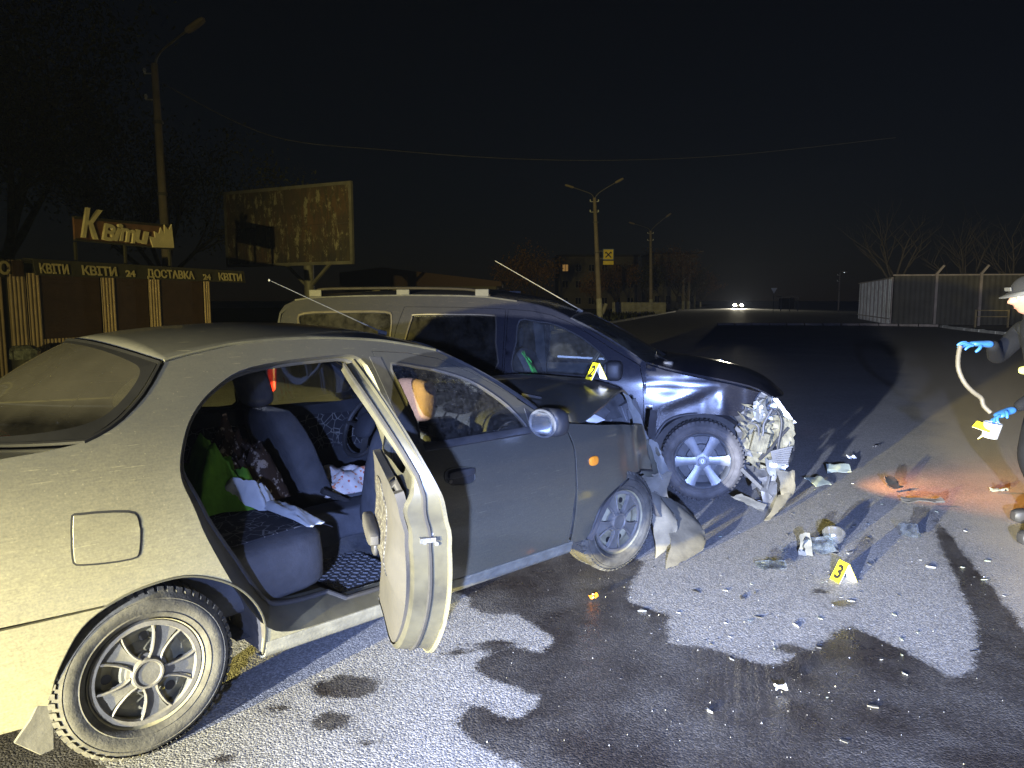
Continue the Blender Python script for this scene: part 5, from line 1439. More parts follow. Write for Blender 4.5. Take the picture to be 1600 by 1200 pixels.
pl = math_n(nt, 'SUBTRACT', math_n(nt, 'SUBTRACT', sepg.outputs[0], math_n(nt, 'MULTIPLY', sepg.outputs[1], 0.47)), 0.62)
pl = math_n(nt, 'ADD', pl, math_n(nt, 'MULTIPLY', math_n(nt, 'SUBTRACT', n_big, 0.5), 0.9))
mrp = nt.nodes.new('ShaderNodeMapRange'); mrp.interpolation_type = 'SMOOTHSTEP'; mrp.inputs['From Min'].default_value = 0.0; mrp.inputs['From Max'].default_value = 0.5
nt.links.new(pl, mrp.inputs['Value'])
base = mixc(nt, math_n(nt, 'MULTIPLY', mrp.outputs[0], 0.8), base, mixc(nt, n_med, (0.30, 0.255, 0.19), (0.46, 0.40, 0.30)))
dark = mixc(nt, 1.0, base, (0.13, 0.115, 0.11), 'MULTIPLY')
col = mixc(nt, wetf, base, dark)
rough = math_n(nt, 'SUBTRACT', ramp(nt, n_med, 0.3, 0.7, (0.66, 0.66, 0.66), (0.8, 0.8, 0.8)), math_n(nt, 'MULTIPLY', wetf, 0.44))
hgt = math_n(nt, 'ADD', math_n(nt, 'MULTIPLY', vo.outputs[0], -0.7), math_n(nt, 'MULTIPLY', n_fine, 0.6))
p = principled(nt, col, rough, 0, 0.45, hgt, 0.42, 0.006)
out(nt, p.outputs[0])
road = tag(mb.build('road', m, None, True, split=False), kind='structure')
at_d = road.data.attributes.new('wet', 'FLOAT', 'POINT')
vals = []
for vt in road.data.vertices:
    x, y = vt.co.x, vt.co.y
    if -2.6 < x < 4.2 and 1.4 < y < 7.2: vals.append(sdf(x, y))
    else:
        b = -0.4
        for (cx, cy), rx, ry in BLOTS[-3:]:
            b = max(b, (1 - math.hypot((x - cx) / rx, (y - cy) / ry)) * 0.3)
        vals.append(b)
at_d.data.foreach_set('value', vals)

# ------------------------------------------------------------------ verge, kerbs
RD_ = Vector((0.287, 0.958, 0)).normalized(); RN = Vector((RD_.y, -RD_.x, 0))
M_grass = simple('verge_grass', (0.045, 0.055, 0.02), 0.95, 0, 0.5, 3, 0.1, 0.6, (0.10, 0.085, 0.05), 0.5)
M_kerb = simple('whitewashed_kerb', (0.50, 0.49, 0.43), 0.85, 0, 0.25, 2, 0.2, 0.2, (0.16, 0.15, 0.13), 0.5)
M_concrete = simple('weathered_concrete', (0.27, 0.225, 0.20), 0.9, 0, 0.25, 1.6, 0.2, 0.3, (0.14, 0.13, 0.11), 0.5)
E0 = Vector((-9.4, 0, 0))
def verge_pt(y): return Vector((-8.6 + 0.30 * y, y, 0))
mb = MB(); ys_l = [34, 45, 60, 80, 110, 150, 200, 300]
mb.grid([[verge_pt(y) + Vector((dx, 0, 0.11 + (0.0 if dx > -1 else 0.25 * noise.noise(Vector((y * .3, dx, 0)))))) for dx in (-90, -60, -35, -20, -12, -7, -3, -0.2)] for y in ys_l])
tag(mb.build('grass_verge', M_grass, None, True, split=False), kind='structure')
# tufts of grass along the verge
mb = MB(); rnd = random.Random(3)
for k in range(2600):
    y = 34 + 80 * rnd.random() ** 1.3
    b = verge_pt(y) + Vector((-0.3 - 9 * rnd.random() ** 1.5, 0, 0.10))
    h = rnd.uniform(0.12, 0.45); a = rnd.uniform(0, 6.28); w_ = rnd.uniform(0.03, 0.08)
    d_ = Vector((math.cos(a), math.sin(a), 0)); l_ = Vector((rnd.uniform(-.1, .1), rnd.uniform(-.1, .1), h))
    mb.add([b - d_ * w_, b + d_ * w_, b + l_], [(0, 1, 2)])
tag(mb.build('verge_tufts', M_grass, None), 'ragged grass tufts along the far left verge', 'grass', kind='stuff')

def kerb_run(name, pts, n, label, w=0.30, h=0.16, kmat=None):
    k = empty(name, pts[0], 0, label, 'kerb')
    path = cr(pts, 20); L = [0]
    for a, b in zip(path, path[1:]): L.append(L[-1] + (b - a).length)
    def pos(s):
        for i in range(len(L) - 1):
            if s <= L[i + 1] or i == len(L) - 2: return path[i].lerp(path[i + 1], (s - L[i]) / max(1e-6, L[i + 1] - L[i]))
    rr = random.Random(n)
    for i in range(n):
        a, b = pos(L[-1] * (i + 0.03) / n), pos(L[-1] * (i + 0.97) / n)
        j = rr.uniform(-0.03, 0.03)
        mb = MB(); mb.bar(a + Vector((0, j, h / 2 - 0.02)) - Vector(pts[0]), b + Vector((0, j + rr.uniform(-.03, .03), h / 2 - 0.02 + rr.uniform(-.02, .01))) - Vector(pts[0]), w, h)
        mb.build('kerb_stone', kmat or M_kerb, k, False, 0.02)
    return k
kerb_run('kerb', [Vector((21.9, 31.6, 0)), Vector((22.9, 36, 0)), Vector((24.0, 40.5, 0)), Vector((25.0, 43.4, 0))], 12, 'broken whitewashed kerb in front of the sheet fence on the right')
kerb_run('kerb', [Vector((25.4, 44.4, 0)), Vector((22, 46.3, 0)), Vector((17.5, 47.2, 0)), Vector((13, 47.4, 0))], 12, 'dim kerb line crossing the dark road in the right distance', kmat=M_concrete)
kerb_run('kerb', [verge_pt(34), verge_pt(60), verge_pt(82), verge_pt(104)], 30, 'pale kerb edging the grass verge left of the road')

# ================================================================== KIOSKS
M_corr = simple('cream_corrugated_sheet', (0.36, 0.27, 0.20), 0.6, 0.0, 0.2, 3, 0.4, 0.0, (0.16, 0.13, 0.08), 0.45)
M_shut = simple('brown_shutter', (0.052, 0.030, 0.018), 0.6, 0, 0.2, 3, 0.4)
M_awn = simple('dark_awning', (0.045, 0.042, 0.032), 0.8, 0, 0.2, 3, 0.2)
M_letter = simple('cream_letters', (0.42, 0.36, 0.22), 0.7, 0, 0.2, 3)
M_signred = simple('faded_red_board', (0.13, 0.06, 0.04), 0.7, 0, 0.3, 3, 0.2, 0.0, (0.3, 0.2, 0.12), 0.4)
M_signcream = simple('cream_sign', (0.62, 0.54, 0.38), 0.7, 0, 0.15, 3)
KP = Vector((-10.05, 15.4, 0)); KA = math.atan2(RD_.y, RD_.x)
def kt(px):
    """distance along the shop front that shows at a pixel column"""
    k = (px - 800) / FPX * 1.0
    return (k * KP.y - KP.x) / (RD_.x - k * RD_.y)
kiosk = empty('flower_kiosk', KP, KA, 'cream corrugated flower kiosk with brown shutters and lettered awning', 'kiosk')
# local: x along the front, y into the kiosk (left of travel), z up
def corrugated(mb, x0, x1, z0, z1, y, pitch=0.09, amp=0.018):
    n = max(2, int((x1 - x0) / pitch * 4)); a = []
    for i in range(n + 1):
        x = x0 + (x1 - x0) * i / n
        ph = (x / pitch) % 1.0
        d = amp if ph < 0.4 else (amp * (0.5 - ph) * 10 if ph < 0.5 else (0 if ph < 0.9 else amp * (ph - 0.9) * 10))
        a.append((x, -d))
    mb.grid([[Vector((x, y + d, z)) for x, d in a] for z in (z0, z1)])
T0, T1 = kt(48), kt(373)
for nm, a, b, z0, z1 in [('wall_post', 48, 68, 0, 2.1), ('wall_post', 163, 184, 0, 2.1), ('wall_post', 237, 254, 0, 2.1), ('wall_post', 322, 332, 0, 2.1)]:
    mb = MB(); corrugated(mb, kt(a), kt(b), z0, z1, 0.0); mb.build(nm, M_corr, kiosk, False, thick=0.01)
for a, b in ((68, 163), (184, 237), (254, 322)):
    mb = MB(); corrugated(mb, kt(a), kt(b), 0, 0.72, 0.02); mb.build('lower_wall', M_corr, kiosk, False, thick=0.01)
    mb = MB(); x0, x1 = kt(a), kt(b)
    n = 15
    for i in range(n): mb.box((x0 + 0.01, 0.03 + 0.012 * (i % 2) * 0, 0.74 + i * 1.34 / n), (x1 - 0.01, 0.06, 0.74 + (i + 0.93) * 1.34 / n))
    mb.box((x0, 0.055, 0.72), (x1, 0.075, 2.1)); mb.build('shutter', M_shut, kiosk)
mb = MB(); mb.box((T0, 0.1, 0.0), (kt(332), 2.6, 2.3)); mb.build('kiosk_body', M_awn, kiosk)
mb = MB(); mb.box((T0 - 0.1, -0.02, 2.30), (T1, 2.8, 2.38)); mb.build('kiosk_roof', M_awn, kiosk)
mb = MB(); mb.grid([[Vector((x, -0.30, 2.05)), Vector((x, -0.26, 2.37)), Vector((x, 0.0, 2.385))] for x in (T0 - 0.05, T1)]); aw = mb.build('awning', M_awn, kiosk, thick=0.02)
RX = Matrix.Rotation(R(90), 4, 'X')
for txt, a, b in (('КВІТИ', 50, 95), ('КВІТИ', 116, 170), ('24', 185, 200), ('ДОСТАВКА', 218, 292), ('24', 306, 318), ('КВІТИ', 330, 366)):
    x0, x1 = kt(a), kt(b)
    sz = 0.27 if txt != '24' else 0.20
    o = text_mesh('lettering', txt, sz, M_letter, aw, Matrix(), 0.004, 'LEFT', 0, 0.008)
    wd = max(v.co.x for v in o.data.vertices) - min(v.co.x for v in o.data.vertices)
    o.data.transform(Matrix.Translation((x0, -0.345, 2.10)) @ Matrix.Rotation(R(-7), 4, 'X') @ RX @ Matrix.Diagonal(((x1 - x0) / max(wd, .01), 1, 1, 1)))
# neighbour kiosk at the picture's edge
nk = empty('neighbour_kiosk', KP, KA, 'cream corrugated kiosk wall at the left edge beside the flower kiosk', 'kiosk')
for a, b in ((-60, 17), (19, 46)):
    mb = MB(); corrugated(mb, kt(a), kt(b), 0, 2.35, 0.0 if a > 0 else 0.15); mb.build('wall_sheet', M_corr, nk, thick=0.01)
mb = MB(); mb.box((kt(-60), 0.2, 0.0), (kt(46), 2.6, 2.36)); mb.build('kiosk_body', M_awn, nk)
mb = MB(); mb.box((kt(-40), -0.08, 2.0), (kt(11), 0.10, 2.36)); mb.build('fascia', M_awn, nk)
text_mesh('fascia_mark', 'С', 0.34, M_letter, nk, Matrix.Translation((kt(1), -0.085, 2.06)) @ RX, 0.004, 'LEFT', 0, 0.012)
mb = MB(); mb.box((kt(25), -0.06, 2.02), (kt(41), -0.03, 2.34)); mb.build('notice_board', M_shut, nk)
# rooftop sign
sg = empty('rooftop_sign', KP, KA, 'old rooftop sign with swooping cream letters on a faded red board', 'sign')
def kz(px, py):
    t = kt(px); P_ = KP + RD_ * t
    return CAM_H + (470 - py) / FPX * P_.y
sx0, sx1 = kt(128), kt(278)
mb = MB(); mb.add([(sx0, 0.0, kz(128, 376)), (sx1, 0.0, kz(278, 390)), (kt(276), 0.0, kz(276, 355)), (sx0, 0.0, kz(128, 342))], [(0, 1, 2, 3)]); mb.build('board', M_signred, sg, thick=0.05, outdir=(0, -1, 0))
mb = MB(); mb.bar((sx0, 0.03, kz(128, 343)), (kt(276), 0.03, kz(276, 356)), 0.06); mb.bar((sx0, 0.03, kz(128, 376)), (sx1, 0.03, kz(278, 390)), 0.06)
for q in (130, 206, 274): mb.bar((kt(q), 0.05, 2.36), (kt(q), 0.05, kz(q, 380)), 0.05)
mb.build('sign_frame', M_awn, sg)
def letter_at(txt, a, b, ybase, ytop, shear=0.15):
    x0, x1, z0, z1 = kt(a), kt(b), kz(a, ybase), kz(a, ytop)
    o = text_mesh('lettering', txt, 1.0, M_signcream, sg, Matrix(), 0.03, 'LEFT', shear, 0.02)
    X = [v.co.x for v in o.data.vertices]; Y = [v.co.y for v in o.data.vertices]
    Mx = Matrix.Translation((x0, -0.03, z0)) @ Matrix.Rotation(math.atan2(kz(b, ybase + 5) - z0, x1 - x0) * 0.9, 4, 'Y').inverted() @ RX @ Matrix.Diagonal(((x1 - x0) / (max(X) - min(X)), (z1 - z0) / (max(Y) - min(Y)), 1, 1)) @ Matrix.Translation((-min(X), -min(Y), 0))
    o.data.transform(Mx)
letter_at('К', 136, 168, 373, 326, 0.25); letter_at('в', 168, 186, 376, 350); letter_at('і', 184, 195, 377, 348); letter_at('m', 194, 218, 378, 357); letter_at('u', 217, 238, 380, 360)
mb = MB(); fz = lambda a, b: Vector((kt(a), -0.03, kz(a, b)))
mb.add([fz(246, 388), fz(241, 371), fz(250, 374), fz(249, 364), fz(256, 368), fz(259, 358), fz(264, 368), fz(265, 354), fz(271, 363), fz(276, 353), fz(278, 389)], [tuple(range(11))]); mb.build('flower_shape', M_signcream, sg, thick=0.03, outdir=(0, -1, 0))
# things standing before the kiosk
def ground_at(px, Y): return Vector(((px - 800) / FPX * Y, Y, 0))
M_bag = glass('plastic_bag', (0.6, 0.65, 0.7), 1.0, 0.25, (0.35, 0.38, 0.42), 8)
b = empty('litter_bin', ground_at(38, 14.6), 0.2, 'small litter bin with a shiny bag beside the kiosk post', 'bin')
mb = MB(); mb.lathe([(0.0, 0.0), (0.20, 0.0), (0.24, 0.55), (0.25, 0.57), (0.22, 0.57), (0.19, 0.03)], 20); mb.build('bin_body', M_black, b, True, ang=40)
mb = MB(); mb.lathe([(0.255, 0.40), (0.27, 0.56), (0.24, 0.60), (0.16, 0.66), (0.0, 0.62)], 14); 
for i, p in enumerate(mb.v): mb.v[i] = p + Vector((noise.noise(p * 9), noise.noise(p * 9 + Vector((5, 0, 0))), 0)) * 0.06
mb.build('bin_bag', M_bag, b, True, ang=20)
bx = empty('wooden_crate', ground_at(86, 16.2), 0.3, 'dark wooden crate standing under the first kiosk shutter', 'crate')
for k in range(4):
    mb = MB(); mb.box((-0.45, -0.25, 0.02 + k * 0.16), (0.45, -0.23, 0.15 + k * 0.16)); mb.build('slat', M_shut, bx)
mb = MB(); mb.box((-0.45, -0.225, 0.02), (0.45, 0.25, 0.62)); mb.build('crate_body', M_shut, bx)

# ================================================================== BILLBOARD
m, nt = new_mat('torn_poster'); v = coords(nt)
n1 = tex_noise(nt, coords(nt, (0.9, 0.9, 0.55)), 2.4, 8, 0.75); n2 = tex_noise(nt, v, 0.5, 4); n3 = tex_noise(nt, coords(nt, (3, 3, 0.6)), 2.0, 6, 0.7)
c1 = ramp(nt, n1, 0.52, 0.56, (0.05, 0.042, 0.035), (0.20, 0.185, 0.15)); c2 = ramp(nt, n2, 0.4, 0.62, (0.03, 0.028, 0.035), (0.09, 0.055, 0.04))
col = mixc(nt, ramp(nt, n3, 0.45, 0.55), c1, c2)
col = mixc(nt, ramp(nt, tex_noise(nt, v, 1.3, 7, 0.8), 0.60, 0.64), col, (0.20, 0.165, 0.08))
out(nt, principled(nt, col, 0.8, 0, 0.2, n1, 0.3, 0.02).outputs[0]); M_poster = m
BL, BR = at(355, 353, 31.7), at(547, 352, 28.8)
bb = empty('billboard', Vector(((BL.x + BR.x) / 2, (BL.y + BR.y) / 2, 0)), math.atan2(BR.y - BL.y, BR.x - BL.x), 'weathered billboard with peeling layers of torn posters', 'billboard')
hw = (BR - BL).length / 2
zt, zb = at(450, 296, 30.2).z, at(450, 411, 30.2).z
cols_, rws = 6, 2
for i in range(cols_):
    for j in range(rws):
        mb = MB(); mb.box((-hw + 2 * hw * i / cols_ + 0.006, -0.02, zb + (zt - zb) * j / rws + 0.006), (-hw + 2 * hw * (i + 1) / cols_ - 0.006, 0.04, zb + (zt - zb) * (j + 1) / rws - 0.006)); mb.build('poster_panel', M_poster, bb)
M_pole_steel = simple('painted_steel', (0.12, 0.115, 0.12), 0.6, 0.2, 0.3, 2)
mb = MB()
for z in (zb - 0.05, zt + 0.05): mb.bar((-hw - 0.1, 0.02, z), (hw + 0.1, 0.02, z), 0.12)
for x in (-hw - 0.05, hw + 0.05): mb.bar((x, 0.02, zb), (x, 0.02, zt), 0.12)
mb.box((-hw, 0.06, zb), (hw, 0.16, zt)); mb.build('billboard_frame', M_pole_steel, bb)
mb = MB(); mb.tube([(0.9, 0.25, 0), (0.9, 0.25, zb + 1.5)], 0.20, 12); mb.bar((0.9, 0.25, zb - 1.0), (-0.3, 0.2, zb), 0.10); mb.bar((0.9, 0.25, zb - 1.0), (2.1, 0.2, zb), 0.10); mb.build('column', M_pole_steel, bb, True, ang=40)

# ================================================================== STREET POLES
def street_pole(name, base, h, label, arms, lean=(0, 0), white=0.0, r0=0.17, r1=0.10, group=None):
    p = empty(name, base, 0, label, 'street lamp', group)
    top = Vector((lean[0], lean[1], h))
    mb = MB(); mb.tube([Vector((0, 0, 0)).lerp(top, t) for t in (0, .25, .5, .75, 1)], [r0 + (r1 - r0) * t for t in (0, .25, .5, .75, 1)], 10); mb.build('pole', M_concrete, p, True, ang=40)
    if white:
        mb = MB(); mb.tube([Vector((0, 0, 0.02)), Vector((0, 0, 0)).lerp(top, white / h)], [r0 + 0.006, r0 - 0.0], 10); mb.build('whitewash', M_kerb, p, True, ang=40)
    mb = MB()
    for fz_ in (0.55, 0.80): mb.tube([top * fz_ + Vector((0, 0, -.05)), top * fz_ + Vector((0, 0, .05))], r0 * 0.95, 10)
    mb.build('pole_band', M_pole_steel, p, True, ang=40)
    mb = MB()
    for k, dz in enumerate((-0.3, -1.1)):
        for sx in ((-1,) if len(arms) == 1 else (-1, 1)):
            q = top + Vector((sx * 0.32, 0, dz)); mb.bar(top + Vector((0, 0, dz)), q, 0.03); mb.lathe([(0, 0), (0.05, 0.02), (0.04, 0.07), (0.06, 0.1), (0.03, 0.17), (0, 0.18)], 8, Matrix.Translation(q))
    tag(mb.build('insulators', M_white, p, True, ang=40), kind='stuff')
    for (dx, dy, dz) in arms:
        e = top + Vector((dx, dy, dz)); pth = cr([top + Vector((0, 0, -0.3)), top + Vector((dx * .12, dy * .12, 0.25)), top.lerp(e, 0.6) + Vector((0, 0, 0.1)), e], 5)
        mb = MB(); mb.tube(pth, 0.035, 6); am = mb.build('lamp_arm', M_pole_steel, p, True)
        dv = (pth[-1] - pth[-4]).normalized()
        mb = MB(); superbox(mb, (0, 0, 0), (0.75, 0.28, 0.18), 0.6, 14, 8, Matrix.Translation(e + dv * 0.3) @ dv.to_track_quat('X', 'Z').to_matrix().to_4x4()); mb.build('lamp_head', M_concrete, am, True)
    return p
street_pole('street_lamp', at(262, 440, 24.6) * Vector((1, 1, 0)) if False else Vector((at(262, 400, 24.6).x, 24.6, 0)), 9.0, 'tall concrete lamp post rising behind the flower kiosk', [(1.1, 0, 1.0)], (-0.12, 0))
street_pole('street_lamp', Vector((7.05, 60, 0.1)), 9.5, 'leaning concrete lamp post carrying the yellow sign', [(-1.7, 0, 0.8), (1.6, -0.5, 1.1)], (-0.55, 0), 1.6, 0.24, 0.13)
street_pole('street_lamp', Vector((16.35, 88, 0.1)), 9.5, 'second roadside lamp post beside the picket fence', [(-1.9, 0, 0.8), (1.6, -1, 1.5)], (-0.25, 0), 1.6, 0.24, 0.13)
street_pole('street_lamp', Vector((27.4, 120, 0.1)), 9.0, 'left one of the two thin posts in front of the far block', [(-1.8, 0, 0.6)], (-0.1, 0), 1.4, 0.22, 0.12)
street_pole('street_lamp', Vector((29.4, 125, 0.1)), 9.0, 'right one of the two thin posts in front of the far block', [(1.6, 0, 0.5)], (0.1, 0), 1.4, 0.22, 0.12)
# yellow bank sign on the pole
M_signyel = simple('sign_yellow', (0.62, 0.46, 0.02), 0.5, 0, 0.1, 3)
M_signblue = simple('sign_blue', (0.05, 0.10, 0.22), 0.5, 0, 0.1, 3)
ys_ = empty('bank_sign', Vector((7.62, 59.7, 0)), 0, 'square yellow sign with black crossed mark and plate beneath, on the leaning post', 'sign')
zc = at(945, 398, 59.7).z
mb = MB(); mb.box((-0.44, 0.0, zc - 0.42), (0.44, 0.12, zc + 0.46)); mb.build('sign_back', M_signblue, ys_)
mb = MB(); mb.box((-0.38, -0.03, zc - 0.36), (0.38, 0.0, zc + 0.40)); mb.build('sign_face', M_signyel, ys_)
mb = MB()
for sx in (-1, 1):
    mb.bar((sx * 0.22, -0.045, zc - 0.22), (-sx * 0.22, -0.045, zc + 0.22), 0.09, 0.02, (0, 1, 0)); mb.bar((-sx * 0.20, -0.045, zc + 0.20), (-sx * 0.26, -0.045, zc + 0.10), 0.07, 0.02, (0, 1, 0))
mb.build('crossed_mark', M_ink, ys_)
mb = MB(); mb.box((-0.40, 0.0, zc - 0.78), (0.42, 0.08, zc - 0.48)); mb.build('lower_plate', M_signyel, ys_)
mb = MB(); mb.bar((-0.85, 0.3, zc + 0.3), (0.2, 0.1, zc + 0.3), 0.05); mb.bar((-0.85, 0.3, zc - 0.3), (0.2, 0.1, zc - 0.3), 0.05); mb.build('sign_bracket', M_pole_steel, ys_)
# overhead wire
mb = MB(); mb.tube(cr([at(252, 130, 24.6), at(430, 214, 30), at(600, 234, 36), at(800, 248, 43), at(980, 250, 49), at(1160, 241, 55), at(1400, 215, 60)], 8), 0.016, 5)
tag(mb.build('overhead_wire', M_pole_steel, None, True), 'thin sagging wire strung across the dark sky', 'wire')

# ================================================================== FENCES ON THE RIGHT
M_sheet = simple('grey_sheet_panel', (0.065, 0.058, 0.045), 0.75, 0.1, 0.25, 1.5, 0.3, 0.0, (0.07, 0.065, 0.05), 0.5)
fen = empty('sheet_fence', Vector((23.8, 47.0, 0)), math.atan2(-1.6, 8.3), 'grey sheet fence with angled post tops on the right', 'fence')
for i in range(8):
    x0 = i * 2.5
    if i:
        mb = MB(); mb.bar((x0, -0.06, 0), (x0, -0.06, 3.25), 0.16, 0.14); mb.bar((x0, -0.06, 3.2), (x0 + 0.38, -0.06, 3.70), 0.13, 0.12); mb.build('fence_post', M_concrete, fen)
    mb = MB(); corrugated(mb, x0 + 0.09, x0 + 2.41, 0.05, 3.1, 0.0, 0.30, 0.02); pn = mb.build('fence_panel', M_sheet, fen, thick=0.01)
    mb = MB(); mb.bar((x0, -0.03, 3.12), (x0 + 2.5, -0.03, 3.12), 0.08); mb.build('top_rail', M_concrete, fen)
rf = empty('railing_fence', Vector((23.8, 47.0, 0)), math.atan2(15, 4.9), 'tall railing of thin pale bars running away from the sheet fence', 'fence')
for i in range(26):
    x = i * 0.62
    mb = MB(); mb.bar((x, 0, 0.05), (x, 0, 3.0), 0.07, 0.05); mb.build('railing_bar', M_kerb if i % 3 else M_concrete, rf)
for z in (0.4, 2.95):
    mb = MB(); mb.bar((0, 0.05, z), (16, 0.05, z), 0.06); mb.build('rail', M_concrete, rf)
bf = empty('timber_barrier', Vector((26.9, 43.4, 0)), -0.15, 'open timber barrier of two bars standing in front of the sheet fence', 'barrier')
M_wood = simple('weathered_wood', (0.22, 0.17, 0.09), 0.85, 0, 0.3, 3)
for x in (0, 1.75):
    mb = MB(); mb.bar((x, 0, 0), (x, 0, 1.02), 0.09); mb.build('upright', M_wood, bf)
for z in (0.62, 0.98):
    mb = MB(); mb.bar((0.05, -0.02, z), (1.7, -0.02, z), 0.09, 0.05); mb.build('crossbar', M_wood, bf)

# ================================================================== TREES
M_bark = simple('bark', (0.055, 0.047, 0.038), 0.95, 0, 0.3, 4, 0.1, 0.4)
M_barkw = simple('limewashed_bark', (0.45, 0.43, 0.37), 0.95, 0, 0.2, 4, 0.1, 0.3)
M_leafg = simple('dark_leaves', (0.05, 0.052, 0.02), 0.8, 0, 0.5, 2, 0.2)
M_leafo = simple('autumn_leaves', (0.17, 0.095, 0.04), 0.8, 0, 0.5, 2, 0.2)
def tree(name, base, h, spread, leaf, n_leaf, label, seed, lw=0.0, trunk_r=0.16, leaf_size=0.22, first=0.25, group=None):
    rnd = random.Random(seed)
    t = empty(name, base, 0, label, 'tree', group)
    mb = MB(); tips = []
    def limb(p, d, L, r, depth):
        n = 4; path = [p]; rr = [r]; q = p.copy(); dd_ = d.copy()
        for k in range(n):
            dd_ = (dd_ + Vector((rnd.uniform(-1, 1), rnd.uniform(-1, 1), rnd.uniform(-.3, .7))) * 0.17).normalized()
            q = q + dd_ * (L / n); path.append(q.copy()); rr.append(r * (1 - 0.6 * (k + 1) / n))
            if depth > 0 and k >= 1:
                for _ in range(2 if depth > 1 else 1):
                    a = rnd.uniform(0, 6.28); sd = (dd_ * 0.75 + Vector((math.cos(a), math.sin(a), rnd.uniform(0, .6))) * 0.8).normalized()
                    limb(q, sd, L * rnd.uniform(0.45, 0.7), rr[-1] * 0.65, depth - 1)
            if depth <= 1: tips.append((q.copy(), L))
        mb.tube(path, rr, 5 if depth < 2 else 8)
    tp = [Vector((0, 0, 0)), Vector((rnd.uniform(-.1, .1), 0, h * first * 0.5)), Vector((rnd.uniform(-.15, .15), rnd.uniform(-.1, .1), h * first))]
    mb.tube(tp, [trunk_r, trunk_r * .85, trunk_r * .75], 9)
    for k in range(5):
        a = 6.28 * k / 5 + rnd.uniform(-.4, .4); up = rnd.uniform(0.7, 1.6) if k else 4
        limb(tp[-1] - Vector((0, 0, 0.12 * k)), Vector((math.cos(a) * spread, math.sin(a) * spread, up)).normalized(), h * (1 - first) * rnd.uniform(0.5, 0.68), trunk_r * 0.5, 2)
    mb.build('trunk', M_bark, t, True, ang=60)
    if lw:
        mb = MB(); mb.tube([Vector((0, 0, 0)), Vector((0, 0, lw))], [trunk_r * 1.06, trunk_r * 1.0], 9); mb.build('limewash', M_barkw, t, True)
    if n_leaf:
        mb = MB()
        for _ in range(n_leaf):
            p, L = rnd.choice(tips)
            c = p + Vector((rnd.gauss(0, 1), rnd.gauss(0, 1), rnd.gauss(0, .8))) * (h * 0.045)
            a = Vector((rnd.uniform(-1, 1), rnd.uniform(-1, 1), rnd.uniform(-1, 1))).normalized(); b = a.cross(Vector((rnd.random(), rnd.random(), 1))).normalized()
            s = leaf_size * rnd.uniform(.5, 1.2)
            mb.add([c - a * s, c + b * s * .5, c + a * s, c - b * s * .5], [(0, 1, 2, 3)])
        tag(mb.build('crown', leaf, t), kind='stuff')
    return t
tree('leafy_tree', Vector((-19.5, 29, 0)), 13, 1.1, M_leafg, 22000, 'large dark leafy tree behind the kiosks at the left edge', 2, 0, 0.35, 0.11)
tree('leafy_tree', Vector((-15.0, 33, 0)), 9.5, 1.0, M_leafg, 11000, 'smaller dark tree just left of the kiosk lamp post', 22, 0, 0.25, 0.10)
tree('thin_tree', Vector((0.6, 75, 0.1)), 6.5, 0.8, M_leafo, 1800, 'sparse thin tree furthest left behind the estate car roof', 5, 1.3, 0.13, 0.13)
tree('thin_tree', Vector((2.4, 78, 0.1)), 7.2, 0.8, M_leafo, 2400, 'sparse taller tree left of the lit apartment window', 6, 1.3, 0.14, 0.13)
tree('thin_tree', Vector((9.4, 82, 0.1)), 4.8, 0.9, M_leafo, 1400, 'low brown tree between lamp post and white stump', 7, 1.2, 0.12, 0.12)
tree('thin_tree', Vector((13.2, 96, 0.1)), 7.0, 0.8, M_leafo, 2200, 'brown tree behind the picket fence', 8, 1.2, 0.14, 0.14)
tree('thin_tree', Vector((18.4, 100, 0.1)), 7.0, 0.8, M_leafg, 2200, 'bushy tree right of the second lamp post', 9, 1.2, 0.14, 0.14)
tree('thin_tree', Vector((26.0, 118, 0.1)), 9.5, 0.7, M_leafo, 2600, 'tall brown tree beside the twin thin posts', 10, 1.2, 0.16, 0.16)
tree('thin_tree', Vector((32.0, 135, 0.1)), 8.0, 0.9, M_leafg, 3000, 'round green tree right of the twin thin posts', 11, 1.2, 0.16, 0.17, 0.2)
tree('thin_tree', Vector((41.5, 165, 0.1)), 8.5, 0.9, M_leafo, 3000, 'autumn coloured tree nearest the oncoming headlights', 12, 1.2, 0.18, 0.2, 0.2)
tree('bare_tree', Vector((27.5, 54, 0)), 9.0, 0.8, None, 0, 'bare branching tree left of centre behind the sheet fence', 13, 0, 0.2, 0.2, 0.3)
tree('bare_tree', Vector((32.5, 54, 0)), 8.0, 0.8, None, 0, 'bare tree with forked limbs behind the middle fence panels', 14, 0, 0.18, 0.2, 0.3)
tree('bare_tree', Vector((35.5, 53, 0)), 8.0, 0.8, None, 0, 'bare tree nearest the right edge behind the fence', 15, 0, 0.18, 0.2, 0.3)
st_ = empty('limewashed_stump', Vector((9.1, 76, 0.1)), 0, 'leaning whitewashed stump beside the picket fence', 'stump')
mb = MB(); mb.tube([(0, 0, 0), (0.25, 0, 0.6), (0.45, 0, 1.15)], [0.24, 0.2, 0.18], 9); mb.build('trunk', M_barkw, st_, True)

# picket fence along the verge
pf = empty('picket_fence', Vector((11.0, 82, 0.1)), 0.05, 'pale picket fence on the verge behind the second lamp post', 'fence')
mb = MB()
for i in range(44):
    x = i * 0.135; hh = 1.3 + 0.05 * noise.noise(Vector((i * .7, 0, 0)))
    mb.prism([(x, 0), (x + 0.09, 0), (x + 0.09, hh - .08), (x + 0.045, hh), (x, hh - .08)], -0.02, 0.0, Matrix.Rotation(R(90), 4, 'X'))
tag(mb.build('pickets', M_kerb, pf), kind='stuff')
mb = MB(); mb.bar((0, 0.05, 0.35), (5.9, 0.05, 0.35), 0.06); mb.bar((0, 0.05, 1.0), (5.9, 0.05, 1.0), 0.06); mb.build('rails', M_wood, pf)

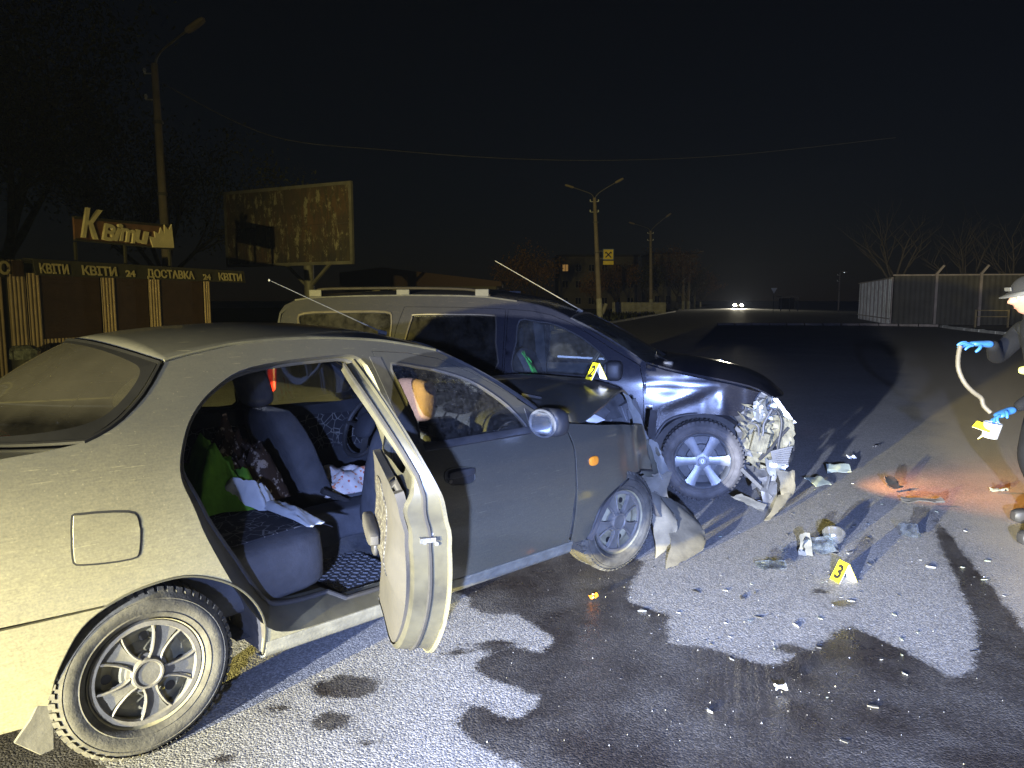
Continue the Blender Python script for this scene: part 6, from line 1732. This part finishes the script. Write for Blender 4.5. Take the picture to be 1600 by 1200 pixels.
# ================================================================== FAR BUILDINGS
M_bwall = simple('drab_render', (0.16, 0.145, 0.12), 0.9, 0, 0.2, 0.5)
M_bwall2 = simple('pale_render', (0.24, 0.22, 0.16), 0.9, 0, 0.2, 0.5)
M_bdark = simple('dark_roof', (0.04, 0.038, 0.04), 0.8, 0, 0.2, 0.5)
M_winlit = emit('lit_window', (1.0, 0.55, 0.16), 0.22)
M_frame = simple('window_frame_paint', (0.3, 0.29, 0.26), 0.7, 0, 0.1, 1)
def block(name, x0, x1, Y, h, depth, rows_, cols_, mat, label, lit=()):
    b = empty(name, Vector((x0, Y, 0)), 0.0, label, 'building')
    w = x1 - x0
    mb = MB(); mb.box((0, 0.12, 0), (w, depth, h)); mb.build('wall', mat, b)
    fh = (h - 0.6) / rows_; cw = w / cols_
    # wall skin with real openings: piers and spandrels in front of recessed panes
    mb = MB()
    for j in range(rows_ + 1): mb.box((0, 0, max(0, j * fh - 0.7)), (w, 0.118, min(h, j * fh + (0.9 if j < rows_ else 0.6))))
    for i in range(cols_ + 1): mb.box((max(0, i * cw - cw * 0.28), -0.003, 0), (min(w, i * cw + cw * 0.28), 0.115, h))
    mb.build('facade', mat, b)
    for j in range(rows_):
        for i in range(cols_):
            cx = (i + 0.5) * cw; z0 = j * fh + 0.9; z1 = (j + 1) * fh - 0.7
            mb = MB()
            for a, c in (((cx - cw * .22, 0.05, z0), (cx - cw * .22, 0.05, z1)), ((cx + cw * .22, 0.05, z0), (cx + cw * .22, 0.05, z1)), ((cx, 0.05, z0), (cx, 0.05, z1)), ((cx - cw * .22, 0.05, z1 - .03), (cx + cw * .22, 0.05, z1 - .03)), ((cx - cw * .22, 0.05, z0 + .03), (cx + cw * .22, 0.05, z0 + .03))): mb.bar(a, c, 0.07)
            wo = mb.build('window', M_frame, b)
            mb = MB(); mb.box((cx - cw * .22, 0.075, z0), (cx + cw * .22, 0.09, z1)); mb.build('pane', M_winlit if (i, j) in lit else M_glass_dark, wo)
    mb = MB(); mb.box((-0.3, -0.3, h), (w + 0.3, depth, h + 0.35)); mb.build('roof', M_bdark, b)
    return b
block('apartment_block', 8.2, 22.0, 132, 9.2, 11, 3, 6, M_bwall, 'three storey apartment block with one lit window behind the trees', {(0, 2)})
block('apartment_block', 27.0, 35.5, 145, 10.4, 11, 3, 4, M_bwall2, 'pale apartment block behind the twin thin posts')
sh = empty('low_shed', Vector((-16, 72, 0)), 0.0, 'long low dark shed with shallow gable beyond the billboard', 'building')
mb = MB(); mb.box((0, 0, 0), (14.5, 12, 2.9)); mb.build('wall', M_bwall, sh)
mb = MB(); mb.add([(-0.4, -0.5, 2.9), (15, -0.5, 2.9), (15, -0.5, 3.35), (3.6, -0.5, 4.7), (-0.4, -0.5, 4.2)], [(0, 1, 2, 3, 4)]); mb.build('roof', simple('shed_roof', (0.12, 0.075, 0.06), 0.8), sh, thick=13)

# ================================================================== FAR ROAD FURNITURE AND ONCOMING CAR
gs = empty('give_way_sign', Vector((34.9, 100, 0)), 0, 'small white triangular road sign on a post in the dark distance', 'road sign')
mb = MB(); mb.tube([(0, 0.05, 0), (0, 0.05, 2.4)], 0.04, 8); mb.build('post', M_pole_steel, gs, True)
zc = at(1205, 454, 100).z
mb = MB(); mb.add([(-0.42, 0, zc + 0.33), (0.42, 0, zc + 0.33), (0, 0, zc - 0.40)], [(0, 1, 2)]); mb.build('sign_face', simple('reflective_white', (0.8, 0.8, 0.85), 0.4), gs, thick=0.03)
bs = empty('bus_shelter', Vector((39.5, 110, 0)), 0.1, 'faint open bus shelter frame beyond the triangular sign', 'shelter')
for x in (0, 1.3, 2.6):
    mb = MB(); mb.bar((x, 0, 0), (x, 0, 2.1), 0.09); mb.build('upright', M_kerb, bs)
mb = MB(); mb.box((-0.2, -0.3, 2.1), (2.8, 1.0, 2.2)); mb.build('shelter_roof', M_concrete, bs)
mb = MB(); mb.box((0.1, 0.9, 0.3), (2.5, 0.95, 1.9)); mb.build('back_panel', M_sheet, bs)
fl_ = street_pole('street_lamp', Vector((43.6, 100, 0)), 5.2, 'distant post with a tiny white light right of the road', [(0.3, 0, 0.2)], (0, 0), 0, 0.1, 0.07)
mb = MB(); superbox(mb, (0.55, 0, 5.30), (0.14, 0.14, 0.10), 0.8); mb.build('bulb', emit('white_bulb', (0.8, 0.9, 1.0), 3.0), fl_, True)
oc = empty('oncoming_car', Vector((45.3, 150, 0)), math.atan2(-45.3, 150), 'distant oncoming car with bright headlights', 'car')
mb = MB(); rows = []
for x, zt_ in ((-0.85, .9), (-0.7, 1.40), (0, 1.46), (0.7, 1.40), (0.85, .9)):
    rows.append([Vector((x, 0.0, 0.35)), Vector((x, 0.0, 0.75)), Vector((x * .96, 0.9, 0.95)), Vector((x * .85, 1.6, zt_)), Vector((x * .85, 3.2, zt_)), Vector((x, 4.2, 0.9)), Vector((x, 4.2, 0.35))])
mb.grid(rows); mb.build('car_body', M_wpaint, oc, True, ang=30)
for s in (-1, 1):
    mb = MB(); superbox(mb, (s * 0.66, -0.03, 0.66), (0.55, 0.10, 0.42), 0.7); mb.build('headlamp', emit('headlamp_glow', (1.0, 0.95, 0.72), 120.0), oc, True)
    mb = MB(); mb.lathe([(0.0, -.1), (0.31, -.1), (0.31, .1), (0, .1)], 20, Matrix.Translation((s * 0.75, 0.9, 0.31)) @ Matrix.Rotation(R(90), 4, 'Y')); mb.build('wheel', M_rubber, oc, True, ang=40)
    hl = bpy.data.lights.new('oncoming_beam', 'SPOT'); hl.energy = 14000; hl.color = (1.0, 0.92, 0.70); hl.spot_size = R(60); hl.spot_blend = 0.9; hl.shadow_soft_size = 0.12
    ho = bpy.data.objects.new('oncoming_beam', hl); COL.objects.link(ho); ho.parent = oc; ho.location = (s * 0.66, -0.12, 0.66); ho.rotation_euler = Vector((0, -1, -0.06)).to_track_quat('-Z', 'Y').to_euler()
# warning triangle standing on the road behind the estate car
wt_ = empty('warning_triangle', Vector((4.05, 14.4, 0)), 0.15, 'warning triangle standing on the road beyond the estate car bonnet', 'warning triangle')
mb = MB(); A_, B_, C__ = Vector((-0.20, 0, 0.04)), Vector((0.20, 0, 0.04)), Vector((0, 0, 0.40))
for a, c in ((A_, B_), (B_, C__), (C__, A_)): mb.bar(a, c, 0.03, 0.012, (0, 1, 0))
mb.build('triangle_frame', M_white, wt_)
mb = MB(); mb.bar((-0.18, -0.15, 0.01), (0.18, 0.15, 0.01), 0.03, 0.015); mb.bar((0.18, -0.15, 0.02), (-0.18, 0.15, 0.02), 0.03, 0.015); mb.bar((0, 0, 0.01), (0, 0, 0.06), 0.02); mb.build('folding_feet', M_black, wt_)
# ================================================================== EVIDENCE MARKERS
def marker(loc, rz, digit, label, tilt=None, spread=0.055, length=0.118, width=0.078):
    k = empty('evidence_marker', loc, rz, label, 'evidence marker', 'numbered evidence markers')
    if tilt: k.rotation_euler = tilt
    h = math.sqrt(length ** 2 - spread ** 2); a = math.atan2(spread, h)
    for s in (-1, 1):
        Mx = Matrix.Translation((0, 0, h)) @ Matrix.Rotation(-s * a, 4, 'Y').inverted() if False else Matrix.Translation((0, 0, h)) @ Matrix.Rotation(s * a, 4, 'Y').inverted()
        mb = MB(); mb.box((0.0005 if s > 0 else -0.0025, -width / 2, -length), (0.0025 if s > 0 else -0.0005, width / 2, 0), Mx); pl = mb.build('yellow_plate', M_yellow, k)
        mb = MB(); mb.box((-0.0025 if s > 0 else 0.0003, -width / 2 + .001, -length + .001), (-0.0003 if s > 0 else 0.0025, width / 2 - .001, -0.004), Mx); mb.build('white_backing', M_white, k)
        if digit:
            base = Mx @ Matrix.Translation((s * 0.0032, 0, -length * 0.82)) @ Matrix.Rotation(R(90) * s, 4, 'Z') @ Matrix.Rotation(R(90), 4, 'X')
            text_mesh('number', digit, 0.108, M_ink, pl, base, 0.0006, 'CENTER', 0, 0.004)
    return k
marker(gnd(1318, 907), R(14), '3', 'yellow evidence marker number 3 on the road in front of the broken headlamp')
SM = Matrix.Translation(SED_O) @ Matrix.Rotation(SED_A, 4, 'Z')
mk2 = SM @ Vector((2.87, -0.32, 1.035))
marker(mk2, R(24), '2', 'yellow evidence marker number 2 standing on the buckled bonnet')

# ================================================================== DEBRIS
M_clear = glass('broken_lamp_plastic', (0.75, 0.82, 0.88), 1.0, 0.06, (0.4, 0.45, 0.52), 20)
hd = empty('broken_headlamp', gnd(1280, 862), 0.1, 'broken headlamp shell lying behind evidence marker 3', 'car part')
crumple('lens_cover', [(-0.14, -0.05, 0.02), (0.06, -0.09, 0.02), (0.05, -0.03, 0.10), (-0.10, 0.01, 0.09)], M_clear, hd, 8, 6, 0.02, 12, 101, 0.004, 0.008)
crumple('lamp_tray', [(-0.15, -0.04, 0.01), (0.08, -0.07, 0.01), (0.14, 0.05, 0.03), (-0.08, 0.09, 0.03)], M_brokendark, hd, 8, 6, 0.03, 12, 102, 0.004, 0.01)
mb = MB(); mb.lathe([(0.0, 0.0), (0.03, 0.006), (0.055, 0.03), (0.065, 0.07), (0.069, 0.072), (0.066, 0.065)], 24, Matrix.Translation((0.10, 0.02, 0.05)) @ Matrix.Rotation(R(-55), 4, 'X') @ Matrix.Rotation(R(25), 4, 'Y')); mb.build('reflector_bowl', M_chrome, hd, True, ang=50)
crumple('lamp_side', [(-0.16, -0.05, 0.0), (-0.09, -0.08, 0.0), (-0.05, 0.02, 0.12), (-0.11, 0.04, 0.10)], M_metal, hd, 5, 6, 0.015, 12, 104, 0.004, 0.006)

def slab(name, px, py, size, rz, mat, label, cat='car part', tilt=0.0, h=0.02, seed=0):
    o = crumple(name, [(-size[0] / 2, -size[1] / 2, h), (size[0] / 2, -size[1] / 2, h), (size[0] / 2, size[1] / 2, h + tilt), (-size[0] / 2, size[1] / 2, h + tilt)], mat, None, 6, 5, 0.012, 10, seed, 0.008, 0.008)
    o.location = gnd(px, py); o.rotation_euler = (0, 0, rz)
    return tag(o, label, cat)
M_palegreen = simple('pale_plastic_plate', (0.22, 0.25, 0.20), 0.5, 0, 0.15, 9, 0.4, 0.0, (0.2, 0.2, 0.17), 0.4)
slab('broken_plate', 1310, 740, (0.20, 0.09), -0.15, M_palegreen, 'pale green plastic plate lying to the right of the smashed estate corner', tilt=0.05, h=0.02, seed=201)
slab('plastic_piece', 1330, 719, (0.09, 0.04), 0.3, M_white, 'small white plastic piece just behind the pale green plate', tilt=0.02, seed=202)
slab('black_scrap', 1393, 765, (0.12, 0.10), 0.5, M_black, 'upright black scrap with a white rim far out on the road', tilt=0.08, seed=203)
slab('trim_strip', 1440, 788, (0.30, 0.04), -0.1, M_brokendark, 'long dark trim strip right of the black scrap', tilt=0.02, seed=204)
slab('trim_strip', 1560, 770, (0.14, 0.03), -0.1, M_palegreen, 'short pale strip near the right edge of the road', seed=205)
slab('clear_shard', 1420, 841, (0.12, 0.05), -0.05, M_clear, 'thin clear shard casting a dark curved shadow', tilt=0.06, seed=206)
slab('clear_shard', 1205, 893, (0.16, 0.05), -0.05, M_clear, 'clear lamp shard on the road left of evidence marker 3', tilt=0.03, seed=207)
slab('grey_scrap', 1278, 760, (0.16, 0.12), 0.4, M_palegreen, 'bent grey bracket between the hanging bumper and the pale plate', tilt=0.04, seed=208)
slab('white_scrap', 1182, 790, (0.12, 0.04), 0.3, M_white, 'white lens sliver under the hanging bumper', seed=209)
slab('mud_clod', 1370, 700, (0.06, 0.04), 0.3, M_black, 'small dark clod on the amber lit stretch of road', seed=210)
slab('white_scrap', 1220, 1084, (0.05, 0.02), 0.2, M_white, 'small bright chip on the dark wet patch at lower right', seed=211)

rnd = random.Random(31)
shapes = []
for k in range(8):
    mb = MB(); n = rnd.choice((3, 4, 5)); poly = [(math.cos(6.283 * i / n + rnd.uniform(-.4, .4)) * rnd.uniform(.5, 1), math.sin(6.283 * i / n + rnd.uniform(-.4, .4)) * rnd.uniform(.2, .6)) for i in range(n)]
    mb.prism(poly, 0.02, 0.22)
    me = bpy.data.meshes.new('shard_shape'); me.from_pydata([tuple(p) for p in mb.v], [], mb.f); me.update(); shapes.append(me)
M_dullshard = simple('dull_shard', (0.20, 0.205, 0.205), 0.5, 0, 0.3, 9)
smats = [M_dullshard, M_palegreen, M_brokendark, M_metal, M_black, M_dullshard, M_clear]
for me, mm in zip(shapes, smats + [M_bumper]): me.materials.append(mm)
for k in range(110):
    while True:
        px, py = rnd.gauss(1270, 170), rnd.gauss(860, 95)
        if 960 < px < 1590 and 715 < py < 1185 and not (px < 1120 and py < 880) and not (px < 1260 and py < 800): break
    o = bpy.data.objects.new('plastic_shard', rnd.choice(shapes)); COL.objects.link(o)
    s = 0.008 + 0.024 * rnd.random() ** 2.2
    o.location = gnd(px, py); o.scale = (s, s, s * rnd.uniform(.5, 1.5)); o.rotation_euler = (rnd.uniform(-.15, .15), rnd.uniform(-.15, .15), rnd.uniform(0, 6.28))
    tag(o, 'small broken plastic shard scattered on the road in front of the cars', 'shard', 'shards scattered over the crash site')
mb = MB()
for k in range(500):
    if k % 3: px, py = rnd.gauss(1200, 230), rnd.gauss(900, 130)
    else: px, py = rnd.uniform(300, 1600), rnd.uniform(760, 1200)
    if py < 700 or py > 1230: continue
    c = gnd(px, py); s = rnd.uniform(0.001, 0.003) * (1.6 if k % 9 == 0 else 1)
    a = rnd.uniform(0, 6.28)
    mb.add([c + Vector((math.cos(a + i * 2.09) * s, math.sin(a + i * 2.09) * s, 0.0)) for i in range(3)] + [c + Vector((0, 0, s * 1.5))], [(0, 1, 3), (1, 2, 3), (2, 0, 3)])
tag(mb.build('glass_crumbs', simple('crumbs', (0.14, 0.14, 0.135), 0.3, 0, 0.4, 3), None), 'fine glass crumbs and grit sprinkled over the road', 'debris', kind='stuff')
slab('yellow_leaf', 928, 938, (0.035, 0.02), 0.6, M_orange, 'small orange fragment on the wet asphalt beside the sedan sill', 'debris', seed=215)

# ================================================================== PERSON AT THE RIGHT EDGE
M_uniform = simple('dark_uniform', (0.005, 0.0055, 0.007), 0.9, 0, 0.3, 10, 0.2, 0.2)
M_skin = simple('skin', (0.26, 0.14, 0.10), 0.55, 0, 0.08, 8, 0.4)
M_glove = simple('blue_nitrile', (0.028, 0.115, 0.30), 0.45, 0, 0.12, 16, 0.5, 0.1)
M_capm = simple('cap_cloth', (0.006, 0.0062, 0.007), 0.9, 0, 0.2, 12)
M_brim = simple('pale_brim_edge', (0.06, 0.06, 0.058), 0.7, 0, 0.1, 12)
M_hair = simple('dark_hair', (0.02, 0.015, 0.012), 0.7, 0, 0.3, 40)
PO = Vector((3.45, 4.78, 0))
person = empty('person', PO, 0, 'person in dark uniform and cap wearing blue gloves, cut by the right edge', 'person')
def pl_(v): return Vector(v) - PO
def skin_mesh(name, verts, edges, radii, mat, parent, root=0, sub=2):
    me = bpy.data.meshes.new(name); me.from_pydata([tuple(v) for v in verts], edges, []); me.update()
    o = bpy.data.objects.new(name, me); COL.objects.link(o); o.parent = parent
    sk = o.modifiers.new('skin', 'SKIN'); sk.use_smooth_shade = True; sk.branch_smoothing = 0.4
    for i, sv in enumerate(me.skin_vertices[0].data):
        r = radii[i]; sv.radius = r if hasattr(r, '__len__') else (r, r); sv.use_root = (i == root)
    sb = o.modifiers.new('sub', 'SUBSURF'); sb.levels = sub; sb.render_levels = sub
    me.materials.append(mat)
    return o
HU = at(1522, 537, 4.55); HL = at(1562, 648, 4.42)
HEAD = at(1606, 463, 4.70)
neck = HEAD + Vector((0.05, 0, -0.16)); chest = Vector((3.42, 4.74, 1.20)); pelvis = Vector((3.52, 4.80, 0.90))
shN, shF = Vector((3.40, 4.56, 1.33)), Vector((3.38, 4.94, 1.33))
wrU, wrL = HU + Vector((0.13, 0.03, -0.005)), HL + Vector((0.11, 0.03, 0.03))
elN = Vector((3.28, 4.47, 1.03)); elF = Vector((3.15, 4.84, 1.16))
hipN, hipF = Vector((3.50, 4.69, 0.86)), Vector((3.54, 4.92, 0.86))
knN, knF = Vector((3.36, 4.60, 0.47)), Vector((3.50, 4.98, 0.47))
anN, anF = Vector((3.42, 4.56, 0.09)), Vector((3.70, 5.02, 0.09))
toN, toF = Vector((3.24, 4.54, 0.045)), Vector((3.52, 5.02, 0.045))
V_ = [pelvis, chest, neck + Vector((0, 0, -0.03)), shN, elN, wrL, shF, elF, wrU, hipN, knN, anN, hipF, knF, anF, neck + Vector((-0.02, 0, 0.04))]
Ed = [(0, 1), (1, 2), (2, 15), (2, 3), (3, 4), (4, 5), (2, 6), (6, 7), (7, 8), (0, 9), (9, 10), (10, 11), (0, 12), (12, 13), (13, 14)]
Rd = [(0.16, 0.14), (0.17, 0.14), (0.085, 0.085), 0.075, 0.055, 0.036, 0.075, 0.055, 0.036, 0.10, 0.07, 0.05, 0.10, 0.07, 0.05, 0.06]
body = skin_mesh('body', [pl_(p) for p in V_], Ed, Rd, M_uniform, person, 0, 2)
for a, t_ in ((anN, toN), (anF, toF)):
    mb = MB(); d_ = (t_ - a); d_.z = 0; d_.normalize(); superbox(mb, (0, 0, 0), (0.29, 0.10, 0.10), 0.55, 18, 10, Matrix.Translation(pl_(a * .45 + t_ * .55) + Vector((0, 0, -0.013))) @ d_.to_track_quat('X', 'Z').to_matrix().to_4x4()); mb.build('shoe', M_black, person, True)
# head facing -x with a modelled profile
vs = []; fs = []; nu, nv_ = 40, 32
for i in range(nv_ + 1):
    ph = -math.pi / 2 + math.pi * i / nv_
    for k in range(nu):
        th = 2 * math.pi * k / nu
        d = Vector((math.cos(ph) * math.cos(th), math.cos(ph) * math.sin(th), math.sin(ph)))
        z = d.z
        wx, wy, wz = 0.098, 0.076, 0.118
        if z < 0: wy *= 1 - 0.30 * z * z; wx *= 1 - 0.10 * (-z)
        p = Vector((d.x * wx, d.y * wy, d.z * wz))
        if d.x < 0:
            f = -d.x
            p.x -= 0.030 * math.exp(-(p.y / 0.013) ** 2 - ((p.z + 0.012) / 0.018) ** 2) * f    # nose
            p.x -= 0.014 * math.exp(-(p.y / 0.010) ** 2 - ((p.z - 0.008) / 0.022) ** 2) * f
            p.x -= 0.006 * math.exp(-((p.z - 0.030) / 0.012) ** 2) * f                           # brow
            p.x += 0.010 * (math.exp(-((abs(p.y) - 0.032) / 0.014) ** 2 - ((p.z - 0.008) / 0.012) ** 2)) * f   # eye sockets
            p.x -= 0.007 * math.exp(-(p.y / 0.022) ** 2 - ((p.z + 0.048) / 0.006) ** 2) * f     # lips
            p.x -= 0.007 * math.exp(-(p.y / 0.020) ** 2 - ((p.z + 0.060) / 0.006) ** 2) * f
            p.x -= 0.012 * math.exp(-(p.y / 0.028) ** 2 - ((p.z + 0.090) / 0.018) ** 2) * f     # chin
        vs.append(p)
for i in range(nv_):
    for k in range(nu): fs.append((i * nu + k, i * nu + (k + 1) % nu, (i + 1) * nu + (k + 1) % nu, (i + 1) * nu + k))
Mh = Matrix.Translation(pl_(HEAD)) @ Matrix.Rotation(R(-14), 4, 'Y')
mb = MB(); mb.add(vs, fs, Mh)
for s in (-1, 1): superbox(mb, (0.012, s * 0.076, 0.0), (0.035, 0.018, 0.062), 0.9, 12, 8, Mh)
head = mb.build('head', M_skin, person, True, split=False)
for s in (-1, 1):
    mb = MB(); superbox(mb, (-0.078, s * 0.031, 0.010), (0.022, 0.024, 0.018), 1.0, 12, 8, Mh); mb.build('eye', M_white, head, True)
    mb = MB(); superbox(mb, (-0.0875, s * 0.031, 0.010), (0.006, 0.010, 0.010), 1.0, 10, 6, Mh); mb.build('pupil', M_ink, head, True)
    mb = MB(); mb.tube([Mh @ Vector((-0.088, s * 0.018, 0.030)), Mh @ Vector((-0.085, s * 0.034, 0.034)), Mh @ Vector((-0.076, s * 0.048, 0.030))], 0.004, 6); mb.build('eyebrow', M_hair, head, True)
mb = MB(); mb.tube([Mh @ Vector((-0.083, -0.022, -0.055)), Mh @ Vector((-0.0935, 0, -0.054)), Mh @ Vector((-0.083, 0.022, -0.055))], 0.0025, 6); mb.build('mouth_line', simple('lip', (0.3, 0.11, 0.09), 0.5), head, True)
mb = MB(); superbox(mb, (0.022, 0, 0.012), (0.178, 0.162, 0.20), 0.9, 24, 14, Mh); mb.build('hair', M_hair, head, True)
# cap: dome, peak with pale edge
mb = MB(); mb.add([Vector((p.x * 1.12 + 0.004, p.y * 1.14, max(p.z, 0.038) * 1.06 + 0.004)) for p in vs], fs, Mh); cap = mb.build('cap', M_capm, person, True, ang=60)
rows = []
for i in range(7):
    r = []
    for j in range(13):
        a = R(-75 + 150 * j / 12); q = i / 6
        r.append(Mh @ Vector((-0.085 * math.cos(a) - 0.075 * q * math.cos(a) ** 1.0 * (abs(math.cos(a)) ** .4) - 0.015, 0.084 * math.sin(a) * (1 - .1 * q), 0.046 - 0.012 * q - 0.018 * math.sin(a) ** 2 * q)))
    rows.append(r)
mb = MB(); mb.grid(rows); mb.build('cap_peak', M_brim, cap, True, thick=0.005)
mb = MB(); mb.box((-0.118, -0.03, 0.06), (-0.108, 0.03, 0.085), Mh); mb.build('cap_badge', M_brim, cap, False, 0.004)

def hand(name, wrist, palm, fdir, side, mat, curl, parent):
    """Gloved hand: palm and five separate bent fingers grown by Skin."""
    f = Vector(fdir).normalized(); sd = (Vector(side) - f * Vector(side).dot(f)).normalized(); dn = f.cross(sd)
    V = [wrist, palm - f * 0.01, palm + f * 0.028]; E_ = [(0, 1), (1, 2)]; Rr = [(0.030, 0.026), (0.040, 0.018), (0.040, 0.016)]
    o = skin_mesh(name, [pl_(p) for p in V], E_, Rr, mat, parent, 0, 2)
    for k, (off, L, sp) in enumerate(((-0.030, 0.062, -0.16), (-0.010, 0.074, -0.05), (0.011, 0.070, 0.06), (0.030, 0.056, 0.18))):
        p = palm + f * 0.022 + sd * off; d = (f + sd * sp).normalized(); pts = [p]; c = 0.0
        for seg in (0.45, 0.32, 0.26):
            p = p + (d * math.cos(c) + dn * math.sin(c)) * (L * seg * 1.15); pts.append(p); c += curl
        skin_mesh('finger', [pl_(q) for q in pts], [(0, 1), (1, 2), (2, 3)], [0.0100, 0.0095, 0.0088, 0.0075], mat, o, 0, 1)
    p = palm - f * 0.022 - sd * 0.032; d = (f * 0.75 - sd * 0.75 + dn * 0.45).normalized()
    pts = [p, p + d * 0.036, p + d * 0.036 + (f * 0.8 + dn * 0.7).normalized() * 0.034]
    skin_mesh('thumb', [pl_(q) for q in pts], [(0, 1), (1, 2)], [0.0125, 0.0112, 0.009], mat, o, 0, 1)
    return o
hand('glove', wrU, HU, (-1, -0.1, -0.05), (0, 1, 0.25), M_glove, 0.45, person)
hand('glove', wrL, HL, (-0.75, -0.25, -0.45), (0.1, 0.9, -0.4), M_glove, 0.65, person)
# sleeve patches
c = elF.lerp(wrU, 0.2)
mb = MB(); superbox(mb, pl_(Vector((3.07, 4.41, 1.12))), (0.12, 0.03, 0.05), 0.6, 12, 8); mb.build('sleeve_patch', simple('yellow_green_patch', (0.35, 0.36, 0.10), 0.8), person, True)
# flexible tube held between the hands
hose = []
for px, py, Y in ((1500, 541, 4.47), (1497, 560, 4.45), (1498, 578, 4.43), (1507, 598, 4.41), (1520, 612, 4.40), (1533, 622, 4.40), (1537, 634, 4.39), (1548, 645, 4.37)): hose.append(at(px, py, Y))
mb = MB(); hp = cr(hose, 5); mb.tube([p - hose[0] for p in hp], 0.013, 10)
for i in range(0, len(hp), 2):
    j = min(i + 1, len(hp) - 1)
    if j > i: mb.tube([hp[i] - hose[0], hp[i].lerp(hp[j], 0.4) - hose[0]], 0.0142, 10)
ho_ = mb.build('flexible_tube', simple('beige_tube', (0.085, 0.077, 0.058), 0.6, 0, 0.1, 12), None, True, ang=50); ho_.location = hose[0]
tag(ho_, 'bent beige tube held between the two blue gloves', 'tube')
cl_ = at(1549, 672, 4.36)
mb = MB(); mb.lathe([(0.0, -0.045), (0.042, -0.045), (0.050, 0.045), (0.047, 0.045), (0.040, -0.04), (0, -0.04)], 24); cu_ = mb.build('white_cup', simple('cup_plastic', (0.32, 0.33, 0.31), 0.5, 0, 0.1, 9), None, True, ang=40); cu_.location = cl_; cu_.rotation_euler = (0.1, 0.12, 0)
tag(cu_, 'white plastic cup held in the lower blue glove', 'cup')
mk = marker(at(1527, 672, 4.40), R(10), '', 'blank looking yellow evidence marker held beside the white cup')
mk.rotation_euler = (R(70), R(60), R(10)); mk.scale = (0.8, 0.8, 0.8)
# ================================================================== NIGHT HAZE
m, nt = new_mat('night_haze')
pv = nt.nodes.new('ShaderNodeVolumePrincipled')
pv.inputs['Color'].default_value = (0.62, 0.72, 1.0, 1); pv.inputs['Density'].default_value = 0.00032; pv.inputs['Anisotropy'].default_value = 0.35
o_ = nt.nodes.new('ShaderNodeOutputMaterial'); nt.links.new(pv.outputs[0], o_.inputs['Volume'])
mb = MB(); mb.box((-140, -45, -1.0), (160, 330, 17.0))
tag(mb.build('haze', m, None), 'thin night haze over the whole street', 'haze', kind='stuff')
scene.cycles.volume_bounces = 0
